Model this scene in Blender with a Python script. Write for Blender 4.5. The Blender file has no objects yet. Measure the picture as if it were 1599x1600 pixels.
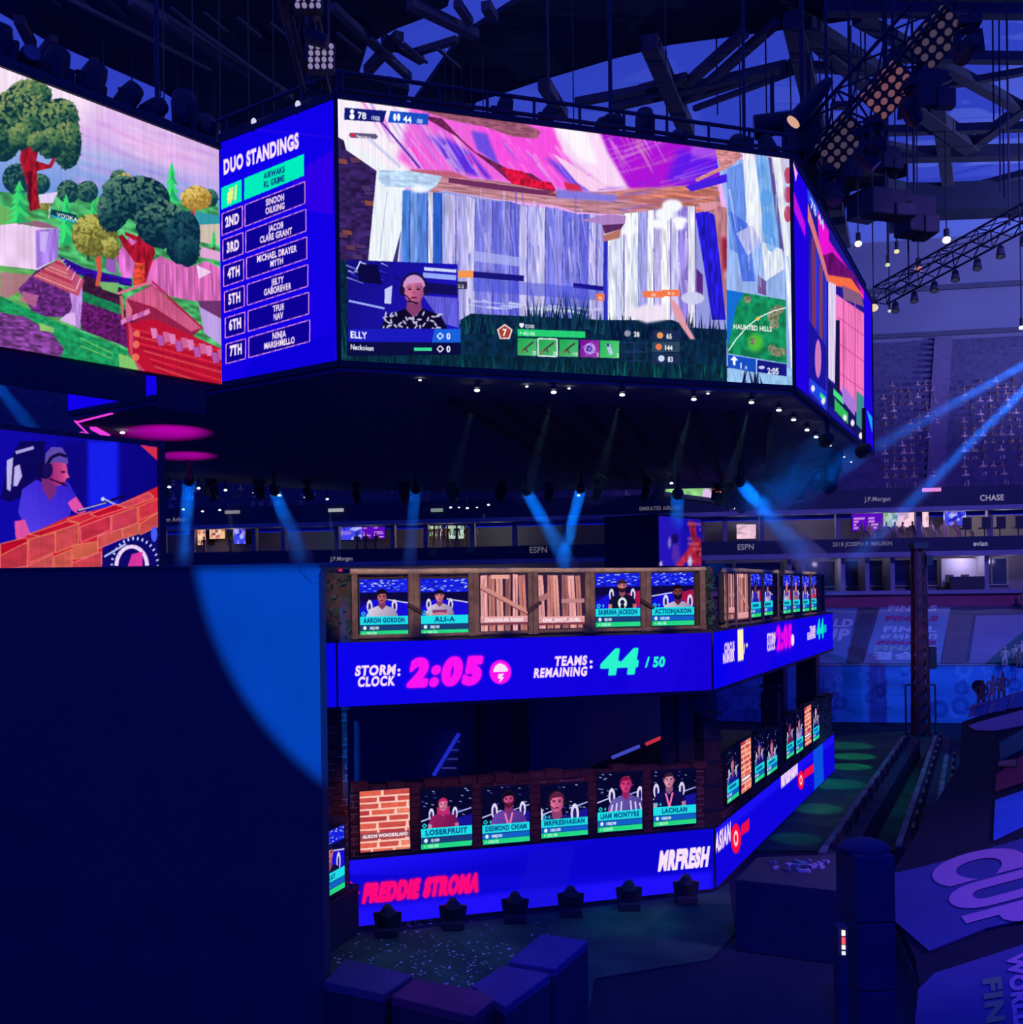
import bpy, bmesh, math, random
import numpy as np
from mathutils import Vector, Matrix
random.seed(7)
S = bpy.context.scene
COL = S.collection
R_ = math.radians

# ------------------------------------------------------------------ camera
FPX, CX, CY, ROLL = 1540.0, 800.0, 921.0, R_(0.77)
EYE = Vector((0, 0, 7.7))
CR = Vector((math.cos(ROLL), 0, -math.sin(ROLL)))
CU = Vector((math.sin(ROLL), 0, math.cos(ROLL)))
cd = bpy.data.cameras.new('camera')
cd.sensor_width = 36.0
cd.lens = FPX / 1600 * 36
cd.shift_y = (CY - 800) / 1600
cd.clip_end = 600
cam = bpy.data.objects.new('camera', cd)
COL.objects.link(cam)
cam.matrix_world = Matrix(((CR.x, CU.x, 0, EYE.x), (CR.y, CU.y, -1, EYE.y), (CR.z, CU.z, 0, EYE.z), (0, 0, 0, 1)))
S.camera = cam

# ------------------------------------------------------------------ world, exposure
w = bpy.data.worlds.new('world'); S.world = w; w.use_nodes = True
w.node_tree.nodes['Background'].inputs[0].default_value = (0.0, 0.012, 1, 1)
w.node_tree.nodes['Background'].inputs[1].default_value = 0.95
S.view_settings.view_transform = 'Standard'
S.view_settings.look = 'None'
S.view_settings.exposure = 0
S.view_settings.gamma = 1
S.view_settings.use_curve_mapping = False
S.cycles.use_denoising = True
S.cycles.max_bounces = 5
S.cycles.diffuse_bounces = 2
S.cycles.volume_bounces = 0
S.cycles.transparent_max_bounces = 12
S.cycles.sample_clamp_indirect = 3

def ray(px, py):
    return CR * ((px - CX) / FPX) + CU * ((CY - py) / FPX) + Vector((0, 1, 0))
def at(px, py, Y):
    return EYE + ray(px, py) * Y
def atz(px, py, z):
    r = ray(px, py); return EYE + r * ((z - EYE.z) / r.z)
def atplane(px, py, p0, n):
    r = ray(px, py); return EYE + r * ((p0 - EYE).dot(n) / r.dot(n))

def lamp(kind, name, loc, target, power, color, parent=None, angle=None, blend=0.1, size=0.05, sy=None):
    l = bpy.data.lights.new(name, kind)
    l.energy = power; l.color = color
    if kind == 'SPOT':
        l.spot_size = angle; l.spot_blend = blend; l.shadow_soft_size = size
    elif kind == 'AREA':
        l.shape = 'RECTANGLE' if sy else 'SQUARE'; l.size = size
        if sy: l.size_y = sy
    elif kind == 'POINT':
        l.shadow_soft_size = size
    elif kind == 'SUN':
        l.angle = R_(3)
    o = bpy.data.objects.new(name, l); COL.objects.link(o)
    loc = Vector(loc); d = Vector(target) - loc
    o.matrix_world = Matrix.Translation(loc) @ d.to_track_quat('-Z', 'Y').to_matrix().to_4x4()
    if parent:
        m = o.matrix_world.copy(); o.parent = parent; o.matrix_parent_inverse = Matrix.Identity(4)
        o.matrix_basis = Matrix.Translation(-parent.location) @ m if parent.rotation_euler.z == 0 else parent.matrix_basis.inverted() @ m
    return o

# evening daylight that soaks through the roof fabric, and washes added to brighten parts of the hall
lamp('SUN', 'daylight', (0, 40, 80), (4, 60, 0), 3.6, (0.16, 0.25, 1.0))
lamp('SPOT', 'wall_profile_spot', (0.3, -6, 9.5), (0.27, 14, 8.8), 76000, (0.0, 0.115, 1.0), angle=2 * math.atan(4.92 / 20), blend=0.10, size=0.02)
lamp('SPOT', 'stand_wash', (30, 22, 30), (26, 70, 13), 42000, (0.26, 0.17, 1.0), angle=R_(56), blend=0.8, size=0.6)
lamp('SPOT', 'roof_fill', (-16, 20, 24), (-8, 52, 38), 5000, (0.4, 0.42, 1.0), angle=R_(80), blend=0.9, size=0.6)
lamp('SPOT', 'roof_fill', (66, 62, 24), (32, 72, 38), 50000, (0.42, 0.52, 1.0), angle=R_(88), blend=0.9, size=0.6)  # both roof lamps are added to lift the colour of fabric and beams
lamp('SPOT', 'boards_wash', (22, 30, 24), (27, 56, 1.5), 22000, (0.0, 0.22, 1.0), angle=R_(34), blend=0.6, size=0.4)
lamp('SPOT', 'tarp_wash', (19, 13, 13), (11.2, 19.5, 1.7), 9500, (0.42, 0.20, 1.0), angle=R_(36), blend=0.7, size=0.3)
for i in range(5):
    x, y = -3.2 + 2.0 * i, 22.9 + 0.55 * i
    lamp('SPOT', 'railing_fill', (x + 0.4, y - 14, 13.5), (x, y, 7.45), 5200, (1.0, 0.68, 0.40), angle=R_(10), blend=0.6, size=0.1)  # warm spots added to brighten the wooden railing
    lamp('SPOT', 'brick_fill', (x + (3.4 if i < 2 else 0.4), y - 14, 10.5), (x, y, 2.6), 1100, (1.0, 0.42, 0.35), angle=R_(10), blend=0.8, size=0.1)  # weak warm spots added so the brick row keeps some light
for y in (28, 32, 36): lamp('SPOT', 'railing_fill', (16, y - 4, 13.5), (6.7 + (y - 28) * 0.51, y, 7.45), 1500, (1.0, 0.72, 0.5), angle=R_(20), blend=0.6, size=0.1)

lamp('SPOT', 'upper_wall_fill', (58, 48, 26), (33, 92, 33), 46000, (0.24, 0.24, 1.0), angle=R_(60), blend=0.9, size=0.5)  # unseen lamp added to lighten the upper wall

lamp('SPOT', 'floor_fill', (3.5, 5, 20), (4.5, 17.5, 0), 13000, (0.0, 0.015, 1.0), angle=R_(44), blend=1.0, size=0.4)  # unseen lamp added to turn the near floor bluer

# ------------------------------------------------------------------ helpers
def tag(o, label=None, cat=None, group=None, kind=None):
    if label: o['label'] = label
    if cat: o['category'] = cat
    if group: o['group'] = group
    if kind: o['kind'] = kind
    return o
def thing(name, label, cat, loc=(0, 0, 0), rz=0, group=None):
    o = bpy.data.objects.new(name, None); COL.objects.link(o)
    o.location = loc; o.rotation_euler = (0, 0, rz); o.empty_display_size = 0.2
    return tag(o, label, cat, group)
def link(name, me, mat=None, parent=None):
    """a mesh in WORLD coordinates (or in the parent's local ones if the parent was set before) as one object"""
    o = bpy.data.objects.new(name, me); COL.objects.link(o)
    if mat is not None:
        for m in (mat if isinstance(mat, (list, tuple)) else [mat]): me.materials.append(m)
    if parent is not None:
        o.parent = parent
    return o
def dup(root, loc, rz=None, label=None, group=None):
    r = root.copy(); COL.objects.link(r); r.location = loc
    if rz is not None: r.rotation_euler = (0, 0, rz)
    if label: r['label'] = label
    if group: r['group'] = group
    for ch in list(root.children):
        c = ch.copy(); COL.objects.link(c); c.parent = r
        for g in list(ch.children):
            d = g.copy(); COL.objects.link(d); d.parent = c
    return r

class MB:
    def __init__(s, off=(0, 0, 0)):
        s.v = []; s.f = []; s.mi = []; s.off = Vector(off); s.m = 0
    def add(s, vs, fs):
        b = len(s.v); s.v += [Vector(v) - s.off for v in vs]
        for f in fs: s.f.append([b + i for i in f]); s.mi.append(s.m)
        return s
    def hexa(s, p):   # 8 points: bottom ring 0-3, top ring 4-7
        return s.add(p, [(3, 2, 1, 0), (4, 5, 6, 7), (0, 1, 5, 4), (1, 2, 6, 5), (2, 3, 7, 6), (3, 0, 4, 7)])
    def box(s, c, size, rz=0, M=None):
        c = Vector(c); hx, hy, hz = [k / 2 for k in size]
        M = M or Matrix.Rotation(rz, 3, 'Z')
        return s.hexa([c + M @ Vector(q) for q in ((-hx, -hy, -hz), (hx, -hy, -hz), (hx, hy, -hz), (-hx, hy, -hz), (-hx, -hy, hz), (hx, -hy, hz), (hx, hy, hz), (-hx, hy, hz))])
    def beam(s, a, b, w, h=None, up=(0, 0, 1)):
        a = Vector(a); b = Vector(b); d = (b - a).normalized(); h = h or w
        x = d.cross(Vector(up))
        if x.length < 1e-4: x = d.cross(Vector((1, 0, 0)))
        x.normalize(); z = x.cross(d)
        q = [x * sx * w / 2 + z * sz * h / 2 for sx, sz in ((-1, -1), (1, -1), (1, 1), (-1, 1))]
        return s.hexa([a + k for k in q] + [b + k for k in q])
    def cyl(s, a, b, r, n=8, r2=None, caps=True):
        a = Vector(a); b = Vector(b); d = (b - a).normalized(); r2 = r if r2 is None else r2
        x = d.cross(Vector((0, 0, 1)))
        if x.length < 1e-4: x = Vector((1, 0, 0))
        x.normalize(); y = d.cross(x)
        vs = []
        for p, rr in ((a, r), (b, r2)):
            vs += [p + (x * math.cos(2 * math.pi * i / n) + y * math.sin(2 * math.pi * i / n)) * rr for i in range(n)]
        fs = [(i, (i + 1) % n, n + (i + 1) % n, n + i) for i in range(n)]
        if caps: fs += [tuple(range(n))[::-1], tuple(range(n, 2 * n))]
        return s.add(vs, fs)
    def tube(s, pts, r, n=6):
        pts = [Vector(p) for p in pts]
        for a, b in zip(pts, pts[1:]): s.cyl(a, b, r, n)
        return s
    def loft(s, rings):   # rings: (centre, rx, ry, axis_x, axis_y, n)
        vs = []; n = 10
        for c, rx, ry, ax, ay in rings:
            c = Vector(c); ax = Vector(ax); ay = Vector(ay)
            vs += [c + ax * math.cos(2 * math.pi * i / n) * rx + ay * math.sin(2 * math.pi * i / n) * ry for i in range(n)]
        fs = []
        for k in range(len(rings) - 1):
            fs += [(k * n + i, k * n + (i + 1) % n, (k + 1) * n + (i + 1) % n, (k + 1) * n + i) for i in range(n)]
        fs += [tuple(range(n))[::-1], tuple(range((len(rings) - 1) * n, len(rings) * n))]
        return s.add(vs, fs)
    def ball(s, c, r, sx=1, sy=1, sz=1, n=10, m=6):
        c = Vector(c); vs = [c + Vector((0, 0, -r * sz))]
        for j in range(1, m):
            t = -math.pi / 2 + math.pi * j / m
            vs += [c + Vector((r * sx * math.cos(t) * math.cos(2 * math.pi * i / n), r * sy * math.cos(t) * math.sin(2 * math.pi * i / n), r * sz * math.sin(t))) for i in range(n)]
        vs.append(c + Vector((0, 0, r * sz))); L = len(vs) - 1
        fs = [(0, 1 + (i + 1) % n, 1 + i) for i in range(n)]
        for j in range(m - 2):
            fs += [(1 + j * n + i, 1 + j * n + (i + 1) % n, 1 + (j + 1) * n + (i + 1) % n, 1 + (j + 1) * n + i) for i in range(n)]
        fs += [(L, 1 + (m - 2) * n + i, 1 + (m - 2) * n + (i + 1) % n) for i in range(n)]
        return s.add(vs, fs)
    def prism(s, pts, d):   # polygon extruded by the vector d
        n = len(pts); pts = [Vector(p) for p in pts]; d = Vector(d)
        return s.add(pts + [p + d for p in pts], [tuple(range(n))[::-1], tuple(range(n, 2 * n))] + [(i, (i + 1) % n, n + (i + 1) % n, n + i) for i in range(n)])
    def mesh(s, name):
        me = bpy.data.meshes.new(name); me.from_pydata([tuple(v) for v in s.v], [], s.f)
        if any(s.mi): me.polygons.foreach_set('material_index', s.mi)
        me.update(); return me
    def build(s, name, mat, parent=None, label=None, smooth=False, bevel=0):
        me = s.mesh(name)
        bm = bmesh.new(); bm.from_mesh(me); bmesh.ops.recalc_face_normals(bm, faces=bm.faces); bm.to_mesh(me); bm.free()
        if smooth: me.shade_smooth()
        o = link(name, me, mat, parent)
        if bevel:
            b = o.modifiers.new('bevel', 'BEVEL'); b.width = bevel; b.segments = 2; b.limit_method = 'ANGLE'
        if label: o['label'] = label
        return o

# ------------------------------------------------------------------ materials
def pbr(name, col, rough=0.7, metal=0, noise=None, bump=0, scale=3, emit=None, spec=0.3, trans=None):
    """noise = (second colour, scale, contrast): a second tone mixed in by a noise texture"""
    m = bpy.data.materials.new(name); m.use_nodes = True
    nt = m.node_tree; b = nt.nodes['Principled BSDF']
    b.inputs['Base Color'].default_value = (*col, 1); b.inputs['Roughness'].default_value = rough
    b.inputs['Metallic'].default_value = metal; b.inputs['Specular IOR Level'].default_value = spec
    if noise or bump:
        tc = nt.nodes.new('ShaderNodeTexCoord'); nz = nt.nodes.new('ShaderNodeTexNoise')
        nz.inputs['Scale'].default_value = noise[1] if noise else scale; nz.inputs['Detail'].default_value = 5
        nt.links.new(tc.outputs['Object'], nz.inputs['Vector'])
        if noise:
            mr = nt.nodes.new('ShaderNodeMapRange'); h = 0.5 / (noise[2] if len(noise) > 2 else 2)
            mr.inputs['From Min'].default_value = 0.5 - h; mr.inputs['From Max'].default_value = 0.5 + h
            nt.links.new(nz.outputs['Fac'], mr.inputs['Value'])
            mx = nt.nodes.new('ShaderNodeMix'); mx.data_type = 'RGBA'
            mx.inputs['A'].default_value = (*col, 1); mx.inputs['B'].default_value = (*noise[0], 1)
            nt.links.new(mr.outputs['Result'], mx.inputs['Factor']); nt.links.new(mx.outputs['Result'], b.inputs['Base Color'])
        if bump:
            bp = nt.nodes.new('ShaderNodeBump'); bp.inputs['Strength'].default_value = bump
            nt.links.new(nz.outputs['Fac'], bp.inputs['Height']); nt.links.new(bp.outputs['Normal'], b.inputs['Normal'])
    if emit:
        b.inputs['Emission Color'].default_value = (*emit[0], 1); b.inputs['Emission Strength'].default_value = emit[1]
    return m
def led_mat():
    m = bpy.data.materials.new('led_pixels'); m.use_nodes = True; nt = m.node_tree; nt.nodes.clear()
    o = nt.nodes.new('ShaderNodeOutputMaterial'); e = nt.nodes.new('ShaderNodeEmission'); a = nt.nodes.new('ShaderNodeAttribute')
    a.attribute_name = 'Col'; nt.links.new(a.outputs['Color'], e.inputs['Color']); nt.links.new(e.outputs[0], o.inputs['Surface'])
    m.cycles.emission_sampling = 'NONE'
    return m
def print_mat(name, rough=0.8):
    m = pbr(name, (0.5, 0.5, 0.5), rough); nt = m.node_tree
    a = nt.nodes.new('ShaderNodeAttribute'); a.attribute_name = 'Col'
    nt.links.new(a.outputs['Color'], nt.nodes['Principled BSDF'].inputs['Base Color'])
    return m
def haze_mat(name, dens, col=(1, 1, 1)):
    m = bpy.data.materials.new(name); m.use_nodes = True; nt = m.node_tree; nt.nodes.clear()
    o = nt.nodes.new('ShaderNodeOutputMaterial'); v = nt.nodes.new('ShaderNodeVolumeScatter')
    v.inputs['Density'].default_value = dens; v.inputs['Color'].default_value = (*col, 1); v.inputs['Anisotropy'].default_value = 0
    nt.links.new(v.outputs[0], o.inputs['Volume']); return m
def glow(name, col, st):
    m = pbr(name, (0.02, 0.02, 0.02), 0.4, emit=(col, st)); return m
LED = led_mat()
PRINT = print_mat('printed_vinyl')
BLACK = pbr('black_metal', (0.04, 0.04, 0.045), 0.6)
SOFFIT = pbr('black_drape', (0.04, 0.042, 0.075), 0.95, noise=((0.03, 0.03, 0.055), 2.0))
DARK = pbr('dark_metal', (0.055, 0.055, 0.07), 0.6, noise=((0.04, 0.04, 0.05), 6.0))
STEEL = pbr('painted_steel', (0.085, 0.075, 0.11), 0.7, noise=((0.055, 0.05, 0.08), 0.6))
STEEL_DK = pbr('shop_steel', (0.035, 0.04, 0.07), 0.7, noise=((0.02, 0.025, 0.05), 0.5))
CONC = pbr('concrete', (0.30, 0.29, 0.33), 0.85, noise=((0.22, 0.21, 0.26), 1.5), bump=0.1)
UNDER = pbr('navy_drape', (0.30, 0.29, 0.34), 0.95, noise=((0.25, 0.24, 0.28), 1.5))
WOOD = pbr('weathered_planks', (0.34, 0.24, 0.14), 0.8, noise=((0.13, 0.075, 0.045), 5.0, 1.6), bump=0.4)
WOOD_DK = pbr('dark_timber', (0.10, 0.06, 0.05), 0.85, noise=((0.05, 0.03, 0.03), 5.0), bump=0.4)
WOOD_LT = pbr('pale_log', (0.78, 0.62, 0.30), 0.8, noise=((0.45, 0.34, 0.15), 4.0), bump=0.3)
LENS = glow('lamp_lens', (0.75, 0.85, 1.0), 6)

# ------------------------------------------------------------------ text and painting
_txt = {}
def text_tris(s, bold=0.03, space=1.0):
    """the triangles of a line of text, n x 3 x 2, cap height 1, starting at x = 0 on the baseline; and its width"""
    k = (s, bold, space)
    if k in _txt: return _txt[k]
    cu = bpy.data.curves.new('t', 'FONT'); cu.body = s; cu.offset = bold; cu.resolution_u = 6; cu.space_character = space * (1 + 2.2 * bold); cu.size = 1
    ob = bpy.data.objects.new('t', cu); COL.objects.link(ob)
    dg = bpy.context.evaluated_depsgraph_get(); dg.update(); me = ob.evaluated_get(dg).to_mesh()
    me.calc_loop_triangles()
    v = np.array([p.co[:2] for p in me.vertices]).reshape(-1, 2)
    t = np.array([q.vertices for q in me.loop_triangles], dtype=int).reshape(-1, 3)
    ob.evaluated_get(dg).to_mesh_clear(); bpy.data.objects.remove(ob); bpy.data.curves.remove(cu)
    if len(t) == 0: r = (np.zeros((0, 3, 2)), 0.5)
    else:
        v[:, 1] += bold; v = v / (0.682 + 2 * bold); v[:, 0] -= v[:, 0].min(); r = (v[t], v[:, 0].max())
    _txt[k] = r; return r
def lerp(a, b, t): return tuple(x + (y - x) * t for x, y in zip(a, b))
class Canvas:
    """a little painter: sRGB 0-255, positions through self.xf (input -> metres u, v on the surface), v up"""
    def __init__(s, W, H, res, xf=None, bg=(0, 0, 0), ss=2, seed=1):
        s.W, s.H, s.ss = W, H, ss; s.k = res * ss
        s.w, s.h = max(4, int(W * res)) * ss, max(4, int(H * res)) * ss
        s.kx, s.ky = s.w / W, s.h / H
        s.a = np.empty((s.h, s.w, 3)); s.a[:] = bg; s.xf = xf or (lambda x, y: (x, y)); s.rng = np.random.default_rng(seed)
    def P(s, p):
        u, v = s.xf(*p); return (u * s.kx, (s.H - v) * s.ky)
    def _mask(s, q, soft=0):
        q = np.asarray(q, float); pad = int(soft * 3) + 1
        x0 = max(0, int(q[:, 0].min()) - pad); x1 = min(s.w, int(q[:, 0].max()) + pad + 2)
        y0 = max(0, int(q[:, 1].min()) - pad); y1 = min(s.h, int(q[:, 1].max()) + pad + 2)
        if x1 <= x0 or y1 <= y0: return None
        X = np.arange(x0, x1) + 0.5; Y = np.arange(y0, y1) + 0.5
        m = np.zeros((len(Y), len(X)), bool)
        for (xa, ya), (xb, yb) in zip(q, np.roll(q, -1, 0)):
            c = (ya <= Y) != (yb <= Y)
            if c.any():
                r = np.nonzero(c)[0]
                xi = xa + (Y[r] - ya) / (yb - ya) * (xb - xa)
                m[r] ^= X[None, :] < xi[:, None]
        m = m.astype(np.float32)
        if soft: m = s._blur(m, soft)
        return (y0, y1, x0, x1), m
    def _blur(s, m, r):
        r = max(1, int(r))
        for ax in (0, 1, 0, 1):
            n = m.shape[ax]; p = np.pad(m, [(r + 1, r) if i == ax else (0, 0) for i in range(2)], 'edge'); c = np.cumsum(p, ax)
            m = (np.take(c, np.arange(2 * r + 1, n + 2 * r + 1), ax) - np.take(c, np.arange(0, n), ax)) / (2 * r + 1)
        return m
    def noise(s, shape, sx, sy):
        h, w = shape; gx, gy = int(w / sx) + 3, int(h / sy) + 3
        g = s.rng.random((gy, gx)); x = np.arange(w) / sx; y = np.arange(h) / sy
        xi = x.astype(int); yi = y.astype(int); fx = (x - xi)[None, :]; fy = (y - yi)[:, None]
        fx = fx * fx * (3 - 2 * fx); fy = fy * fy * (3 - 2 * fy)
        return (g[yi][:, xi] * (1 - fx) + g[yi][:, xi + 1] * fx) * (1 - fy) + (g[yi + 1][:, xi] * (1 - fx) + g[yi + 1][:, xi + 1] * fx) * fy
    def fill(s, q, col, alpha=1, soft=0, grad=None, nz=None):
        """q in canvas pixels; grad = (colour2, p0, p1) in input coordinates; nz = (amount, sx, sy)"""
        r = s._mask(q, soft * s.ss)
        if r is None: return
        (y0, y1, x0, x1), m = r; m = (m * alpha)[..., None]
        c = np.array(col, float)
        if grad:
            a = np.array(s.P(grad[1])); b = np.array(s.P(grad[2])); d = b - a
            X, Y = np.meshgrid(np.arange(x0, x1), np.arange(y0, y1))
            t = np.clip(((X - a[0]) * d[0] + (Y - a[1]) * d[1]) / (d @ d), 0, 1)[..., None]
            c = c * (1 - t) + np.array(grad[0], float) * t
        if nz:
            n = s.noise(m.shape[:2], nz[1] * s.ss, nz[2] * s.ss)[..., None]; c = c * (1 + nz[0] * (n * 2 - 1))
        s.a[y0:y1, x0:x1] = s.a[y0:y1, x0:x1] * (1 - m) + np.clip(c, 0, 255) * m
    def poly(s, pts, col, alpha=1, soft=0, grad=None, nz=None): s.fill([s.P(p) for p in pts], col, alpha, soft, grad, nz)
    def rect(s, x0, y0, x1, y1, col, **k): s.poly([(x0, y0), (x1, y0), (x1, y1), (x0, y1)], col, **k)
    def ell(s, cx, cy, rx, ry, col, rot=0, n=18, **k):
        ca, sa = math.cos(rot), math.sin(rot)
        s.poly([(cx + rx * math.cos(t) * ca - ry * math.sin(t) * sa, cy + rx * math.cos(t) * sa + ry * math.sin(t) * ca) for t in (2 * math.pi * i / n for i in range(n))], col, **k)
    def line(s, a, b, w, col, w2=None, **k):
        dx, dy = b[0] - a[0], b[1] - a[1]; L = math.hypot(dx, dy) or 1; nx, ny = -dy / L / 2, dx / L / 2; w2 = w if w2 is None else w2
        s.poly([(a[0] + nx * w, a[1] + ny * w), (b[0] + nx * w2, b[1] + ny * w2), (b[0] - nx * w2, b[1] - ny * w2), (a[0] - nx * w, a[1] - ny * w)], col, **k)
    def path(s, pts, w, col, **k):
        for a, b in zip(pts, pts[1:]): s.line(a, b, w, col, **k)
    def box(s, p, w, col, **k): s.path(list(p) + [p[0]], w, col, **k)
    def text(s, t, p, h, col, xs=0.8, bold=0.03, shear=0, al='l', alpha=1, space=1.0, glow=None, width=None):
        """p is the baseline point (input coordinates), h the cap height in metres; width (m) overrides xs"""
        fat = max(0, bold - 0.055) * h * 0.5; T, W = text_tris(t, min(bold, 0.055), space * (1 + 1.6 * max(0, bold - 0.055)))
        if width: xs = width / (W * h)
        u, v = s.xf(*p); u -= {'l': 0, 'c': W * h * xs / 2, 'r': W * h * xs}[al]
        X = (u + (T[..., 0] * xs + T[..., 1] * shear) * h) * s.kx; Y = (s.H - v - T[..., 1] * h) * s.ky
        if len(X) == 0: return
        x0 = max(0, int(X.min()) - 12); x1 = min(s.w, int(X.max()) + 13); y0 = max(0, int(Y.min()) - 12); y1 = min(s.h, int(Y.max()) + 13)
        if x1 <= x0 or y1 <= y0: return
        m = np.zeros((y1 - y0, x1 - x0), np.float32)
        for tx, ty in zip(X - x0, Y - y0):
            a0, a1 = max(0, int(tx.min())), min(m.shape[1], int(tx.max()) + 2); b0, b1 = max(0, int(ty.min())), min(m.shape[0], int(ty.max()) + 2)
            if a1 <= a0 or b1 <= b0: continue
            gx = np.arange(a0, a1)[None, :] + 0.5; gy = np.arange(b0, b1)[:, None] + 0.5
            e = [(tx[(i + 1) % 3] - tx[i]) * (gy - ty[i]) - (ty[(i + 1) % 3] - ty[i]) * (gx - tx[i]) for i in range(3)]
            ins = ((e[0] >= 0) & (e[1] >= 0) & (e[2] >= 0)) | ((e[0] <= 0) & (e[1] <= 0) & (e[2] <= 0))
            m[b0:b1, a0:a1][ins] = 1
        if fat * s.kx > 0.6: r = max(1, int(round(fat * s.kx))); m = (s._blur(m, r) > 0.12).astype(np.float32)
        sub = s.a[y0:y1, x0:x1]
        if glow:
            g = np.clip(s._blur(m, glow[1] * s.ss) * glow[2], 0, 1)[..., None]; sub[:] = sub * (1 - g) + np.array(glow[0], float) * g
        m = (m * alpha)[..., None]; sub[:] = sub * (1 - m) + np.array(col, float) * m
    def grain(s, amt, sx=2, sy=2): s.a *= (1 + amt * (s.noise((s.h, s.w), sx * s.ss, sy * s.ss) * 2 - 1))[..., None]
    def out(s):
        a = s.a.reshape(s.h // s.ss, s.ss, s.w // s.ss, s.ss, 3).mean((1, 3)); return np.clip(a, 0, 255)

class Face:
    """a vertical plane: origin O, horizontal direction d (left to right as seen from the front), normal n to the viewer"""
    def __init__(s, O, d):
        s.O = Vector(O); s.d = Vector((d[0], d[1], 0)).normalized(); s.n = Vector((s.d.y, -s.d.x, 0))
    @classmethod
    def px(cls, pl, pr, YL, YR, yb):
        a = at(pl, yb, YL); b = at(pr, yb, YR); return cls(a, b - a)
    def pt(s, u, v, o=0): return s.O + s.d * u + s.n * o + Vector((0, 0, v))
    def uv(s, px, py, o=0):
        p = atplane(px, py, s.O + s.n * o, s.n) - s.O - s.n * o; return p.dot(s.d), p.z
    def sub(s, u, v, o=0): return Face(s.pt(u, v, o), s.d)
    def rz(s): return math.atan2(s.d.y, s.d.x)

def grid_mesh(name, img, pfun):
    """img h x w x 3 (sRGB 0-255, row 0 on top): a grid of vertices, one per picture element, each coloured; pfun(U, V in 0-1) -> n x 3"""
    h, w = img.shape[:2]
    U, V = np.meshgrid(np.linspace(0, 1, w), np.linspace(1, 0, h))
    co = pfun(U.ravel(), V.ravel()).astype(np.float32)
    i = np.arange(h * w).reshape(h, w); q = np.stack([i[1:, :-1], i[1:, 1:], i[:-1, 1:], i[:-1, :-1]], -1).reshape(-1, 4)
    me = bpy.data.meshes.new(name); me.vertices.add(h * w); me.vertices.foreach_set('co', co.ravel())
    me.loops.add(q.size); me.loops.foreach_set('vertex_index', q.ravel().astype(np.int32))
    me.polygons.add(len(q)); me.polygons.foreach_set('loop_start', np.arange(0, q.size, 4, dtype=np.int32))
    me.update(calc_edges=True)
    ca = me.color_attributes.new('Col', 'BYTE_COLOR', 'POINT')
    c = np.ones((h * w, 4), np.float32); c[:, :3] = img.reshape(-1, 3) / 255
    ca.data.foreach_set('color_srgb', c.ravel())
    return me
def display(name, face, u0, u1, v0, v1, cv, parent, o=0.0, mat=None, label=None):
    off = parent.location if parent else Vector()
    a = np.array(face.pt(u0, v0, o) - off); d = np.array(face.d) * (u1 - u0); z = np.array((0, 0, v1 - v0))
    me = grid_mesh(name, cv.out(), lambda U, V: a + U[:, None] * d + V[:, None] * z)
    ob = link(name, me, mat or LED, parent)
    if label: ob['label'] = label
    return ob
def slab(mb, face, u0, u1, v0, v1, o0, o1):
    return mb.hexa([face.pt(u0, v0, o1), face.pt(u1, v0, o1), face.pt(u1, v0, o0), face.pt(u0, v0, o0), face.pt(u0, v1, o1), face.pt(u1, v1, o1), face.pt(u1, v1, o0), face.pt(u0, v1, o0)])
def bezel(mb, face, u0, u1, v0, v1, t=0.06, o0=-0.05, o1=0.03):
    slab(mb, face, u0 - t, u0, v0 - t, v1 + t, o0, o1); slab(mb, face, u1, u1 + t, v0 - t, v1 + t, o0, o1)
    slab(mb, face, u0, u1, v0 - t, v0, o0, o1); slab(mb, face, u0, u1, v1, v1 + t, o0, o1); return mb
# ------------------------------------------------------------------ pictures shown on the LED walls
def leaves(c, cx, cy, rx, ry, dark, mid, lite, n=160, leaf=3.0, rot=0):
    c.ell(cx, cy, rx, ry, dark, rot=rot)
    g = c.rng
    for i in range(n):
        t = g.random() * 6.283; r = math.sqrt(g.random()) * 0.98
        x, y = r * math.cos(t), r * math.sin(t)
        li = 0.5 - 0.55 * y - 0.30 * x + (g.random() - 0.5) * 0.6
        col = lerp(dark, mid, min(1, li * 2)) if li < 0.5 else lerp(mid, lite, min(1, li * 2 - 1))
        if li < 0: col = dark
        px, py = cx + x * rx * math.cos(rot) - y * ry * math.sin(rot), cy + x * rx * math.sin(rot) + y * ry * math.cos(rot)
        c.ell(px, py, leaf * (0.7 + g.random() * 0.6), leaf * 0.6, col, rot=g.random() * 3, n=6, alpha=0.85)
def pine(c, x, top, bot, hw, col=(60, 225, 120), dk=(20, 140, 90)):
    n = 6; h = bot - top
    c.rect(x - 2, bot - 4, x + 2, bot + 6, (110, 40, 40))
    for k in range(n):
        y = top + h * k / n * 0.95; wd = hw * (0.25 + 0.75 * (k + 1) / n); hh = h / n * 1.7
        c.poly([(x, y), (x + wd * 0.6, y + hh * 0.7), (x + wd, y + hh), (x + wd * 0.3, y + hh * 0.85), (x, y + hh * 1.05), (x - wd * 0.3, y + hh * 0.85), (x - wd, y + hh), (x - wd * 0.6, y + hh * 0.7)], lerp(col, dk, 0.15 + 0.5 * (k % 2)))
        c.poly([(x, y), (x - wd, y + hh), (x - wd * 0.2, y + hh * 0.8)], col)
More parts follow.
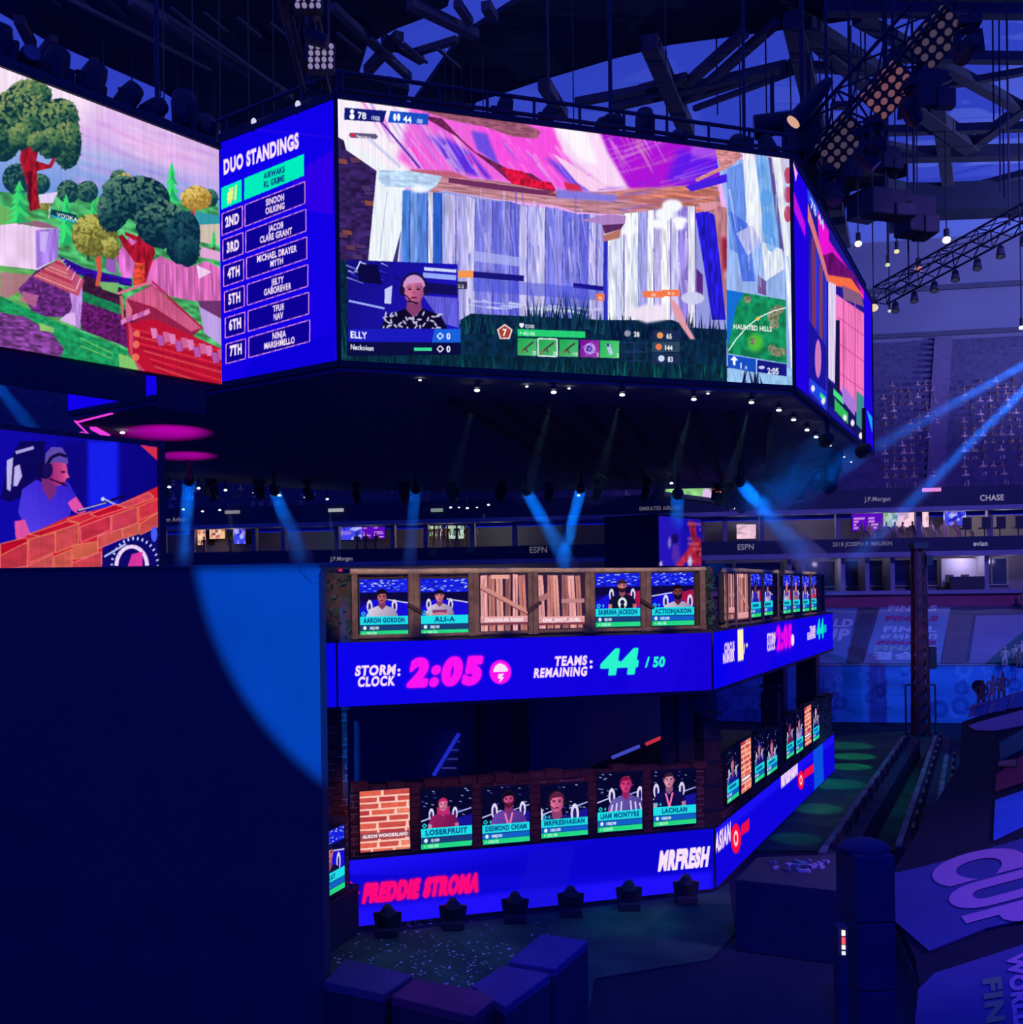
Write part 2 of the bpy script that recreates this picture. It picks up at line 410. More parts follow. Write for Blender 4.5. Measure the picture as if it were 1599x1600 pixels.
def strokes(c, poly, n, d, ln, wd, cols, alpha=0.5, soft=0):
    """brush strokes of direction d scattered over a quad given by 4 corners"""
    g = c.rng; A, B, C, D = [np.array(p, float) for p in poly]
    for i in range(n):
        a, b = g.random(), g.random(); p = A * (1 - a) * (1 - b) + B * a * (1 - b) + C * a * b + D * (1 - a) * b
        l = ln * (0.5 + g.random()); t = (g.random() - 0.5) * 0.25; dx, dy = d[0] - d[1] * t, d[1] + d[0] * t
        c.line((p[0] - dx * l / 2, p[1] - dy * l / 2), (p[0] + dx * l / 2, p[1] + dy * l / 2), wd * (0.4 + g.random()), cols[int(g.integers(len(cols)))], w2=wd * 0.3, alpha=alpha, soft=soft)

def paint_landscape(c):
    c.rect(-400, -100, 360, 640, (250, 225, 248), grad=((110, 150, 225), (150, 120), (175, 320)))
    c.poly([(-400, -80), (360, 235), (360, 300), (200, 250), (0, 200), (-400, 60)], (238, 168, 232), alpha=0.5, soft=10)
    c.poly([(-400, -100), (0, 95), (150, 160), (110, 215), (0, 170), (-400, 40)], (255, 236, 250), alpha=0.8, soft=14); c.poly([(150, 195), (260, 225), (330, 262), (240, 250)], (248, 190, 238), alpha=0.7, soft=8)
    strokes(c, [(60, 150), (340, 230), (340, 300), (120, 270)], 60, (0.95, 0.30), 80, 4, [(250, 225, 248), (205, 130, 220), (240, 180, 235), (180, 120, 220)], 0.35, 2)
    strokes(c, [(120, 240), (340, 280), (340, 310), (120, 290)], 26, (0.98, 0.2), 70, 4, [(150, 130, 225), (225, 170, 235), (120, 140, 225)], 0.4, 2)
    c.poly([(-400, 280), (0, 300), (340, 318), (360, 640), (-400, 640)], (70, 165, 100), nz=(0.35, 10, 4))
    c.poly([(300, 330), (345, 338), (345, 372), (300, 360)], (50, 150, 170)); c.poly([(300, 352), (345, 350), (345, 385), (310, 378)], (205, 190, 175))
    for x, y, r in ((-30, 285, 26), (-70, 280, 30), (27, 280, 24), (62, 288, 16), (106, 300, 18), (136, 300, 17), (326, 310, 14), (185, 280, 14)):
        leaves(c, x, y, r, r, (15, 55, 75), (55, 105, 90), (95, 135, 105), 60, 3)
    leaves(c, 193, 286, 17, 14, (150, 120, 60), (195, 165, 80), (215, 190, 100), 60, 3); leaves(c, 70, 320, 10, 10, (110, 110, 50), (150, 150, 80), (180, 170, 90), 30, 2.5)
    c.poly([(60, 305), (90, 300), (82, 318), (62, 318)], (225, 205, 245))
    for x, t, b, h in ((165, 284, 325, 16), (145, 312, 350, 11), (103, 303, 378, 20), (268, 253, 338, 20), (333, 360, 385, 7), (-60, 260, 350, 26)): pine(c, x, t, b, h)
    leaves(c, 306, 310, 24, 19, (160, 120, 50), (205, 170, 85), (225, 195, 110), 110, 3.5)
    c.line((300, 328), (304, 356), 6, (200, 80, 70))
    # cliffs
    c.poly([(-400, 300), (0, 346), (30, 350), (62, 356), (92, 358), (90, 404), (58, 422), (0, 415), (-400, 380)], (238, 205, 242), nz=(0.08, 14, 20))
    c.poly([(55, 360), (92, 357), (90, 404), (56, 420)], (160, 120, 220), nz=(0.25, 3, 20)); c.poly([(62, 362), (76, 362), (70, 395), (62, 392)], (200, 175, 245))
    c.poly([(0, 345), (30, 348), (62, 356), (92, 357), (70, 348), (30, 338), (0, 330)], (150, 95, 130)); c.poly([(-400, 290), (0, 322), (60, 345), (0, 352), (-400, 320)], (105, 175, 95))
    pine(c, 30, 282, 345, 23)
    c.line((77, 322), (76, 342), 1.5, (230, 225, 240)); c.poly([(79, 327), (119, 336), (119, 347), (79, 339)], (10, 60, 80)); c.line((79, 337), (119, 348), 2, (40, 180, 235))
    c.text('VODKA', (88, 338.5), 0.07, (235, 250, 245), xs=1.0, bold=0.02, shear=0)
    c.poly([(180, 400), (205, 365), (222, 375), (222, 432), (190, 435)], (205, 105, 190), nz=(0.25, 3, 20)); c.poly([(165, 405), (180, 392), (182, 428), (165, 424)], (150, 90, 190))
    c.poly([(224, 440), (232, 412), (250, 400), (262, 406), (276, 410), (300, 416), (322, 408), (345, 420), (345, 475), (300, 470), (260, 462)], (212, 105, 182), nz=(0.22, 3, 30))
    for x in (247, 262, 284, 306, 328): c.line((x, 410 + (x % 7)), (x + 3, 462), 1.6, (165, 70, 160), alpha=0.7)
    c.poly([(306, 414), (330, 425), (310, 436)], (240, 205, 240)); c.poly([(312, 385), (345, 395), (345, 408), (312, 402)], (225, 165, 215))
    # ground, stream, shadows
    c.poly([(-400, 400), (0, 416), (60, 424), (110, 420), (110, 600), (-400, 640)], (100, 175, 95), nz=(0.15, 10, 5))
    c.poly([(92, 400), (130, 418), (185, 432), (205, 436), (205, 448), (150, 438), (110, 425)], (48, 10, 150), nz=(0.3, 6, 2))
    c.poly([(130, 430), (190, 450), (190, 480), (240, 520), (200, 545), (125, 505), (128, 450)], (60, 25, 60), nz=(0.3, 4, 3))
    c.poly([(150, 440), (185, 442), (183, 460), (160, 452)], (120, 180, 110)); c.poly([(128, 455), (190, 478), (190, 492), (126, 475)], (25, 120, 80), nz=(0.2, 4, 3))
    c.poly([(126, 470), (190, 492), (205, 545), (126, 515)], (95, 25, 100), nz=(0.4, 3, 2))
    c.poly([(0, 425), (50, 430), (40, 452), (0, 470)], (190, 110, 140), alpha=0.8); c.poly([(92, 405), (55, 424), (28, 452), (55, 495), (112, 495), (118, 455)], (98, 40, 120), nz=(0.4, 3, 2))
    c.poly([(35, 455), (60, 462), (55, 480), (30, 470)], (205, 115, 150), alpha=0.7)
    c.poly([(-400, 420), (0, 462), (60, 490), (130, 520), (200, 548), (228, 582), (100, 575), (0, 545), (-400, 520)], (28, 150, 92), nz=(0.2, 4, 3))
    c.poly([(-400, 500), (0, 488), (40, 495), (80, 520), (100, 545), (90, 566), (0, 548), (-400, 540)], (120, 60, 140), nz=(0.45, 5, 2))
    c.poly([(60, 504), (84, 512), (84, 520), (62, 516)], (140, 190, 110)); c.poly([(184, 552), (200, 556), (228, 580), (186, 574)], (130, 200, 110))
    c.line((125, 540), (175, 560), 1.5, (120, 200, 100)); c.line((125, 528), (175, 552), 1.5, (120, 200, 100))
    # the small hut
    c.poly([(108, 456), (128, 440), (128, 470), (124, 514), (102, 500), (112, 480)], (190, 140, 225), nz=(0.15, 3, 8)); c.poly([(104, 490), (116, 488), (118, 510), (92, 500)], (220, 180, 240))
    c.poly([(90, 405), (50, 432), (122, 463), (131, 438)], (190, 80, 110))
    for k in range(8):
        t = k / 8; c.line((90 - 40 * t, 406 + 27 * t), (96 + 26 * t, 408 + 54 * t), 2.2, ((225, 130, 120), (170, 40, 70), (215, 100, 110), (230, 150, 150))[k % 4])
    for k in range(7):
        t = k / 7; c.line((96 + 26 * t, 408 + 52 * t), (100 + 30 * t, 406 + 33 * t), 2, ((235, 175, 215), (170, 80, 140))[k % 2])
    # trees in front
    c.line((137, 398), (137, 408), 3, (70, 30, 40)); c.poly([(146, 395), (157, 400), (158, 430), (154, 448), (148, 446), (152, 425)], (205, 85, 70))
    leaves(c, 147, 368, 36, 33, (95, 95, 45), (150, 145, 70), (190, 185, 95), 240, 4); leaves(c, 172, 388, 14, 16, (95, 95, 45), (150, 145, 70), (190, 185, 95), 60, 4)
    c.poly([(214, 340), (230, 345), (242, 395), (232, 425), (226, 446), (207, 446), (211, 412), (192, 385), (184, 370), (190, 366), (206, 384), (214, 378), (195, 368), (194, 362), (215, 370)], (165, 20, 48), nz=(0.3, 3, 8))
    c.poly([(210, 410), (226, 412), (224, 446), (207, 446)], (215, 70, 50), nz=(0.3, 4, 3))
    for q in ((178, 325, 26, 38, 0.2), (190, 296, 30, 20, 0), (222, 312, 44, 36, 0.2), (250, 350, 40, 38, 0.5), (285, 372, 27, 42, 0.15), (292, 392, 18, 24, 0)):
        leaves(c, q[0], q[1], q[2], q[3], (8, 38, 62), (42, 92, 92) if q[0] < 260 else (15, 55, 80), (92, 132, 112) if q[0] < 260 else (35, 85, 95), 190, 4, q[4])
    c.poly([(34, 228), (61, 230), (56, 252), (76, 258), (86, 240), (90, 242), (80, 263), (57, 268), (58, 300), (62, 326), (46, 331), (42, 290), (30, 250)], (160, 22, 45), nz=(0.3, 3, 8)); c.poly([(44, 268), (50, 268), (48, 328), (42, 310)], (90, 10, 40))
    for q in ((45, 150, 36, 24, 0), (20, 178, 36, 36, 0), (4, 210, 30, 44, 0), (55, 188, 26, 40, 0), (92, 188, 30, 34, 0.2), (105, 225, 22, 40, 0), (-30, 190, 30, 50, 0), (78, 225, 20, 24, 0), (32, 215, 18, 20, 0), (58, 222, 16, 14, 0)):
        leaves(c, q[0], q[1], q[2], q[3], (12, 50, 62), (62, 108, 78), (140, 158, 98), 190, 4, q[4])
    # the timber house
    c.poly([(195, 470), (236, 444), (316, 512), (300, 525), (205, 500)], (150, 30, 70)); c.poly([(196, 466), (237, 446), (314, 512), (298, 518), (240, 480)], (205, 90, 135), nz=(0.12, 2, 20))
    for k in range(7): c.line((208 + 12 * k, 470 + 7 * k), (226 + 12 * k, 500 + 5 * k), 1, (150, 45, 90))
    c.line((183, 459), (237, 440), 4, (225, 110, 150)); c.line((237, 440), (318, 515), 3, (170, 30, 70)); c.line((188, 462), (192, 500), 4, (195, 100, 90)); c.poly([(196, 466), (206, 484), (204, 500), (196, 498)], (215, 110, 140))
    c.poly([(196, 505), (240, 498), (346, 545), (346, 604), (290, 596), (228, 582), (200, 552)], (190, 18, 52))
    for k in range(15): c.line((200 + 4 * k, 512 + 6 * k), (346, 548 + 5 * k + k * k * 0.1), 2.2, ((225, 50, 70), (150, 10, 50), (215, 85, 85), (170, 15, 40))[k % 4], alpha=0.8)
    c.poly([(200, 500), (208, 520), (206, 556), (228, 582), (216, 578), (202, 550)], (205, 70, 110)); 
    for q in ((213, 521, 5, 5), (212, 538, 5, 6), (211, 558, 6, 6)): c.ell(*q, (240, 110, 90))
    for k in range(5): c.poly([(188 + 9 * k, 500 - 3.5 * k), (196 + 9 * k, 496 - 3.5 * k), (198 + 9 * k, 503 - 3.5 * k), (189 + 9 * k, 508 - 3.5 * k)], ((225, 130, 195), (190, 90, 170))[k % 2])
    for k in range(12):
        x, y = 234 + 9.5 * k, 512 + 3.0 * k + (8 if k % 3 == 1 else 0)
        c.poly([(x, y), (x + 10, y + 1), (x + 13, y + 17), (x + 4, y + 18)], ((222, 125, 190), (175, 85, 175), (205, 100, 150))[k % 3]); c.line((x + 4, y + 18), (x + 14, y + 17), 2, (180, 30, 60))
    c.poly([(310, 478), (345, 495), (345, 540), (318, 520)], (190, 160, 230)); c.poly([(308, 470), (345, 470), (345, 498), (312, 480)], (110, 50, 110))
    c.grain(0.05, 1.5, 60)

def blades(c, x0, x1, yb, h, n, cols):
    g = c.rng
    for i in range(n):
        x = x0 + (x1 - x0) * g.random(); hh = h * (0.4 + g.random()); l = (g.random() - 0.5) * hh * 0.5
        c.poly([(x - 2, yb), (x + l, yb - hh), (x + 2.5, yb)], cols[int(g.integers(len(cols)))])
def planks(c, xs, yt, yb, cols, seam=(40, 30, 110), sway=2, nz=0.18):
    """vertical boards between the x positions; yt, yb functions of x"""
    for i, (a, b) in enumerate(zip(xs, xs[1:])):
        k = sway * (0.5 if i % 2 else -0.5)
        p = [(a, yt(a)), (b, yt(b) + (i % 3)), (b + k, (yt(b) + yb(b)) / 2), (b, yb(b)), (a, yb(a)), (a + k, (yt(a) + yb(a)) / 2)]
        c.poly(p, cols[i % len(cols)], nz=(nz, 2.5, 26)); c.path([(b, yt(b)), (b + k, (yt(b) + yb(b)) / 2), (b, yb(b))], 1.5, seam, alpha=0.8)
def paint_person(c, x, y, s, skin, hair, shirt, style='short', cap=None, arms=True, head=(0, 0), pattern=None, beard=None):
    """head-and-shoulders figure; (x, y) = chin in input units, s = head height"""
    g = c.rng; dk = lerp(skin, (40, 0, 60), 0.45)
    c.poly([(x - 1.25 * s, y + 1.7 * s), (x - 1.2 * s, y + 0.9 * s), (x - 0.95 * s, y + 0.42 * s), (x - 0.3 * s, y + 0.18 * s), (x + 0.3 * s, y + 0.18 * s), (x + 0.95 * s, y + 0.42 * s), (x + 1.2 * s, y + 0.9 * s), (x + 1.25 * s, y + 1.7 * s)], shirt, grad=(lerp(shirt, (20, 0, 60), 0.35), (x - s, y), (x + s, y + s)))
    if arms:
        for k in (-1, 1):
            c.poly([(x + k * 1.22 * s, y + 1.0 * s), (x + k * 0.92 * s, y + 1.05 * s), (x + k * 0.95 * s, y + 2.0 * s), (x + k * 1.3 * s, y + 2.0 * s)], lerp(skin, dk, 0.2 + 0.3 * (k > 0)))
    if pattern:
        for i in range(110):
            a, b = x + (g.random() - 0.5) * 2.2 * s, y + (0.35 + g.random() * 1.4) * s
            c.ell(a, b, 0.10 * s, 0.035 * s, pattern, rot=g.random() * 3, n=6)
    c.poly([(x - 0.24 * s, y - 0.15 * s), (x + 0.24 * s, y - 0.15 * s), (x + 0.28 * s, y + 0.22 * s), (x, y + 0.5 * s), (x - 0.28 * s, y + 0.22 * s)], dk)
    hx, hy = x + head[0] * s, y - 0.48 * s + head[1] * s
    if style == 'long': c.ell(hx, hy + 0.15 * s, 0.52 * s, 0.72 * s, hair)
    c.ell(hx, hy, 0.37 * s, 0.5 * s, skin, n=20, grad=(dk, (hx - 0.1 * s, hy), (hx + 0.5 * s, hy + 0.2 * s)))
    for k in (-1, 1): c.ell(hx + k * 0.38 * s, hy + 0.02 * s, 0.06 * s, 0.11 * s, dk)
    for k in (-1, 1):
        c.ell(hx + k * 0.15 * s, hy - 0.02 * s, 0.075 * s, 0.032 * s, (30, 10, 40)); c.line((hx + k * 0.07 * s, hy - 0.10 * s), (hx + k * 0.25 * s, hy - 0.10 * s), 0.045 * s, lerp(hair, (20, 5, 20), 0.5))
    c.poly([(hx - 0.02 * s, hy), (hx + 0.07 * s, hy + 0.15 * s), (hx - 0.07 * s, hy + 0.15 * s)], lerp(skin, dk, 0.6)); c.ell(hx, hy + 0.28 * s, 0.12 * s, 0.035 * s, (120, 20, 60))
    if beard: c.poly([(hx - 0.36 * s, hy + 0.05 * s), (hx - 0.2 * s, hy + 0.2 * s), (hx + 0.2 * s, hy + 0.2 * s), (hx + 0.36 * s, hy + 0.05 * s), (hx + 0.28 * s, hy + 0.45 * s), (hx, hy + 0.58 * s), (hx - 0.28 * s, hy + 0.45 * s)], beard); c.ell(hx, hy + 0.28 * s, 0.1 * s, 0.03 * s, (120, 40, 60))
    top = [(hx + 0.40 * s * math.cos(t), hy - 0.12 * s - 0.42 * s * math.sin(t)) for t in np.linspace(0, math.pi, 11)]
    c.poly(top + [(hx - 0.36 * s, hy - 0.05 * s), (hx - 0.2 * s, hy - 0.22 * s), (hx + 0.25 * s, hy - 0.25 * s), (hx + 0.36 * s, hy - 0.05 * s)], cap or hair)
    if cap: c.poly([(hx - 0.45 * s, hy - 0.18 * s), (hx + 0.42 * s, hy - 0.18 * s), (hx + 0.36 * s, hy - 0.27 * s), (hx - 0.36 * s, hy - 0.27 * s)], lerp(cap, (0, 0, 20), 0.4))
    if style == 'long':
        for k in (-1, 1): c.poly([(hx + k * 0.34 * s, hy - 0.3 * s), (hx + k * 0.5 * s, hy), (hx + k * 0.52 * s, hy + 0.85 * s), (hx + k * 0.3 * s, hy + 0.75 * s)], hair)
def headset(c, x, y, s, head=(0, 0), col=(20, 15, 40)):
    hx, hy = x + head[0] * s, y - 0.48 * s + head[1] * s
    c.path([(hx + 0.45 * s * math.cos(t), hy - 0.08 * s - 0.5 * s * math.sin(t)) for t in np.linspace(0.1, math.pi - 0.1, 9)], 0.09 * s, col)
    for k in (-1, 1): c.ell(hx + k * 0.43 * s, hy + 0.03 * s, 0.10 * s, 0.18 * s, col)
    c.line((hx - 0.4 * s, hy + 0.12 * s), (hx - 0.12 * s, hy + 0.36 * s), 0.05 * s, col)

def paint_fort(c):
    c.rect(500, 140, 1260, 620, (150, 155, 225))
    # the open roof: pink and violet sky behind beams
    c.poly([(520, 150), (1245, 245), (1245, 345), (1120, 350), (900, 335), (700, 300), (540, 290)], (236, 175, 240), nz=(0.06, 30, 30))
    c.poly([(520, 150), (650, 165), (640, 290), (590, 285), (520, 235)], (248, 238, 250), soft=6)
    c.poly([(640, 170), (760, 180), (870, 205), (905, 300), (820, 290), (740, 280), (680, 285), (620, 250)], (240, 100, 222), soft=5)
    c.poly([(750, 195), (870, 200), (905, 295), (840, 290), (790, 262), (745, 215)], (247, 80, 225), soft=3)
    c.poly([(665, 212), (700, 218), (735, 240), (770, 282), (712, 268)], (95, 45, 225), soft=3); c.poly([(735, 205), (760, 210), (780, 260), (745, 235)], (110, 75, 225), soft=2)
    c.poly([(850, 245), (900, 270), (950, 300), (900, 298)], (95, 70, 225), soft=3)
    c.poly([(925, 172), (1060, 190), (1135, 232), (1130, 275), (1085, 292), (1000, 302), (955, 290), (935, 240)], (172, 20, 215), soft=4)
    c.poly([(1060, 235), (1128, 240), (1128, 272), (1090, 290), (1040, 285)], (95, 25, 235), soft=6); c.poly([(1080, 215), (1115, 222), (1125, 250), (1080, 245)], (165, 75, 235), soft=3)
    strokes(c, [(560, 175), (720, 190), (760, 285), (640, 260)], 46, (0.55, 0.83), 60, 5, [(250, 215, 245), (240, 120, 225), (225, 190, 240), (170, 120, 235), (245, 60, 190)], 0.6, 1)
    strokes(c, [(740, 190), (900, 200), (930, 300), (820, 285)], 34, (0.6, 0.8), 55, 4, [(250, 150, 235), (235, 60, 215), (250, 200, 245), (150, 90, 230)], 0.5, 1)
    strokes(c, [(920, 185), (1110, 215), (1110, 290), (950, 300)], 46, (0.93, -0.3), 70, 3, [(190, 60, 225), (220, 150, 235), (150, 15, 205), (205, 120, 190), (130, 40, 230)], 0.5, 1)
    strokes(c, [(940, 180), (1040, 190), (1010, 260), (960, 250)], 18, (0.5, 0.86), 50, 4, [(215, 140, 220), (205, 140, 160), (230, 190, 240)], 0.5, 1)
    c.poly([(850, 168), (925, 178), (950, 240), (985, 300), (945, 292), (880, 240)], (250, 215, 248), soft=3); c.poly([(868, 200), (915, 205), (935, 260), (905, 250)], (255, 245, 255), soft=4)
    c.poly([(862, 240), (880, 250), (965, 305), (940, 312), (900, 285)], (250, 205, 240), soft=1)
    c.line((594, 190), (655, 263), 3.5, (95, 55, 175)); c.line((575, 217), (625, 262), 5, (190, 195, 235), alpha=0.7)
    c.poly([(628, 164), (690, 172), (760, 186), (800, 186), (845, 206), (838, 218), (800, 214), (760, 200), (700, 188)], (150, 85, 110), nz=(0.2, 8, 2))
    c.poly([(655, 180), (690, 186), (720, 218), (742, 238), (800, 268), (830, 272), (868, 298), (860, 304), (800, 288), (770, 262), (735, 235), (712, 214)], (105, 35, 82), nz=(0.2, 4, 4))
    c.poly([(782, 262), (815, 268), (835, 282), (862, 286), (868, 299), (832, 294), (800, 290)], (205, 20, 62), nz=(0.3, 4, 6)); c.poly([(880, 285), (905, 290), (910, 302), (885, 300)], (215, 40, 80), soft=1)
    c.poly([(640, 265), (705, 268), (735, 280), (690, 279), (640, 272)], (190, 95, 120), soft=1)
    # eaves and lintels
    c.poly([(670, 300), (690, 276), (780, 284), (862, 300), (960, 300), (1120, 286), (1130, 340), (1090, 345), (960, 335), (900, 332), (870, 322), (780, 312), (690, 298), (672, 308)], (188, 128, 142), nz=(0.22, 26, 2))
    c.poly([(700, 278), (862, 300), (872, 308), (780, 298), (700, 286)], (110, 45, 95)); c.poly([(960, 302), (1100, 290), (1125, 302), (1100, 330), (1000, 322)], (205, 120, 105), nz=(0.25, 30, 2), soft=1)
    strokes(c, [(880, 296), (1110, 292), (1110, 330), (900, 325)], 40, (0.97, -0.1), 55, 4, [(215, 150, 130), (170, 90, 120), (225, 175, 195), (190, 90, 90), (140, 110, 215)], 0.55, 1)
    c.poly([(870, 296), (965, 306), (960, 316), (868, 310)], (130, 120, 225), soft=2)
    # stone wall on the far side
    c.poly([(522, 212), (545, 225), (590, 262), (586, 330), (576, 412), (522, 425)], (52, 32, 92), nz=(0.35, 8, 5))
    for k in range(14):
        a, b = c.rng.random(), c.rng.random(); x, y = 526 + 48 * a, 240 + 160 * b
        c.poly([(x, y), (x + 14, y + 2), (x + 16, y + 9), (x + 2, y + 8)], ((80, 55, 110), (110, 60, 80), (45, 25, 95), (150, 80, 60))[k % 4], alpha=0.8); c.line((x, y + 9), (x + 18, y + 10), 1, (20, 10, 60))
    # left white post and its cap, blue boards
    c.poly([(535, 215), (592, 252), (605, 262), (588, 268), (540, 235)], (240, 242, 250))
    c.poly([(588, 262), (632, 268), (632, 300), (622, 412), (574, 410)], (236, 242, 250), nz=(0.05, 3, 30)); c.line((604, 300), (592, 405), 1.2, (170, 190, 230)); c.poly([(626, 360), (620, 412), (612, 412)], (60, 50, 120))
    planks(c, [628, 640, 652, 668, 676, 690, 700], lambda x: 298 + (x - 630) * 0.06, lambda x: 414, [(70, 125, 215), (110, 150, 225), (85, 130, 220), (225, 225, 245), (45, 95, 205), (150, 165, 230)])
    c.poly([(592, 266), (640, 268), (690, 276), (682, 290), (668, 300), (640, 294), (600, 292), (590, 280)], (185, 212, 245), nz=(0.12, 8, 3)); c.ell(655, 296, 14, 6, (240, 245, 252), soft=2)
    # the long board wall
    xs = [696, 712, 728, 742, 756, 769, 783, 797, 811, 824, 838, 852, 866, 880, 893, 906, 920, 932, 943]
    planks(c, xs, lambda x: 303 + (x - 696) * 0.14 + 2 * math.sin(x), lambda x: 520, [(192, 186, 238), (172, 168, 232), (200, 196, 240), (118, 120, 222), (140, 138, 226), (105, 108, 218), (128, 128, 224), (98, 100, 214)], seam=(50, 45, 165))
    strokes(c, [(745, 310), (940, 340), (940, 420), (745, 400)], 60, (0.1, 1), 40, 3, [(205, 205, 245), (85, 90, 215), (170, 172, 238)], 0.5)
    strokes(c, [(700, 405), (940, 420), (940, 520), (700, 510)], 50, (0.1, 1), 30, 3, [(60, 70, 210), (150, 160, 236), (110, 140, 235), (40, 50, 200)], 0.5)
    c.poly([(738, 392), (822, 404), (822, 418), (738, 408)], (175, 182, 240), alpha=0.7); c.poly([(738, 424), (818, 431), (818, 440), (738, 434)], (25, 20, 120)); c.poly([(895, 442), (945, 448), (945, 455), (895, 450)], (25, 20, 140)); c.poly([(738, 434), (900, 448), (940, 455), (940, 470), (738, 455)], (70, 80, 215), alpha=0.5)
    strokes(c, [(738, 470), (940, 482), (940, 492), (738, 480)], 24, (1, 0.1), 26, 4, [(215, 225, 250)], 0.6)
    # bright boards to the side, smoke, dark board, brown post
    xs = [943, 949, 962, 975, 986, 998, 1012, 1022, 1034, 1048, 1060, 1074, 1086]
    planks(c, xs, lambda x: 338 - (x - 943) * 0.12, lambda x: 520, [(40, 50, 200), (232, 236, 250), (205, 208, 245), (240, 242, 252), (222, 230, 250), (160, 160, 232), (240, 240, 252), (190, 180, 235), (246, 246, 253), (200, 195, 240), (150, 130, 225), (225, 222, 247)], seam=(80, 60, 160))
    strokes(c, [(950, 350), (1080, 340), (1080, 470), (950, 480)], 50, (0.05, 1), 40, 3, [(250, 250, 255), (190, 205, 248), (165, 160, 236), (235, 225, 250)], 0.5)
    for q in ((1050, 322, 16, 10), (1038, 335, 14, 10), (1030, 350, 12, 8), (1062, 345, 12, 6), (980, 358, 16, 10), (1062, 352, 8, 8)): c.ell(*q, (246, 248, 254), soft=2)
    c.poly([(1086, 334), (1104, 330), (1122, 340), (1132, 420), (1134, 500), (1112, 500), (1100, 420)], (38, 28, 215), nz=(0.3, 3, 20)); c.poly([(1088, 420), (1098, 430), (1098, 470), (1088, 460)], (90, 40, 130))
    c.poly([(905, 345), (950, 335), (978, 338), (976, 350), (945, 362), (940, 380), (940, 350)], (175, 130, 200)); c.poly([(943, 365), (976, 352), (976, 358), (945, 372)], (235, 225, 245)); c.poly([(940, 352), (975, 350), (970, 358), (945, 366)], (90, 45, 100)); c.poly([(943, 368), (970, 358), (968, 372), (944, 378)], (185, 115, 105))
    c.poly([(1090, 318), (1118, 316), (1122, 325), (1100, 332)], (220, 150, 165)); c.poly([(1118, 322), (1136, 325), (1142, 430), (1134, 500), (1126, 420), (1116, 335)], (192, 128, 140), nz=(0.2, 4, 20)); c.poly([(1126, 370), (1150, 375), (1152, 410), (1130, 425)], (150, 25, 55), soft=4)
    # the boards at the end
    c.poly([(1120, 250), (1245, 250), (1245, 610), (1134, 610), (1136, 330)], (150, 180, 238), nz=(0.12, 4, 30))
    c.poly([(1115, 225), (1140, 215), (1160, 245), (1140, 262), (1088, 285), (1086, 280), (1124, 262)], (205, 135, 140), nz=(0.2, 8, 3)); c.poly([(1070, 292), (1135, 272), (1136, 285), (1080, 300)], (70, 30, 225))
    for q, col in (([(1135, 265), (1160, 255), (1166, 330), (1160, 400), (1140, 390)], (100, 140, 228)), ([(1160, 233), (1178, 238), (1190, 330), (1190, 380), (1168, 360)], (240, 242, 252)), ([(1180, 240), (1200, 244), (1216, 330), (1222, 400), (1196, 400)], (120, 175, 238)),
                   ([(1200, 246), (1208, 248), (1226, 390), (1220, 400)], (92, 70, 140)), ([(1206, 246), (1222, 248), (1236, 400), (1244, 560), (1236, 580), (1226, 400)], (246, 246, 252)), ([(1218, 248), (1244, 252), (1244, 400), (1232, 380)], (205, 200, 225)),
                   ([(1140, 330), (1168, 350), (1180, 440), (1160, 440)], (70, 105, 225)), ([(1150, 365), (1175, 352), (1190, 378), (1168, 400)], (190, 190, 240)), ([(1190, 378), (1222, 390), (1226, 420), (1195, 440)], (236, 240, 252)), ([(1184, 430), (1197, 440), (1197, 462), (1184, 458)], (105, 70, 130))): c.poly(q, col, alpha=0.9, nz=(0.12, 3, 20))
    for q in ((1190, 268, 6, 12), (1197, 310, 9, 14), (1199, 350, 9, 20), (1205, 380, 8, 14)): c.ell(*q, (80, 150, 235), alpha=0.6)
    for y in (275, 305, 335): c.ell(1231, y, 6, 13, (190, 70, 110))
    strokes(c, [(1140, 250), (1230, 260), (1235, 450), (1140, 440)], 36, (0.12, 1), 46, 3, [(235, 240, 252), (170, 205, 246), (110, 150, 235)], 0.5)
    # grass
    c.poly([(520, 400), (545, 412), (545, 560), (1135, 592), (1135, 515), (1080, 512), (1050, 500), (940, 500), (735, 490), (718, 500), (718, 560), (545, 560), (520, 570)], (9, 38, 66), nz=(0.3, 6, 8)); c.poly([(520, 545), (1140, 572), (1140, 605), (520, 575)], (8, 42, 62), nz=(0.35, 3, 12))
    blades(c, 715, 945, 522, 30, 90, [(8, 32, 66), (12, 60, 80), (16, 76, 84), (6, 24, 60)]); blades(c, 945, 1140, 530, 34, 80, [(8, 28, 62), (10, 48, 78), (6, 20, 58)]); blades(c, 820, 920, 515, 44, 60, [(8, 26, 60), (14, 58, 82), (10, 40, 70)])
    blades(c, 522, 1136, 590, 26, 150, [(10, 62, 76), (8, 40, 62), (16, 90, 86), (6, 26, 55)]); blades(c, 522, 545, 560, 60, 20, [(12, 70, 80), (8, 36, 62)])
    c.poly([(1045, 462), (1062, 480), (1072, 505), (1086, 530), (1078, 530), (1064, 510), (1052, 490)], (225, 155, 170), soft=1); c.ell(1082, 466, 18, 10, (205, 205, 242), soft=1); c.poly([(970, 490), (1010, 475), (1040, 478), (1040, 500), (1010, 505)], (240, 225, 245), soft=2)
    c.rect(1136, 575, 1240, 610, (150, 195, 238), nz=(0.1, 3, 10)); blades(c, 1150, 1200, 606, 30, 10, [(20, 25, 80)])
    # webcam
    cam_ = [(541, 406), (714, 413), (717, 515), (543, 514)]
    c.poly(cam_, (20, 14, 130), grad=((30, 20, 200), (541, 410), (717, 515)))
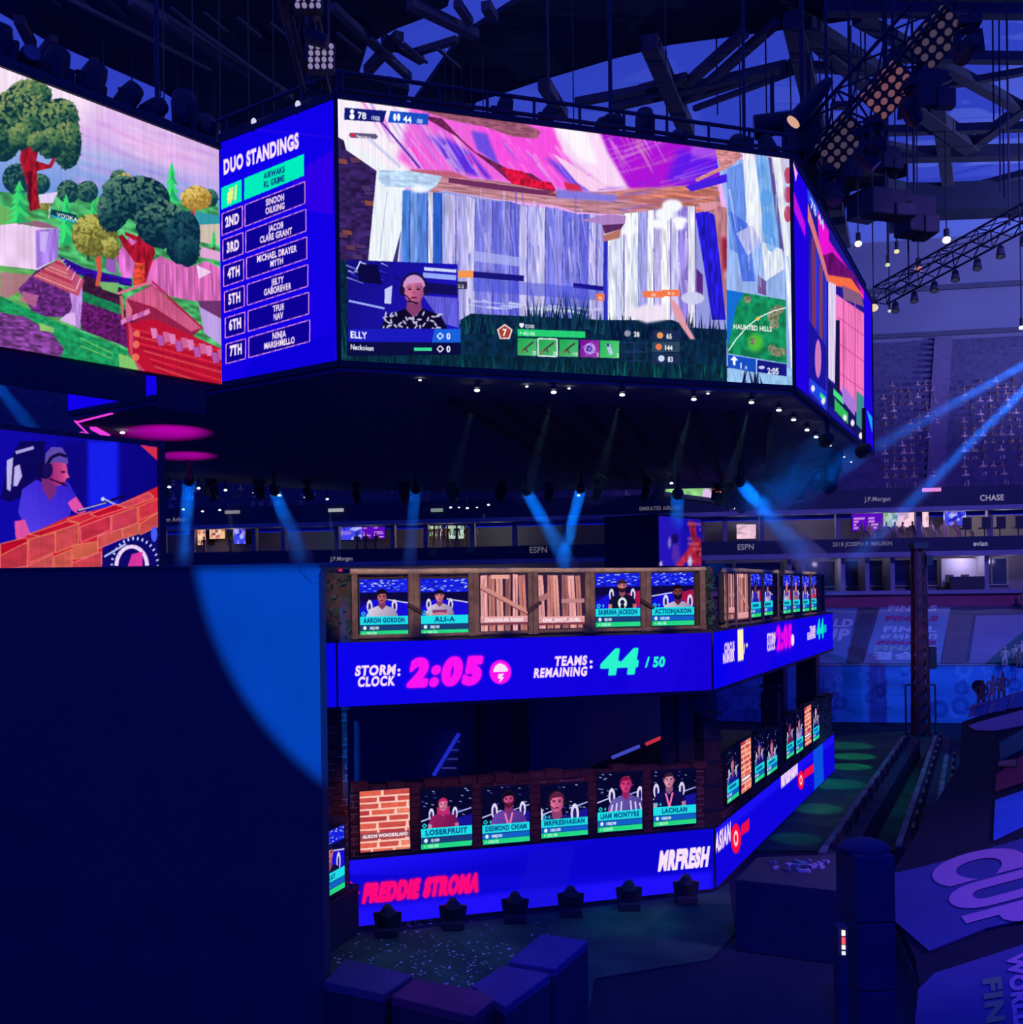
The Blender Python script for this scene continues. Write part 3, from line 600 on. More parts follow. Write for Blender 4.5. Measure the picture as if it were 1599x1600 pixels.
    strokes(c, [(545, 412), (640, 414), (640, 440), (545, 440)], 14, (0.9, 0.4), 20, 2, [(60, 70, 240), (200, 220, 255), (10, 5, 60)], 0.8)
    c.poly([(556, 412), (590, 414), (596, 445), (560, 440)], (12, 8, 66)); c.line((562, 408), (556, 422), 2, (225, 240, 255)); c.line((544, 470), (600, 482), 3, (160, 180, 250)); c.poly([(600, 452), (612, 446), (610, 475), (600, 474)], (200, 205, 250)); c.line((660, 430), (712, 434), 8, (150, 170, 250)); c.line((662, 420), (712, 424), 5, (205, 220, 255)); c.poly([(660, 462), (714, 466), (716, 512), (690, 505)], (95, 90, 215), nz=(0.15, 2, 20)); c.poly([(655, 440), (714, 446), (714, 462), (656, 458)], (18, 14, 90))
    paint_person(c, 646, 474, 44, (205, 110, 150), (205, 150, 205), (12, 10, 40), arms=False, pattern=(190, 185, 225)); headset(c, 646, 474, 44, col=(25, 15, 70))
    c.poly([(608, 455), (640, 478), (640, 490), (612, 470)], (15, 10, 50), alpha=0); c.line((636, 470), (652, 474), 3, (25, 15, 60))
    c.poly([(541, 512), (719, 514), (719, 554), (541, 556)], (10, 12, 66)); c.poly([(543, 513), (719, 514), (719, 535), (543, 534)], (26, 26, 190)); c.poly([(678, 514), (719, 514), (719, 535), (674, 535)], (24, 96, 222))
    c.text('ELLY', (547, 528), 0.16, (245, 245, 255)); c.text('Neckokun', (547, 546), 0.12, (235, 235, 250), xs=0.75); c.rect(646, 543, 674, 548, (60, 215, 150))
    for y in (525, 545): c.box([(682, y), (687, y - 5), (692, y), (687, y + 5)], 1.6, (245, 245, 255)); c.text('0', (697, y + 5), 0.15, (245, 245, 255), xs=0.9)
    # counters and tags
    c.poly([(537, 169), (603, 174), (598, 192), (537, 188)], (18, 24, 120)); c.poly([(609, 174), (669, 179), (668, 196), (605, 192)], (24, 78, 200))
    c.ell(549, 175, 3.2, 3.4, (250, 250, 255)); c.ell(549, 183, 4, 4.5, (250, 250, 255)); c.text('78', (558, 186), 0.16, (250, 250, 255), xs=0.9); c.text('/100', (579, 188), 0.10, (225, 230, 250), xs=0.8)
    c.ell(616, 184, 2.6, 6, (250, 250, 255)); c.ell(622, 184, 2.6, 6, (250, 250, 255)); c.text('44', (629, 192), 0.16, (250, 250, 255), xs=0.9); c.text('/50', (650, 193), 0.10, (225, 230, 250), xs=0.8)
    c.poly([(546, 208), (586, 210), (590, 214), (587, 218), (547, 216), (544, 212)], (95, 85, 125)); c.ell(550, 212, 3, 3, (230, 30, 70)); c.text('Neckokun', (556, 216), 0.075, (235, 225, 245), xs=0.75)
    c.rect(715, 423, 739, 434, (245, 150, 75)); c.rect(714, 440, 729, 452, (50, 45, 80)); c.text('G G', (715, 450), 0.085, (230, 230, 245), xs=0.7)
    for x0, y0, x1, y1, t in ((931, 459, 944, 470, '90'), (1004, 455, 1037, 465, '150'), (1034, 453, 1062, 463, '90 15')):
        c.rect(x0, y0, x1, y1, (242, 120, 75)); c.text(t, ((x0 + x1) / 2, y1 - 2), 0.075, (250, 235, 225), al='c', xs=0.8)
    # lower read-outs
    c.poly([(808, 503), (845, 505), (845, 513), (808, 511)], (10, 30, 60), alpha=0.6); c.poly([(811, 505), (818, 505), (818, 509), (814.5, 513), (811, 509)], (240, 245, 255)); c.text('0|100', (820, 512), 0.085, (240, 245, 255), xs=0.85)
    c.poly([(808, 514), (914, 518), (914, 528), (808, 525)], (38, 208, 118)); c.text('+ 65|100', (811, 523), 0.09, (215, 250, 225), xs=0.85)
    for k, (x0, col, t) in enumerate(((808, (30, 165, 80), '22'), (840, (30, 165, 80), '30'), (873, (30, 165, 80), '110'), (906, (120, 10, 150), '2'), (937, (40, 185, 90), '2'))):
        x1 = x0 + 30; y0 = 528 + (x0 - 808) * 0.028; c.poly([(x0, y0), (x1, y0 + 1), (x1, y0 + 28), (x0, y0 + 27)], col, grad=(lerp(col, (255, 255, 255), 0.25), (x0, y0), (x1, y0 + 28)))
        if k < 3: c.line((x0 + 6, y0 + 21), (x0 + 25, y0 + 6), 3, (60, 75, 60)); c.line((x0 + 12, y0 + 15), (x0 + 16, y0 + 22), 2.5, (90, 70, 60)); c.line((x0 + 8, y0 + 18), (x0 + 6, y0 + 24), 3, (150, 110, 80))
        elif k == 3: c.ell(x0 + 15, y0 + 14, 9, 9, (190, 150, 235)); c.ell(x0 + 14, y0 + 14, 5, 5, (40, 40, 130)); [c.line((x0 + 15, y0 + 14), (x0 + 15 + 13 * math.cos(a), y0 + 14 + 12 * math.sin(a)), 1.6, (150, 110, 230)) for a in (0.6, 2, 3.4, 5)]
        else: c.line((x0 + 12, y0 + 6), (x0 + 18, y0 + 22), 6, (190, 200, 240)); c.line((x0 + 12, y0 + 5), (x0 + 13, y0 + 10), 4, (50, 60, 150))
        c.text(t, (x1 - 1, y0 + 26), 0.085, (235, 250, 240), al='r', xs=0.8)
        if k == 1: c.box([(x0, y0), (x1, y0 + 1), (x1, y0 + 28), (x0, y0 + 27)], 2, (225, 240, 240))
    for x0 in (971, 991): 
        for y0 in (535, 550): c.box([(x0, y0), (x0 + 19, y0 + 0.6), (x0 + 19, y0 + 14), (x0, y0 + 13.4)], 0.8, (40, 60, 110))
    for x, y, t, col in ((990, 526, '28', (150, 150, 175)), (1041, 529, '65', (235, 150, 90)), (1039, 547, '144', (235, 120, 80)), (1043, 565, '83', (200, 215, 245))):
        c.rect(1018, y - 13, 1062, y + 3, (75, 95, 120) if t == '144' else (40, 50, 100), alpha=0.55 if x > 1000 else 0); c.ell(x - 10 if x > 1000 else 980, y - 5, 5, 5, col); c.text(t, (x, y), 0.13, (245, 245, 255), xs=0.85)
    pg = [(788 + 13 * math.sin(k * 1.2566), 519 - 13 * math.cos(k * 1.2566)) for k in range(5)]; c.poly(pg, (240, 215, 215)); c.poly([(788 + 0.8 * (x - 788), 519 + 0.8 * (y - 519)) for x, y in pg], (165, 62, 50)); c.text('7', (788, 525), 0.17, (250, 245, 240), al='c', xs=0.9)
    # map
    m_ = [(1135, 453), (1228, 469), (1229, 568), (1137, 552)]
    c.poly(m_, (20, 135, 90), nz=(0.22, 8, 8)); c.poly([(1135, 453), (1162, 458), (1150, 480), (1146, 500), (1136, 545)], (22, 110, 215)); c.ell(1180, 535, 12, 14, (80, 190, 60), soft=4)
    for q in ((1168, 468, 6, 6), (1208, 494, 9, 12), (1216, 484, 9, 7), (1210, 508, 8, 6), (1216, 550, 13, 7), (1206, 544, 6, 6), (1176, 533, 4, 6)): c.ell(*q, (125, 130, 105), nz=(0.3, 3, 3))
    c.path([(1138, 548), (1150, 530), (1168, 510), (1186, 496), (1208, 486), (1228, 481)], 1.6, (250, 250, 250)); c.line((1182, 500), (1186, 496), 5, (250, 190, 90))
    c.text('HAUNTED HILLS', (1146, 514), 0.13, (245, 240, 240), width=1.14)
    c.poly([(1137, 554), (1181, 561), (1181, 582), (1137, 574)], (22, 78, 195)); c.poly([(1183, 562), (1229, 569), (1229, 588), (1183, 581)], (22, 24, 130)); c.poly([(1141, 562), (1147, 556), (1153, 563), (1149, 563), (1149, 571), (1145, 570), (1145, 563)], (245, 248, 255))
    c.text('1', (1157, 576), 0.16, (245, 248, 255)); c.text('/9', (1163, 577), 0.09, (215, 225, 250)); c.ell(1190, 574, 5, 2.5, (200, 210, 245)); c.text('2:05', (1199, 584), 0.165, (245, 248, 255), xs=0.85)
    c.grain(0.04, 1.2, 80)

def paint_standings(c, second=True):
    c.rect(-50, 0, 700, 800, (14, 0, 238), grad=((20, 0, 225), (340, 200), (520, 600)))
    c.poly([(455, 275), (523, 235), (523, 335), (485, 330)], (50, 0, 232), alpha=0.8); c.line((370, 200), (520, 215), 3, (40, 10, 225), alpha=0.6); c.poly([(400, 560), (523, 520), (523, 565), (380, 590)], (8, 0, 215), alpha=0.7)
    c.text('DUO STANDINGS', (352, 274), 0.38, (250, 225, 250), bold=0.065, width=2.63)
    names = (('#1', 'AIRWAKS', 'RL GRIME'), ('2ND', 'SINOOH', 'OILKING'), ('3RD', 'JACOB', 'CLARE GRANT'), ('4TH', 'MICHAEL DRAYER', 'MYTH'), ('5TH', 'JELTY', 'GABOREVER'), ('6TH', 'TFUE', 'NAV'), ('7TH', 'NINJA', 'MARSHMELLO'))
    for k, (a, b, d) in enumerate(names):
        # boxes in photo coordinates; the lettering inside in metres
        l0, l1 = 348 + 1.25 * k, 380 + 1.0 * k; b0, b1 = 384 + 1.2 * k, 477.5 + 1.5 * k
        ty, by = 294 + 40.6 * k, 328 + 40.0 * k; rt, rb = 241 + 43.1 * k, 275 + 43.0 * k
        f = lambda x: (x - l0) / (b1 - l0)
        q = lambda x, t: ty + (rt - ty) * f(x) if t else by + (rb - by) * f(x)
        L = [(l0, q(l0, 1)), (l1, q(l1, 1)), (l1, q(l1, 0)), (l0, q(l0, 0))]; B = [(b0, q(b0, 1)), (b1, q(b1, 1)), (b1, q(b1, 0)), (b0, q(b0, 0))]
        if k == 0:
            c.poly(L, (0, 238, 190)); c.poly(B, (0, 238, 190))
        else:
            for Q in (L, B): c.poly(Q, (12, 0, 150)); c.box(Q, 1.3, (235, 150, 225))
        x = (l0 + l1) / 2; c.text(a, (x, q(x, 0) - (9 if k else 6)), 0.27 if k else 0.38, (255, 240, 130) if k == 0 else (250, 228, 250), al='c', bold=0.07, xs=0.66, shear=0.1 if k == 0 else 0)
        x = (b0 + b1) / 2; col = (16, 50, 130) if k == 0 else (250, 225, 250); h = q(x, 0) - q(x, 1)
        c.text(b, (x, q(x, 1) + h * 0.45), 0.16, col, al='c', bold=0.04, xs=0.74); c.text(d, (x, q(x, 1) + h * 0.85), 0.16, col, al='c', bold=0.04, xs=0.74)
    c.box([(130, 618), (150, 612), (150, 560), (130, 566)], 1.2, (235, 150, 225)) if second else None

def paint_side(c):
    c.rect(1200, 0, 1420, 900, (30, 0, 225))
    c.poly([(1236, 290), (1258, 350), (1258, 372), (1240, 330)], (190, 20, 235), soft=1); c.poly([(1238, 252), (1246, 272), (1243, 285)], (250, 170, 235))
    pic = [(1263, 297), (1350, 450), (1350, 690), (1263, 618)]
    c.poly(pic, (30, 24, 150)); c.poly([(1261, 290), (1280, 330), (1284, 350), (1262, 315)], (40, 70, 235))
    c.poly([(1277, 330), (1295, 362), (1295, 430), (1280, 400)], (235, 20, 215)); c.poly([(1292, 372), (1350, 456), (1350, 470), (1320, 435), (1292, 420)], (225, 20, 205)); c.poly([(1284, 400), (1300, 395), (1335, 430), (1345, 455), (1292, 440)], (105, 15, 110), nz=(0.4, 2, 12))
    c.poly([(1262, 318), (1290, 415), (1296, 440), (1290, 440), (1262, 345)], (215, 120, 130)); c.poly([(1264, 350), (1292, 440), (1292, 640), (1264, 610)], (45, 45, 190), nz=(0.5, 3, 30)); c.poly([(1268, 370), (1274, 385), (1274, 560), (1268, 545)], (120, 50, 100)); c.poly([(1280, 410), (1285, 420), (1285, 585), (1280, 575)], (130, 60, 90))
    c.poly([(1264, 500), (1290, 540), (1290, 610), (1264, 590)], (25, 20, 160)); c.ell(1278, 560, 5, 30, (205, 120, 190)); c.poly([(1266, 590), (1290, 612), (1290, 640), (1266, 610)], (30, 70, 225)); c.poly([(1281, 612), (1290, 620), (1290, 628), (1281, 620)], (60, 220, 150))
    c.poly([(1294, 430), (1330, 436), (1350, 465), (1320, 450), (1296, 445)], (250, 110, 70)); c.poly([(1294, 440), (1306, 445), (1306, 600), (1294, 590)], (220, 205, 240), nz=(0.15, 2, 20)); c.poly([(1306, 460), (1350, 490), (1350, 660), (1306, 600)], (245, 120, 190), nz=(0.12, 3, 30)); c.poly([(1316, 446), (1345, 460), (1350, 480), (1318, 468)], (130, 90, 130))
    for x in (1318, 1336): c.line((x, 470), (x, 650), 1.5, (190, 70, 150))
    for y in (495, 535, 580): c.line((1308, y), (1350, y + 30), 1.2, (190, 60, 150))
    c.poly([(1306, 500), (1312, 500), (1312, 620), (1304, 600)], (25, 15, 70)); c.poly([(1294, 592), (1350, 660), (1350, 695), (1294, 630)], (20, 20, 90)); c.poly([(1302, 606), (1318, 622), (1318, 632), (1302, 616)], (70, 230, 130)); c.poly([(1304, 622), (1325, 645), (1325, 662), (1304, 640)], (50, 190, 95)); c.poly([(1338, 610), (1350, 620), (1350, 675), (1338, 662)], (60, 140, 150)); c.poly([(1316, 600), (1336, 625), (1336, 650), (1316, 625)], (170, 120, 220))
    for x, y in ((1270, 606), (1286, 626), (1320, 652), (1332, 660), (1345, 680)): c.ell(x, y, 3, 5, (240, 230, 250))
    c.text('78 44', (1266, 325), 0.3, (190, 210, 250), xs=2.2)
    c.poly([(1354, 640), (1363, 652), (1363, 676)], (20, 170, 245))
    c.grain(0.05, 1, 20)

def paint_player(c):
    c.rect(-400, 600, 300, 900, (16, 8, 165), grad=((8, 4, 120), (60, 700), (250, 780)))
    c.rect(135, 690, 184, 800, (22, 30, 235), soft=3); c.rect(95, 690, 135, 800, (12, 6, 130), soft=3)
    c.poly([(30, 690), (70, 690), (72, 760), (15, 785), (0, 780), (10, 730)], (12, 6, 90)); c.poly([(10, 720), (20, 715), (16, 768), (10, 765)], (190, 180, 235)); c.poly([(22, 730), (30, 726), (34, 745), (26, 760), (20, 760)], (190, 175, 235)); c.line((24, 708), (52, 700), 5, (170, 160, 225)); 
    c.poly([(28, 800), (34, 765), (56, 750), (78, 760), (105, 752), (118, 775), (110, 800), (100, 832), (50, 845), (40, 830)], (52, 32, 205), grad=((80, 60, 228), (105, 760), (40, 830)))
    c.poly([(64, 745), (84, 745), (88, 768), (78, 784), (66, 765)], (120, 40, 120)); c.poly([(105, 786), (118, 776), (134, 800), (122, 804), (112, 798)], (222, 80, 170)); c.poly([(22, 815), (38, 812), (50, 842), (40, 848), (24, 842)], (222, 80, 165))
    c.ell(90, 738, 15, 22, (205, 70, 140), grad=((140, 30, 110), (100, 738), (74, 738))); c.poly([(103, 735), (108, 747), (101, 748)], (222, 90, 150)); c.ell(97, 755, 5, 1.6, (110, 10, 60)); c.ell(98, 738, 4, 1.6, (40, 5, 50)); c.ell(70, 735, 12, 14, (14, 6, 70))
    c.poly([(70, 728), (70, 710), (80, 699), (96, 700), (104, 712), (106, 726), (86, 722)], (92, 72, 170)); c.path([(72, 728), (80, 715), (92, 710), (104, 714)], 5, (16, 8, 60)); c.ell(73, 737, 8, 11, (22, 12, 90)); c.line((76, 748), (104, 760), 2.5, (18, 8, 60))
    c.line((120, 800), (195, 775), 4, (14, 6, 70)); c.line((122, 798), (165, 786), 2, (170, 165, 225)); c.ell(160, 780, 3, 3, (235, 230, 250)); c.line((158, 778), (182, 790), 2.5, (180, 190, 240))
    c.poly([(218, 696), (247, 700), (247, 722)], (215, 45, 80))
    c.poly([(-400, 960), (0, 862), (45, 835), (105, 808), (185, 788), (247, 760), (247, 815), (160, 845), (158, 890), (-400, 960)], (205, 30, 52))
    rows = [[(-40, 872), (0, 860), (45, 835), (100, 822), (45, 858), (0, 880)], ]
    for i, (x0, y0, x1, y1, x2, y2, x3, y3, col) in enumerate(((0, 862, 42, 848, 42, 885, 0, 890, (190, 48, 68)), (44, 843, 85, 832, 86, 862, 44, 880, (196, 62, 76)), (86, 828, 122, 818, 122, 850, 86, 864, (200, 70, 78)), (124, 824, 172, 806, 172, 828, 126, 848, (192, 45, 70)), (174, 806, 214, 792, 214, 818, 174, 832, (196, 56, 80)), (216, 792, 248, 778, 248, 800, 216, 814, (210, 50, 72)),
            (42, 884, 82, 866, 82, 890, 42, 890, (196, 76, 80)), (84, 870, 112, 858, 112, 890, 84, 890, (202, 84, 76)), (114, 852, 152, 846, 152, 868, 114, 874, (206, 92, 74)), (152, 838, 190, 826, 190, 842, 152, 858, (200, 78, 76)), (190, 828, 216, 816, 216, 834, 192, 842, (204, 84, 76)), (218, 818, 248, 800, 248, 822, 218, 836, (198, 70, 74)), (112, 880, 158, 862, 158, 890, 112, 890, (196, 62, 76)),
            (44, 835, 104, 815, 124, 818, 62, 838, (190, 15, 48)), (104, 812, 140, 800, 150, 806, 124, 818, (205, 35, 62)), (140, 804, 180, 788, 196, 794, 152, 808, (188, 12, 45)), (182, 790, 232, 770, 240, 778, 200, 794, (215, 65, 90)), (0, 850, 40, 840, 44, 846, 0, 868, (185, 10, 42)))):
        q = [(x0, y0), (x1, y1), (x2, y2), (x3, y3)]; c.poly(q, col, nz=(0.08, 10, 6)); c.box(q, 1.6, (228, 130, 95) if i % 3 else (250, 120, 130), alpha=0.8)
    c.poly([(160, 860), (247, 825), (247, 890), (158, 890)], (14, 8, 105)); c.path([(205 + 24 * math.cos(t), 884 - 30 * math.sin(t)) for t in np.linspace(0, 3.14, 12)], 6, (240, 215, 250)); c.poly([(197 + 0, 890), (205, 866), (222, 862), (222, 890)], (215, 50, 160)); 
    for k in range(16): a = k / 15 * 3.1; c.line((210 + 34 * math.cos(a), 884 - 40 * math.sin(a)), (210 + 38 * math.cos(a), 884 - 45 * math.sin(a)), 2.4, (205, 215, 255))
    c.line((162, 870), (196, 850), 3, (180, 190, 245)); c.ell(240, 835, 5, 12, (70, 90, 245)); c.grain(0.04, 1, 40)
# ------------------------------------------------------------------ the hall: floor, far stand, suites, roof
def struct(name, mb, mat, **k):
    o = mb.build(name, mat, **k); o['kind'] = 'structure'; return o
FLOOR = pbr('field_floor', (0.012, 0.022, 0.045), 0.9, noise=((0.006, 0.010, 0.03), 0.35, 2.5), bump=0.3, scale=9)
FABRIC = pbr('roof_fabric', (0.62, 0.66, 0.74), 0.9, noise=((0.50, 0.55, 0.66), 0.12))
_b = FABRIC.node_tree; _p = _b.nodes['Principled BSDF']; _t = _b.nodes.new('ShaderNodeBsdfTranslucent'); _t.inputs[0].default_value = (0.26, 0.30, 0.42, 1)
_m = _b.nodes.new('ShaderNodeMixShader'); _m.inputs[0].default_value = 0.55
_b.links.new(_p.outputs[0], _m.inputs[1]); _b.links.new(_t.outputs[0], _m.inputs[2]); _b.links.new(_m.outputs[0], _b.nodes['Material Output'].inputs[0])
mb = MB(); mb.box((8, 40, -0.1), (130, 130, 0.2)); struct('floor', mb, FLOOR)
FB = Face.px(270, 1550, 76, 66.5, 800); FB.O.z = 0
Zb = lambda y: FB.uv(1540, y)[1]
ub = lambda px, y=820: FB.uv(px, y)[0]
UL, UR = ub(-500), ub(1900)
BAND = pbr('band_vinyl', (0.02, 0.028, 0.055), 0.6)
SUITE = pbr('suite_plaster', (0.22, 0.20, 0.22), 0.8, noise=((0.17, 0.15, 0.18), 0.6))
SUITE_W = pbr('suite_cream', (0.55, 0.46, 0.36), 0.8)
SEATM = pbr('stand_risers', (0.11, 0.09, 0.16), 0.9, noise=((0.05, 0.045, 0.09), 2.5))
GLASS_DK = pbr('tinted_window', (0.03, 0.04, 0.08), 0.15, spec=0.5)
for i, (ya, yb_, m, o) in enumerate(((790, 759, BAND, 0.25), (797, 790, CONC, 0.45), (860, 838, BAND, 0.25), (868, 860, CONC, 0.45), (927, 921, CONC, 0.3))):
    mb = MB(); slab(mb, FB, UL, UR, Zb(ya), Zb(yb_), -0.5, o); struct('trim_%d' % (i + 1), mb, m)
mb = MB(); slab(mb, FB, UL, UR, Zb(868), Zb(797), -5.5, -5.2); struct('wall_suites', mb, SUITE)
mb = MB(); slab(mb, FB, UL, UR, Zb(927), Zb(868), -3.5, -3.2); struct('wall_lounges', mb, SUITE)
mb = MB(); slab(mb, FB, UL, UR, Zb(947), Zb(927), -0.4, 0.0); struct('wall_parapet', mb, pbr('plum_paint', (0.34, 0.07, 0.12), 0.8, noise=((0.24, 0.05, 0.10), 1.0)))
# lower terrace down to the perimeter board
zT0, zT1 = Zb(947), Zb(947)
PB0 = atz(1300, 1125, 0); PBY = PB0.y
FP = Face(atz(1100, 1128, 0), FB.d); FP.O.z = 0
zP = FP.uv(1540, 1040)[1]
oT = (FP.O - FB.O).dot(FB.n)
mb = MB(); up = [FB.pt(UL, zT0, 0), FB.pt(UR, zT0, 0), FB.pt(UR, zP, oT), FB.pt(UL, zP, oT)]
mb.prism(up, (0, 0, -0.6)); struct('terrace_floor', mb, pbr('terrace', (0.12, 0.11, 0.16), 0.9, noise=((0.07, 0.06, 0.11), 0.8)))
# upper bowl: twenty-two stepped rows
mb = MB(); z0 = Zb(759); NROW, RD, RH = 22, 0.92, 0.66
for r in range(NROW):
    slab(mb, FB, UL, UR, z0 - 0.6, z0 + r * RH, -0.25 - (r + 1) * RD, -0.25 - r * RD)
    slab(mb, FB, UL, UR, z0 + r * RH, z0 + r * RH + 0.72, -0.25 - r * RD - 0.10, -0.25 - r * RD - 0.04)
struct('upper_stand_floor', mb, SEATM)
for k, (a, b) in enumerate(((1450, 1478), (1090, 1115), (645, 672))):
    mb = MB()
    for r in range(NROW * 2):
        o = -0.2 - r * RD / 2; sh = 0.35 * r * (1 if k == 0 else 0); slab(mb, FB, FB.uv(a + sh, 800, o)[0], FB.uv(b + sh, 800, o)[0], z0, z0 + r * RH / 2 + 0.75, o - RD / 2, o)
    struct('stair_%d' % (k + 1), mb, pbr('stair_concrete_%d' % k, (0.17, 0.12, 0.19), 0.9, noise=((0.12, 0.09, 0.15), 2)))
oW = -0.25 - NROW * RD; zW = z0 + NROW * RH
mb = MB(); slab(mb, FB, UL, UR, z0, zW + 13, oW - 0.6, oW); struct('wall_back', mb, pbr('upper_wall', (0.20, 0.19, 0.26), 0.9, noise=((0.15, 0.14, 0.21), 0.2)))
for k, (za, zb_) in enumerate(((0.6, 1.0), (4.6, 5.0))):
    mb = MB(); slab(mb, FB, UL, UR, zW + za, zW + zb_, oW, oW + 0.25); struct('trim_%d' % (6 + k), mb, STEEL)
# roof: fabric bays between steel
ZR = 38.0
far = FB.pt(0, 0, oW).y + 2
mb = MB(); mb.add([(-70, -40, ZR), (95, -40, ZR), (95, far, ZR), (-70, far, ZR)], [(0, 1, 2, 3)]); struct('ceiling', mb, FABRIC)
mb = MB()
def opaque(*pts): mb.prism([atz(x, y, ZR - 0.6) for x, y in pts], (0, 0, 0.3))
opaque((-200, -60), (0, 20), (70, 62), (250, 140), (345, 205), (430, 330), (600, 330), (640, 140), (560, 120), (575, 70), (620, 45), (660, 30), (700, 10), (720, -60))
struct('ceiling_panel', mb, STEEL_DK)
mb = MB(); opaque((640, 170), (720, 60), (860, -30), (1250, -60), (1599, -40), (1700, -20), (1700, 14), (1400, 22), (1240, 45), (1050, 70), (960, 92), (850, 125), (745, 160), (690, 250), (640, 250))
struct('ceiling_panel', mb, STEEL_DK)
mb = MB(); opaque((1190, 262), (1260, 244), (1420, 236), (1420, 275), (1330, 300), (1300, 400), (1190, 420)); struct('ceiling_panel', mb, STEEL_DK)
nb = 0
def roof_bar(a, b, w, z=36.6, mat=STEEL):
    global nb
    nb += 1; m = MB(); m.beam(atz(*a, z), atz(*b, z), w, w * 0.9); o = m.build('roof_beam', mat); o['kind'] = 'structure'
for a, b, w_ in (((1240, 30), (1320, 380), 1.0), ((1245, 40), (1390, 165), 0.62), ((1262, 36), (1405, 130), 0.62), ((1340, 28), (1660, 205), 0.6), ((1385, 130), (1520, 230), 0.95), ((1455, 75), (1488, 330), 0.8), ((1515, 232), (1680, 110), 0.7),
                 ((1390, 88), (1680, 92), 0.55), ((1230, 102), (1400, 112), 0.5), ((1230, 103), (960, 165), 0.55), ((1060, 160), (1245, 100), 0.4), ((1330, 206), (1680, 196), 0.55), ((1330, 214), (1430, 234), 0.4), ((1400, 242), (1690, 236), 0.9), ((1290, 14), (1690, 20), 0.6), ((1470, 135), (1690, 96), 0.4), ((1390, 128), (1460, 140), 0.4),
                 ((1680, 250), (1490, 300), 0.5), ((1490, 300), (1405, 345), 0.5), ((1415, 292), (1690, 292), 0.5), ((1300, 165), (1330, 165), 0.4),
                 ((1015, 65), (1075, 205), 0.9), ((1028, 68), (1040, 120), 0.35), ((1165, 50), (1075, 130), 0.5), ((1215, 35), (1085, 150), 0.45), ((1000, 140), (1075, 120), 0.45), ((1085, 170), (1240, 112), 0.3), ((850, 130), (880, 180), 0.7), ((900, 160), (1070, 128), 0.45),
                 ((640, 5), (745, 55), 0.5), ((575, 110), (625, 55), 0.5), ((600, 60), (660, 95), 0.4), ((610, 75), (640, 78), 0.3), ((715, 5), (735, 35), 0.4), ((760, 8), (772, 30), 0.5), ((640, 85), (715, 62), 0.35),
                 ((30, 30), (50, 70), 0.5), ((60, 90), (85, 60), 0.4), ((120, 130), (150, 95), 0.4), ((520, 10), (640, 120), 0.4), ((200, -10), (450, 150), 0.35)): roof_bar(a, b, w_)
for a, b, w_ in (((1400, 318), (1690, 306), 2.2), ((1340, 330), (1400, 300), 2.0), ((1392, 345), (1440, 340), 1.6)): roof_bar(a, b, w_, 35.6, STEEL_DK)
for k in range(26):   # ridge ribs of the dark bay over the screens
    a = (60 + 26 * k, -20 + 4 * k); b = (190 + 11 * k, 120 + 5.0 * k)
    if k % 2 == 0: roof_bar(a, (a[0] + 36, a[1] + 30), 0.14, 36.2)
roof_bar((205, 0), (455, 152), 0.45, 36.0); roof_bar((300, 40), (440, 140), 0.2, 35.8); roof_bar((110, 0), (330, 110), 0.2, 36)
# slim hanger cables from the roof
CABLE = pbr('cable', (0.03, 0.03, 0.05), 0.6)
for i, (x, ya, yb_) in enumerate(((1042, 80, 200), (1120, 50, 180), (1156, 60, 215), (1197, 40, 190), (1235, 60, 190), (1280, 40, 130), (1300, 50, 200), (1330, 40, 180), (1345, 35, 110), (1352, 40, 130), (1380, 40, 100), (1375, 160, 230), (1552, 25, 200), (1562, 25, 300), (1568, 160, 310), (160, 20, 110), (205, 60, 130), (250, 90, 150))):
    m = MB(); p = atz(x, ya, 37.98); q = at(x + 2, yb_, p.y); m.cyl(p, q, 0.045, 5); o = m.build('hanger_cable', CABLE); o['kind'] = 'structure'

# suites of the upper ring: partitions, back panels, televisions, guests
WARM = pbr('suite_lit_wall', (0.72, 0.62, 0.52), 0.8, noise=((0.6, 0.5, 0.42), 1.0))
zS0, zS1 = Zb(838), Zb(797); TVB = pbr('tv_back', (0.02, 0.02, 0.02), 0.4)
sw = [250, 298, 394, 440, 524, 612, 664, 737, 803, 882, 960, 1012, 1098, 1134, 1192, 1312, 1438, 1551, 1640]
for i, x in enumerate(sw):
    u = ub(x); mb = MB(); slab(mb, FB, u - 0.16, u + 0.16, zS0, zS1, -0.85, -0.3); struct('wall_partition', mb, SUITE)
def suite_lamp(x, col, p): lamp('POINT', 'suite_lamp', FB.pt(ub(x), zS1 - 0.25, -2.2), (0, 0, 0), p * 3.2, col, size=0.15)
for x, col, p in ((345, (1, 0.68, 0.5), 55), (568, (0.7, 0.6, 1), 22), (690, (1, 0.9, 0.6), 28), (640, (1, 0.75, 0.5), 18), (770, (0.95, 1, 0.75), 22), (482, (0.3, 0.8, 0.9), 8), (1162, (1, 0.85, 0.9), 20), (1250, (0.55, 0.6, 1), 16), (1380, (0.9, 0.75, 1), 40), (1495, (0.5, 0.55, 1), 40), (1222, (0.55, 0.5, 1), 16), (1290, (0.9, 0.7, 0.8), 14), (1530, (1, 0.7, 0.7), 25), (1585, (1, 0.85, 0.6), 40), (275, (0.7, 0.6, 0.8), 8), (417, (0.9, 0.7, 0.6), 8)): suite_lamp(x, col, p)
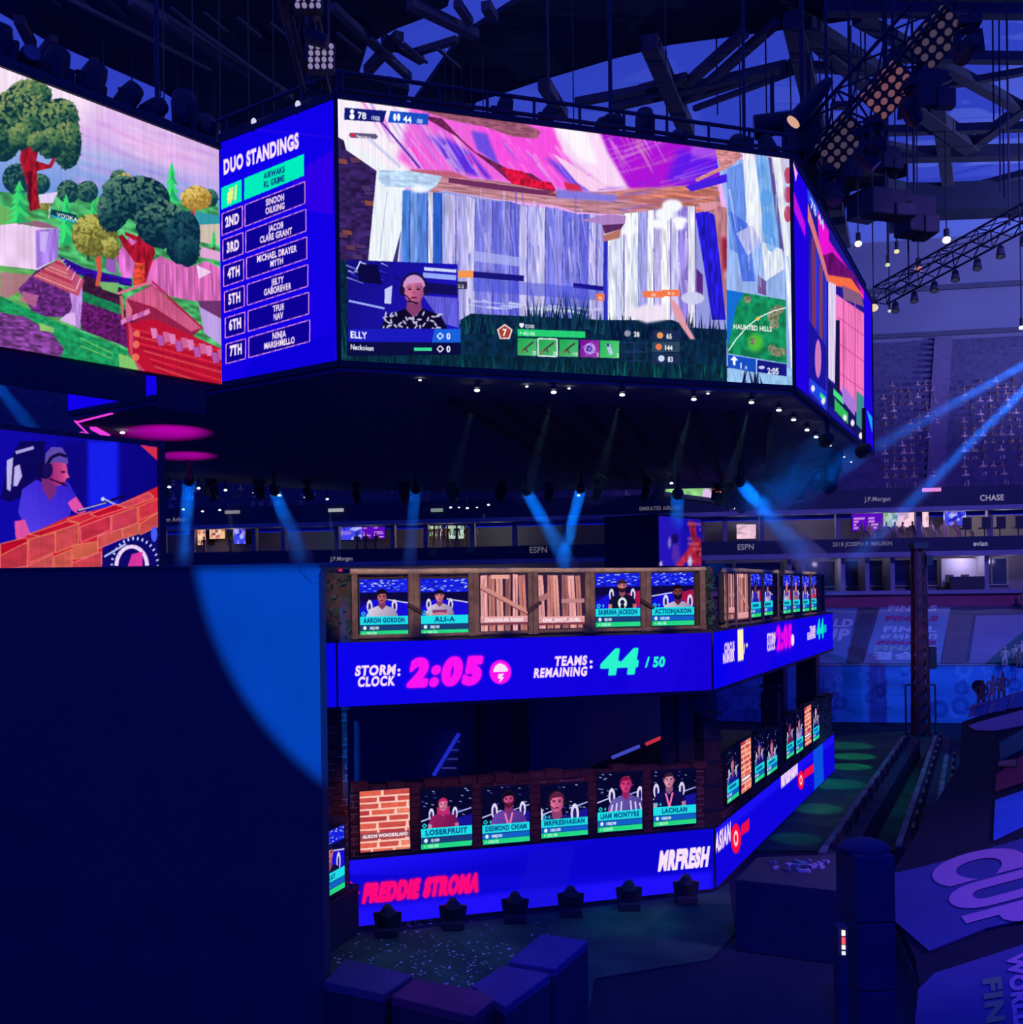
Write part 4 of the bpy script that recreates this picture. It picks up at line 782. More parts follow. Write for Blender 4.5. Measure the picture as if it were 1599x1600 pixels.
def small_picture(kind, seed):
    c = Canvas(1, 0.6, 26, ss=1, bg=(40, 20, 120), seed=seed); g = c.rng
    if kind == 'list':
        c.rect(0, 0, 1, 0.6, (88, 10, 190)); [c.rect(0.06 + 0.48 * (i % 2), 0.06 + 0.09 * (i // 2), 0.06 + 0.48 * (i % 2) + 0.36 * g.random() + 0.05, 0.10 + 0.09 * (i // 2), (225, 150, 240)) for i in range(12)]
    else:
        pal = {'game': [(150, 185, 150), (190, 210, 200), (90, 140, 130), (215, 220, 225)], 'pale': [(250, 205, 225), (240, 190, 225), (252, 225, 235), (190, 150, 170)], 'blue': [(60, 70, 235), (190, 200, 250), (30, 20, 180), (150, 120, 230)], 'warm': [(245, 190, 150), (200, 120, 110), (120, 70, 90), (250, 220, 190)]}[kind]
        c.rect(0, 0, 1, 0.6, pal[0])
        for i in range(22): x, y = g.random(), g.random() * 0.6; c.ell(x, y, 0.16 * g.random() + 0.04, 0.09 * g.random() + 0.03, pal[i % 4], alpha=0.8)
    return c
def tv(x0, x1, ya, yb_, kind, seed, label, o=-2.6):
    u0, u1 = FB.uv(x0, (ya + yb_) / 2, o)[0], FB.uv(x1, (ya + yb_) / 2, o)[0]; v1, v0 = FB.uv(x0, ya, o)[1], FB.uv(x0, yb_, o)[1]
    t = thing('suite_television', label, 'television', FB.pt((u0 + u1) / 2, v0, o - 0.1))
    t['group'] = 'televisions in the suites'
    display('screen', FB, u0, u1, v0, v1, small_picture(kind, seed), t, o)
    mb = MB(t.location); slab(mb, FB, u0 - 0.06, u1 + 0.06, v0 - 0.06, v1 + 0.06, o - 0.14, o - 0.02)
    slab(mb, FB, (u0 + u1) / 2 - 0.1, (u0 + u1) / 2 + 0.1, v0 + 0.1, v1 - 0.1, -5.19, o - 0.1); mb.build('housing', TVB, t)
tv(1332, 1380, 796, 830, 'list', 1, 'suite television showing a purple list of names'); tv(1381, 1404, 796, 824, 'game', 2, 'suite television showing a green game view beside the pink one'); tv(1404, 1432, 796, 824, 'pale', 3, 'suite television showing a pale pink picture')
tv(1477, 1509, 797, 822, 'blue', 4, 'suite television with blue and white glowing picture'); tv(1442, 1452, 797, 824, 'pale', 5, 'narrow pale television at the edge of the blue-lit suite')
tv(527, 566, 824, 844, 'blue', 6, 'suite television with pale blue figures beside a purple one'); tv(566, 602, 824, 842, 'list', 7, 'suite television with purple list over the two seated guests')
tv(300, 322, 825, 852, 'warm', 8, 'warm picture television in the orange-lit suite'); tv(366, 384, 826, 850, 'blue', 9, 'small blue television in the orange-lit suite'); tv(328, 352, 826, 842, 'warm', 10, 'warm glowing television between the two others in the orange-lit suite')
tv(664, 690, 822, 838, 'game', 11, 'pale green window screen behind standing guests'); tv(698, 726, 822, 842, 'game', 12, 'second pale green window screen behind standing guests')
tv(1152, 1182, 820, 842, 'pale', 13, 'white television in the suite over the sports network band')
# lower lounges
zL0, zL1 = Zb(921), Zb(868)
for i, (a, b) in enumerate(((1232, 1262), (1264, 1318), (1322, 1356), (1360, 1395), (1402, 1440), (1452, 1484), (1552, 1572), (1574, 1598), (1100, 1150), (1155, 1228), (505, 545))):
    u0, u1 = ub(a, 895), ub(b, 895); w_ = thing('window_%d' % (i + 1), None, None, FB.pt(u0, zL0 + 0.1, -3.1)); w_['kind'] = 'structure'
    mb = MB(w_.location); slab(mb, FB, u0, u1, zL0 + 0.35, zL1 - 0.15, -3.2, -3.1); mb.build('pane', GLASS_DK, w_)
    mb = MB(w_.location); bezel(mb, FB, u0, u1, zL0 + 0.35, zL1 - 0.15, 0.09, -3.2, -3.0); mb.build('window_frame', CONC, w_)
for x in (1236, 1258, 1320, 1358, 1398, 1449, 1546, 1100): 
    u = ub(x, 895); mb = MB(); slab(mb, FB, u - 0.14, u + 0.14, zL0, zL1, -3.2, -0.4); struct('wall_pier', mb, CONC)
mb = MB(); slab(mb, FB, ub(1486, 895), ub(1545, 895), zL0 + 0.2, zL1 - 0.1, -2.4, -2.2); struct('wall_lounge_panel', mb, pbr('lounge_panel', (0.5, 0.48, 0.55), 0.8))
for x, p in ((1516, 90), (1586, 50), (1290, 30)): lamp('POINT', 'lounge_fill', FB.pt(ub(x, 895), zL1 - 0.3, -1.2), (0, 0, 0), p, (0.7, 0.6, 1.0), size=0.15)  # point lamps added to lighten the lounges
for x, y, o in ((1497, 902, -1.6), (1522, 902, -1.6)):
    mb = MB(); p = FB.pt(ub(x, y), zL0, o); mb.box(p + Vector((0, 0, 0.24)), (0.55, 0.5, 0.42)); mb.box(p + Vector((0, 0.22, 0.7)), (0.55, 0.08, 0.7)); tag(mb.build('lounge_chair', BLACK), 'black lounge chair at the %s of the pale lounge wall' % ('edge' if x < 1500 else 'middle'), 'chair', 'chairs in the lounge')
mb = MB(); slab(mb, FB, ub(1490, 910), ub(1546, 910), zL0, zL0 + 0.9, -0.9, -0.5); tag(mb.build('bar_counter', BLACK), 'black bar counter before the pale lounge wall', 'counter')
def stand_sign(x, y, o, wpx, hpx, col, st, label, name='exit_sign'):
    u, v = FB.uv(x, y, o); k = 68 / 1540; m = MB(); slab(m, FB, u - wpx * k / 2, u + wpx * k / 2, v - hpx * k / 2, v + hpx * k / 2, o - 0.15, o); return tag(m.build(name, glow('sign_' + label[:6], col, st)), label, 'sign')
stand_sign(1429, 868, -0.2, 8, 7, (1.0, 0.05, 0.15), 1.2, 'small red exit sign over the dark lounge door')
stand_sign(532, 891, -0.2, 6, 5, (0.8, 0.03, 0.12), 0.6, 'tiny red exit sign beside the wooden tower')
for x, y, w_, col, st, lb in ((1457, 765, 27, (1.0, 0.33, 0.85), 0.8, 'pink lit section board at the foot of the concrete stair'), (363, 800, 26, (0.8, 0.8, 0.9), 0.25, 'pale section board over the orange-lit suite'), (525, 797, 26, (0.9, 0.9, 0.95), 0.4, 'bright section board over the blue and purple televisions'), (683, 797, 20, (0.5, 0.7, 0.6), 0.35, 'greenish section board over the standing guests')):
    stand_sign(x, y, 0.5, w_, 5.5, col, st, lb, 'section_board')
def band_text(s, x, yb_, hpx, col, o=0.27, al='c', bold=0.02, name='band_lettering', label=None, xs=0.9, face=FB, st=0.25):
    u, v = face.uv(x, yb_, o); Y = face.pt(u, v, o).y; h = hpx * Y / 1540; T, W = text_tris(s, bold); m = MB()
    T = T.reshape(-1, 2) * h; T[:, 0] *= xs; T[:, 0] -= (W * h * xs / 2 if al == 'c' else 0)
    m.add([face.pt(u + a, v + b, o) for a, b in T], [(3 * i, 3 * i + 1, 3 * i + 2) for i in range(len(T) // 3)])
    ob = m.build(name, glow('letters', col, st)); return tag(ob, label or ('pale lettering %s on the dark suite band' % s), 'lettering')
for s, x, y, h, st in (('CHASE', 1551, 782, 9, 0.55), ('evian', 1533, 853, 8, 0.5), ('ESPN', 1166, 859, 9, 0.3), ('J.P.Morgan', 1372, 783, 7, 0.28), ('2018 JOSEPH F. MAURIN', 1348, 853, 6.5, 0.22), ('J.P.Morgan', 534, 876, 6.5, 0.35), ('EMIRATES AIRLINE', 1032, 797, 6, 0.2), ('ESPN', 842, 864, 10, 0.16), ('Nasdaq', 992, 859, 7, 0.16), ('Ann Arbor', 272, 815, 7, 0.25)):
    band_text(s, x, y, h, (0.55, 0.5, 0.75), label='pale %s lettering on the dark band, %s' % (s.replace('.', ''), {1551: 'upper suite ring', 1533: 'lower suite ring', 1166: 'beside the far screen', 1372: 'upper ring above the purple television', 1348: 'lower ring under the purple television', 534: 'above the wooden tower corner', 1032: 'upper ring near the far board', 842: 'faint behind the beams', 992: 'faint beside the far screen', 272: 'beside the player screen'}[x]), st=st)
# ------------------------------------------------------------------ the video board hanging over the stage
YA, YB, YC = 22.7, 26.25, 39.6
pA = at(528, 360, YA); pB = at(1239, 430, YB); pC = at(1363, 590, YC); pD = at(340, 420, 24.96)
ZBt, ZTp = at(530, 563, YA).z, at(527, 155, YA).z
FM = Face((pA.x, pA.y, 0), pB - pA); WM = (Vector((pB.x, pB.y, 0)) - FM.O).length
FD = Face((pA.x, pA.y, 0), Vector((pA.x - pD.x, pA.y - pD.y, 0))); uD0 = FD.uv(108, 655)[0]
FS = Face((pB.x, pB.y, 0), Vector((pC.x - pB.x, pC.y - pB.y, 0))); WS = (Vector((pC.x - pB.x, pC.y - pB.y, 0))).length
HB = ZTp - ZBt
board = thing('hanging_video_board', 'huge many-sided video board hung over the stage, game picture on its front', 'video board', (FM.pt(0, ZBt, 0)))
cv = Canvas(WM, HB, 70, lambda x, y: (lambda q: (q[0], q[1] - ZBt))(FM.uv(x, y)), seed=3)
paint_fort(cv); display('game_screen', FM, 0.03, WM, ZBt, ZTp, cv, board, 0.02, label='bright LED screen with a wooden fort interior and pink sky')
WD = -uD0; cv = Canvas(WD, HB, 56, lambda x, y: (lambda q: (q[0] - uD0, q[1] - ZBt))(FD.uv(x, y)), seed=4)
paint_standings(cv); display('standings_screen', FD, uD0, -0.03, ZBt, ZTp, cv, board, 0.02, label='deep blue LED screen with the duo standings table')
cv = Canvas(WS, HB, 26, lambda x, y: (lambda q: (q[0], q[1] - ZBt))(FS.uv(x, y)), seed=5)
paint_side(cv); display('side_screen', FS, 0.03, WS, ZBt, ZTp, cv, board, 0.02, label='sharply angled LED screen with pink boards and blue ends')
foot = [FD.pt(uD0, 0), FD.pt(0, 0), FM.pt(WM, 0), FS.pt(WS, 0)] + [atz(x, y, ZBt) for x, y in ((1325, 716), (1285, 737), (1225, 747), (1130, 756), (800, 763), (520, 760), (258, 742))]
foot = [Vector((p.x, p.y, 0)) for p in foot]; cen = sum(foot, Vector()) / len(foot)
ins = [p + (cen - p).normalized() * 0.12 for p in foot]
mb = MB(board.location); mb.prism([p + Vector((0, 0, ZBt + 0.02)) for p in ins], (0, 0, HB - 0.04)); mb.build('housing', BLACK, board)
mb = MB(board.location); mb.prism([p + Vector((0, 0, ZBt - 0.22)) for p in ins], (0, 0, 0.2)); mb.build('underside', UNDER, board)
mb = MB(board.location)
for a, b in zip(foot[:4], foot[1:4]):
    for z, t in ((ZBt - 0.08, 0.14), (ZTp + 0.07, 0.14)): mb.beam(a + Vector((0, 0, z)), b + Vector((0, 0, z)), 0.12, t)
for p in foot[1:4]: mb.beam(p + Vector((0, 0, ZBt)), p + Vector((0, 0, ZTp)), 0.10, 0.10)
mb.build('edge_frame', BLACK, board)
mb = MB(board.location)    # rail of pipes along the top
for a, b in zip(foot[:4], foot[1:4]):
    d = (cen - (a + b) / 2).normalized() * 0.22
    for z in (0.35, 0.75): mb.cyl(a + d + Vector((0, 0, ZTp + z)), b + d + Vector((0, 0, ZTp + z)), 0.05, 6)
    n = int((b - a).length / 1.2)
    for i in range(n + 1): p = a + (b - a) * (i / n) + d; mb.cyl(p + Vector((0, 0, ZTp)), p + Vector((0, 0, ZTp + 0.8)), 0.04, 5)
mb.build('top_rail', DARK, board)
mb = MB(board.location)    # ribs and pipes of the underside
for i in range(9):
    t = (i + 1) / 10; a = foot[1] * (1 - t) + foot[2] * t; mb.beam(a + Vector((1.2, 3, ZBt - 0.3)), a + Vector((6, 22, ZBt - 0.3)), 0.12, 0.12)
mb.build('underside_pipe_grid', BLACK, board)
HOIST = [(-6, 30), (3, 28), (8, 33), (2, 45), (-8, 45)]
mb = MB(board.location)
for x, y in HOIST: mb = MB(board.location); mb.cyl((x, y, ZTp), (x, y, 37.98), 0.06, 6); mb.box((x, y, ZTp + 0.5), (0.5, 0.5, 0.9)); mb.build('hoist_cable', DARK, board)

# unseen profile lamp behind the viewer, with a black flag added to block its spill past the wall
t = thing('profile_spotlight', 'black profile spotlight behind the viewpoint with a trimming flag', 'stage light', (0.3, -6.1, 9.5)); p = t.location
m = MB(p); m.cyl(p - Vector((0, 0.7, 0)), p, 0.2, 12); m.build('barrel', BLACK, t); m = MB(p); m.box((0.97, -3.0, 9.4), (2.2, 0.03, 3.2)); m.box((-0.6, -3.0, 9.285 + 0.9), (1.2, 0.03, 1.8)); m.beam((0.5, -3, 9.6), (0.5, -6.4, 9.6), 0.04); m.build('flag', BLACK, t); m = MB(p); m.cyl((0.3, -6.5, 0.0), (0.3, -6.5, 9.5), 0.06, 8); m.build('stand_pole', BLACK, t)

# the neighbouring board with the landscape
pL = at(0, 320, 15.9); pR = at(344, 418, 19.0)
FL = Face((pL.x, pL.y, 0), pR - pL); FL.O = FL.pt(-5.5, 0); WL = (Vector((pR.x, pR.y, 0)) - FL.O).length
zl0 = at(346, 601, 19.0).z; zl1 = at(340, 235, 19.0).z; HL = zl1 - zl0
board2 = thing('hanging_video_board', 'tilted-looking board showing a pink sky and cartoon trees', 'video board', FL.pt(WL / 2, zl0))
cv = Canvas(WL, HL, 72, lambda x, y: (lambda q: (q[0], q[1] - zl0))(FL.uv(x, y)), seed=6)
paint_landscape(cv); display('landscape_screen', FL, 0, WL, zl0, zl1, cv, board2, 0.02)
mb = MB(board2.location); slab(mb, FL, -0.1, WL + 0.0, zl0 + 0.5, zl1 + 0.05, -1.4, -0.04); slab(mb, FL, -0.1, WL, zl0 - 0.02, zl0 + 0.5, -0.16, -0.04); slab(mb, FL, -0.1, WL + 0.03, zl1 + 0.01, zl1 + 0.12, -0.4, 0.06); mb.build('housing', BLACK, board2)
mb = MB(board2.location)
for a, b, h in ((0, 5.2, 0.66), (5.2, FL.uv(231, 600)[0], 0.58), (FL.uv(250.5, 600)[0], FL.uv(324, 600)[0], 0.62)): slab(mb, FL, a, b, zl0 - h, zl0 - 0.01, -0.12, -0.05)
mb.build('lower_fascia', SOFFIT, board2)
mb = MB(board2.location); slab(mb, FL, 0, WL, zl1 + 0.18, zl1 + 0.26, -0.16, -0.08); slab(mb, FL, 0, WL, zl1 + 0.7, zl1 + 0.76, -1.36, -1.30)
for i in range(10): slab(mb, FL, i * WL / 9.2, i * WL / 9.2 + 0.06, zl1, zl1 + 0.72, -1.36, -1.30)
mb.build('top_rail', DARK, board2)
for u in (1.5, 5, 9): mb = MB(board2.location); p = FL.pt(u, zl1, -1.2); mb.cyl(p, Vector((p.x, p.y, 37.98)), 0.05, 6); mb.build('hoist_cable', DARK, board2)

# the player screen over the black wall
pR = at(246, 790, 17.0); FY = Face((pR.x, pR.y, 0), FL.d); FY.O = FY.pt(-8, 0); zy1 = FY.uv(246, 698)[1]; zy0 = 6.0
scr = thing('player_screen', 'LED screen with a capped player in blue shirt behind red bricks', 'screen', FY.pt(4, 0))
HY = zy1 - zy0; cv = Canvas(8, HY, 82, lambda x, y: (lambda q: (q[0], q[1] - zy0))(FY.uv(x, y)), seed=8)
paint_player(cv); display('display', FY, 0, 8, zy0, zy1, cv, scr, 0.02)
mb = MB(scr.location); slab(mb, FY, -0.1, 8.10, 0, zy1 + 0.04, -0.5, -0.02); mb.build('housing', BLACK, scr)
mb = MB(scr.location); slab(mb, FY, 8.0, 8.12, zy0 - 0.1, zy1 + 0.1, -0.1, 0.08); slab(mb, FY, 0, 8.12, zy1, zy1 + 0.08, -0.1, 0.06); mb.build('frame', DARK, scr)

# the black wall in front, its corner caught by the blue profile spot
WALL = pbr('black_felt', (0.10, 0.10, 0.10), 0.95, noise=((0.085, 0.085, 0.085), 1.2))
pw = at(500, 1000, 14.0); ztw = at(498, 884, 14.0).z
wal = thing('black_screen_wall', 'tall black felt-covered wall, its corner lit by a round blue spot', 'wall panel', (pw.x - 6, 14.0, 0))
mb = MB(wal.location); mb.box((pw.x - 6.5, 14.25, ztw / 2), (13, 0.5, ztw)); mb.build('felt_panel', WALL, wal)
mb = MB(wal.location); mb.box((pw.x - 6.5, 14.24, ztw + 0.012), (13.02, 0.54, 0.03)); mb.build('top_strip', WALL, wal)
mb = MB(wal.location)
for k, (dx, dz, s) in enumerate(((-0.10, -0.10, 0.24), (-0.20, -0.05, 0.16), (-0.06, -0.2, 0.15), (-0.02, -0.06, 0.12))): mb.ball((pw.x + dx, 13.99, ztw + dz), s / 2, 1.0, 0.12, 0.9)
mb.build('corner_wrap', WALL, wal, smooth=True)

# the far side of the rig: another landscape board and another player screen
def far_screen(name, label, x0, x1, ya, yb_, YL, YR, base, paint, res=9, side=None):
    a = at(x0, (ya + yb_) / 2, YL); b = at(x1, (ya + yb_) / 2, YR); f = Face((a.x, a.y, 0), b - a); w_ = (Vector((b.x - a.x, b.y - a.y, 0))).length
    z1 = f.uv(x0, ya)[1]; z0_ = f.uv(x0, yb_)[1]
    t = thing(name, label, 'screen', f.pt(w_ / 2, base if base is not None else z0_))
    c = Canvas(w_, z1 - z0_, res, lambda x, y: (lambda q: (q[0], q[1] - z0_))(f.uv(x, y)), seed=9); paint(c); display('display', f, 0, w_, z0_, z1, c, t, 0.02)
    m = MB(t.location); slab(m, f, -0.1, w_ + 0.1, base if base is not None else z0_ - 0.1, z1 + 0.1, -3.0 if side else -0.5, -0.02); m.build('housing', BLACK, t)
    return t, f, w_, z0_, z1
def p_far(c):
    c.rect(900, 700, 1200, 1000, (24, 14, 170)); c.rect(1030, 800, 1065, 890, (36, 20, 185), soft=1)
    c.poly([(1050, 870), (1052, 850), (1060, 850), (1064, 875), (1058, 884)], (80, 40, 170)); c.ell(1055, 842, 5, 8, (20, 10, 90)); c.ell(1047, 848, 2, 8, (150, 120, 190))
    c.poly([(1075, 815), (1086, 818), (1088, 838), (1096, 845), (1096, 884), (1078, 884), (1082, 850)], (150, 25, 60), nz=(0.4, 2, 2)); c.poly([(1055, 884), (1088, 838), (1088, 860), (1066, 884)], (165, 35, 70), nz=(0.4, 2, 2))
    for k in range(9): c.line((1074, 820 + 7 * k), (1096, 822 + 7 * k), 0.8, (225, 110, 120))
    c.ell(1078, 876, 3, 8, (200, 190, 240)); c.ell(1034, 880, 2, 4, (220, 200, 240))
far_screen('player_screen', 'small far screen with a red brick column on blue, behind the railing', 1030, 1096, 806, 884, 46, 49, 0, p_far, side=True)
def p_bit(c):
    c.rect(1000, 600, 1200, 860, (130, 190, 120), nz=(0.35, 6, 6)); c.rect(1102, 640, 1120, 800, (60, 150, 100), nz=(0.3, 3, 6)); c.rect(1112, 600, 1150, 800, (205, 70, 110), nz=(0.35, 2, 5)); c.rect(1124, 600, 1150, 800, (225, 120, 140), nz=(0.3, 2, 5)); c.ell(1105, 775, 8, 14, (225, 190, 235))
a = at(1040, 740, 58); b = at(1136, 740, 64); ff = Face((a.x, a.y, 0), b - a); wf = Vector((b.x - a.x, b.y - a.y, 0)).length
z0_, z1_ = ff.uv(1136, 781)[1], ff.uv(1136, 700)[1]
t = thing('hanging_video_board', 'far board of the rig, a green and pink game corner peeping out below', 'video board', ff.pt(wf / 2, z0_))
c = Canvas(wf, z1_ - z0_, 9, lambda x, y: (lambda q: (q[0], q[1] - z0_))(ff.uv(x, y)), seed=12); p_bit(c); display('display', ff, 0, wf, z0_, z1_, c, t, 0.02)
m = MB(t.location); slab(m, ff, -0.1, wf + 0.1, z0_ - 0.25, z1_ + 0.1, -0.7, -0.02); m.build('housing', BLACK, t)

# moving-head lamps: base, yoke arms, head, lens, lyre handle
def moving_head(loc, tilt=0.3, hang=False, s=1.0):
    t = thing('moving_head_light', '', 'stage light', loc); L = t.location; k = -1 if hang else 1
    def p(x, y, z): return L + Vector((x * s, y * s, z * s * k))
    m = MB(L); m.box(p(0, 0, 0.11), (0.46 * s, 0.40 * s, 0.2 * s)); m.box(p(0, 0, 0.24), (0.24 * s, 0.24 * s, 0.08 * s)); m.build('base', BLACK, t, bevel=0.02)
    for sx in (-1, 1): m = MB(L); m.beam(p(sx * 0.2, 0, 0.26), p(sx * 0.25, 0, 0.72), 0.07 * s, 0.16 * s); m.box(p(sx * 0.1, 0, 0.28), (0.22 * s, 0.14 * s, 0.07 * s)); m.build('yoke_arm', BLACK, t)
    d = Vector((0.25, -math.sin(tilt), math.cos(tilt) * k)).normalized(); c = p(0, 0, 0.62)
    m = MB(L); m.cyl(c - d * 0.26 * s, c - d * 0.14 * s, 0.13 * s, 12, 0.2 * s); m.cyl(c - d * 0.14 * s, c + d * 0.18 * s, 0.2 * s, 12); m.cyl(c + d * 0.18 * s, c + d * 0.34 * s, 0.2 * s, 12, 0.17 * s); hd = m.build('head', BLACK, t)
    m = MB(L); m.cyl(c + d * 0.33 * s, c + d * 0.355 * s, 0.15 * s, 12); m.build('lens', pbr_lens, hd)
    return t
pbr_lens = pbr('dark_lens', (0.10, 0.10, 0.14), 0.1, spec=0.6)
mh = None
def place_mh(loc, label, group, rz=0, hang=False, s=1.0, tilt=0.3):
    t = moving_head(loc, tilt, hang, s); t['label'] = label; t['group'] = group; t.rotation_euler.z = rz; return t
words_l = ('at the outer end', 'second along', 'third along', 'fourth along', 'fifth along', 'sixth along', 'seventh along', 'last beside the blue standings')
for i, (x, s, tl) in enumerate(((8, 1.25, 0.2), (55, 1.1, 1.4), (96, 1.25, 0.1), (154, 1.25, 0.2), (208, 1.15, 0.5), (246, 1.1, 0.8), (300, 1.5, 0.1), (330, 1.2, 0.6))):
    u, v = FL.uv(x, 150, -0.5); place_mh(FL.pt(u, zl1 + 0.055, -0.74), 'black moving light on the landscape board, %s' % words_l[i], 'moving lights on the landscape board', rz=0.4 * i, s=s * 0.85, tilt=tl)
for i, (x, s, tl) in enumerate(((735, 0.9, 0.9), (792, 1.3, 0.1), (858, 1.2, 0.5), (955, 1.4, 1.2), (1015, 1.6, 0.15), (1065, 1.2, 0.9), (1165, 1.4, 1.0), (1210, 1.3, 0.4))):
    u, v = FM.uv(x, 180, -0.6); place_mh(FM.pt(u, ZTp + 0.0, -0.85), 'black moving light on the front edge of the main board, %s from the standings corner' % ('first', 'second', 'third', 'fourth', 'fifth', 'sixth', 'seventh', 'eighth')[i], 'moving lights on the main board', rz=0.5 * i, s=s * 0.8, tilt=tl)
for i in range(13):
    t = i / 12; x = 1138 + 205 * t; y = 757 - 55 * t ** 1.6; p = atz(x, y + 1, ZBt - 0.25); d = (cen - Vector((p.x, p.y, 0))).normalized() * 0.9
    place_mh(p + Vector((d.x, d.y, 0)), 'black moving light under the far rim, %d%s from the corner of the side screen' % (13 - i, {1: 'st', 2: 'nd', 3: 'rd'}.get(13 - i, 'th')), 'moving lights under the far rim', rz=0.7 * i, hang=True, s=1.15 + 0.2 * (i % 3), tilt=0.25 * (i % 4))
for i in range(11):
    x = 280 + 72 * i; p = atz(x, 757 + (4 if 3 < i < 9 else 0), ZBt - 0.25)
    place_mh(p + Vector((0, -2.2, 0)), 'black moving light under the distant rim, %s along the row' % ('first', 'second', 'third', 'fourth', 'fifth', 'sixth', 'seventh', 'eighth', 'ninth', 'tenth', 'last')[i], 'moving lights under the distant rim', rz=0.5 * i, hang=True, s=1.0, tilt=0.3)

# small downlights under the board, some with a thread of lit haze
HAZE_S = haze_mat('thin_haze', 0.05); HAZE_B = haze_mat('beam_haze', 0.10)
def haze_cone(a, b, r0, r1, mat, label, n=14):
    m = MB(); m.cyl(a, b, r0, n, r1); o = m.build('beam_haze', mat); tag(o, label, 'haze', 'lit haze in the beams', 'stuff'); return o
def downlight(x, y, z, aim, label, group, r=0.09, beam=0, st=5, col=(0.4, 0.85, 0.9)):
    p = atz(x, y, z); t = thing('downlight', label, 'stage light', p, 0, group); d = Vector(aim).normalized()
    m = MB(p); m.cyl(p + Vector((0, 0, 0.16)), p - d * 0.02 + Vector((0, 0, 0.05)), r * 1.5, 8); m.cyl(p + Vector((0, 0, 0.1)), Vector((p.x, p.y, max(ZBt - 0.06, p.z + 0.15))), 0.03, 6)
    if 'distant' in label and y > 700: m.cyl(p + Vector((0, 0, 0.5)), Vector((p.x, p.y, 37.98)), 0.03, 5)
    hs_ = m.build('housing', BLACK, t)
    m = MB(p); m.ball(p, r, 1.3, 1.0, 0.6); m.build('lens', glow('downlight_lens', (0.9, 0.95, 1), st), hs_)
    if beam:
        q = p + d * 0.25; lamp('SPOT', 'downlight_lamp', q, q + d, beam, col, angle=R_(13), blend=0.6, size=0.03)
        haze_cone(q + d * 0.05, q + d * 2.6, 0.03, 0.26, HAZE_S, 'faint lit haze under ' + label.split(',')[0])
for i, (x, y, bm_) in enumerate(((866, 613, 110), (973, 617, 100), (1085, 624, 150), (1175, 629, 150), (1218, 641, 110), (1241, 656, 110), (1262, 672, 90), (1276, 683, 110), (1297, 696, 90), (1320, 714, 0), (1331, 722, 0), (746, 610, 50), (824, 604, 0), (657, 594, 0), (890, 607, 0), (1107, 615, 0))):
    downlight(x, y, ZBt - (0.45 if bm_ else 0.28), (-0.28, 0.1, -1), 'small white downlight under the main board, %s' % ('below the tall brown post', 'below the bright boards', 'below the grass corner', 'below the map', 'at the side screen foot', 'second under the side screen', 'third under the side screen', 'fourth under the side screen', 'fifth under the side screen', 'sixth under the side screen', 'last by the side screen tip', 'below the board wall', 'tiny one near the rim', 'tiny one below the webcam', 'tiny one below the health bar', 'tiny one below the counters')[i], 'downlights under the main board', 0.055 if bm_ else 0.03, bm_, st=4)
for i, (x, y) in enumerate(((265, 761), (311, 763), (353, 766), (398, 770), (437, 774), (478, 777), (512, 780), (287, 796), (317, 799), (344, 797), (705, 793), (731, 794), (764, 789), (718, 793), (746, 793), (905, 774), (1050, 755), (192, 676))):
    downlight(x, y, ZBt - 0.7 if i < 17 else ZBt - 0.3, (0.15 if i < 10 else -0.4, 0.0, -1), 'small white downlight on the distant rig, %s' % ('first of the sloping row', 'second of the sloping row', 'third of the sloping row', 'fourth of the sloping row', 'fifth of the sloping row', 'sixth of the sloping row', 'lowest of the sloping row', 'first of the low three', 'second of the low three', 'third of the low three', 'first over the standing guests', 'third over the standing guests', 'last over the standing guests', 'second over the standing guests', 'fourth over the standing guests', 'between the crossing beams', 'beside the far green board', 'under the blue standings edge')[i], 'downlights on the distant rig', 0.06 if i not in (13, 14) else 0.045, 200 if i in (2, 6, 10, 12, 17) else 0)
# magenta blades of light thrown on the underside
for x, y, w_, p in ((262, 675, 10, 420), (292, 712, 8, 420)):
    q = atz(x, y, ZBt - 0.22); s_ = q + Vector((2.6, -3.5, -5.2)); lamp('SPOT', 'magenta_spot', s_, q, 3600 if w_ > 8 else 2800, (1.0, 0.0, 0.72), angle=R_(25 if w_ > 8 else 20), blend=1.0, size=0.05)
TUBE = glow('magenta_tube', (0.85, 0.05, 0.75), 1.0)
for i, (a, b, r) in enumerate((((120, 660), (176, 646), 0.03), ((118, 658), (150, 690), 0.03), ((146, 668), (168, 680), 0.10), ((128, 679), (148, 687), 0.10))):
    m = MB(); m.cyl(atz(*a, ZBt - 0.24), atz(*b, ZBt - 0.24), r, 8); tag(m.build('light_tube', TUBE), ('long thin magenta light tube along the edge below the standings', 'thin magenta light tube slanting down below the standings', 'thick magenta light tube, upper one of the two stubs', 'thick magenta light tube, lower one of the two stubs')[i], 'light tube', 'magenta tubes')
# white lamps on the standings edge
for i, (x, y) in enumerate(((397, 183), (466, 153))):
    u, v = FD.uv(x, y); p = FD.pt(u, ZTp + 0.22, 0.0); t = thing('edge_lamp', 'round white lamp on top of the standings screen, %s' % ('further from the corner', 'close to the corner')[i], 'lamp', p, 0, 'lamps on the standings edge')
    m = MB(p); m.ball(p, 0.085, 0.8, 0.6, 1.1); m.build('globe', glow('globe', (0.75, 0.7, 0.95), 0.9), t); m = MB(p); m.cyl(p - Vector((0, 0, 0.25)), p - Vector((0, 0, 0.1)), 0.05, 6); m.build('holder', BLACK, t)
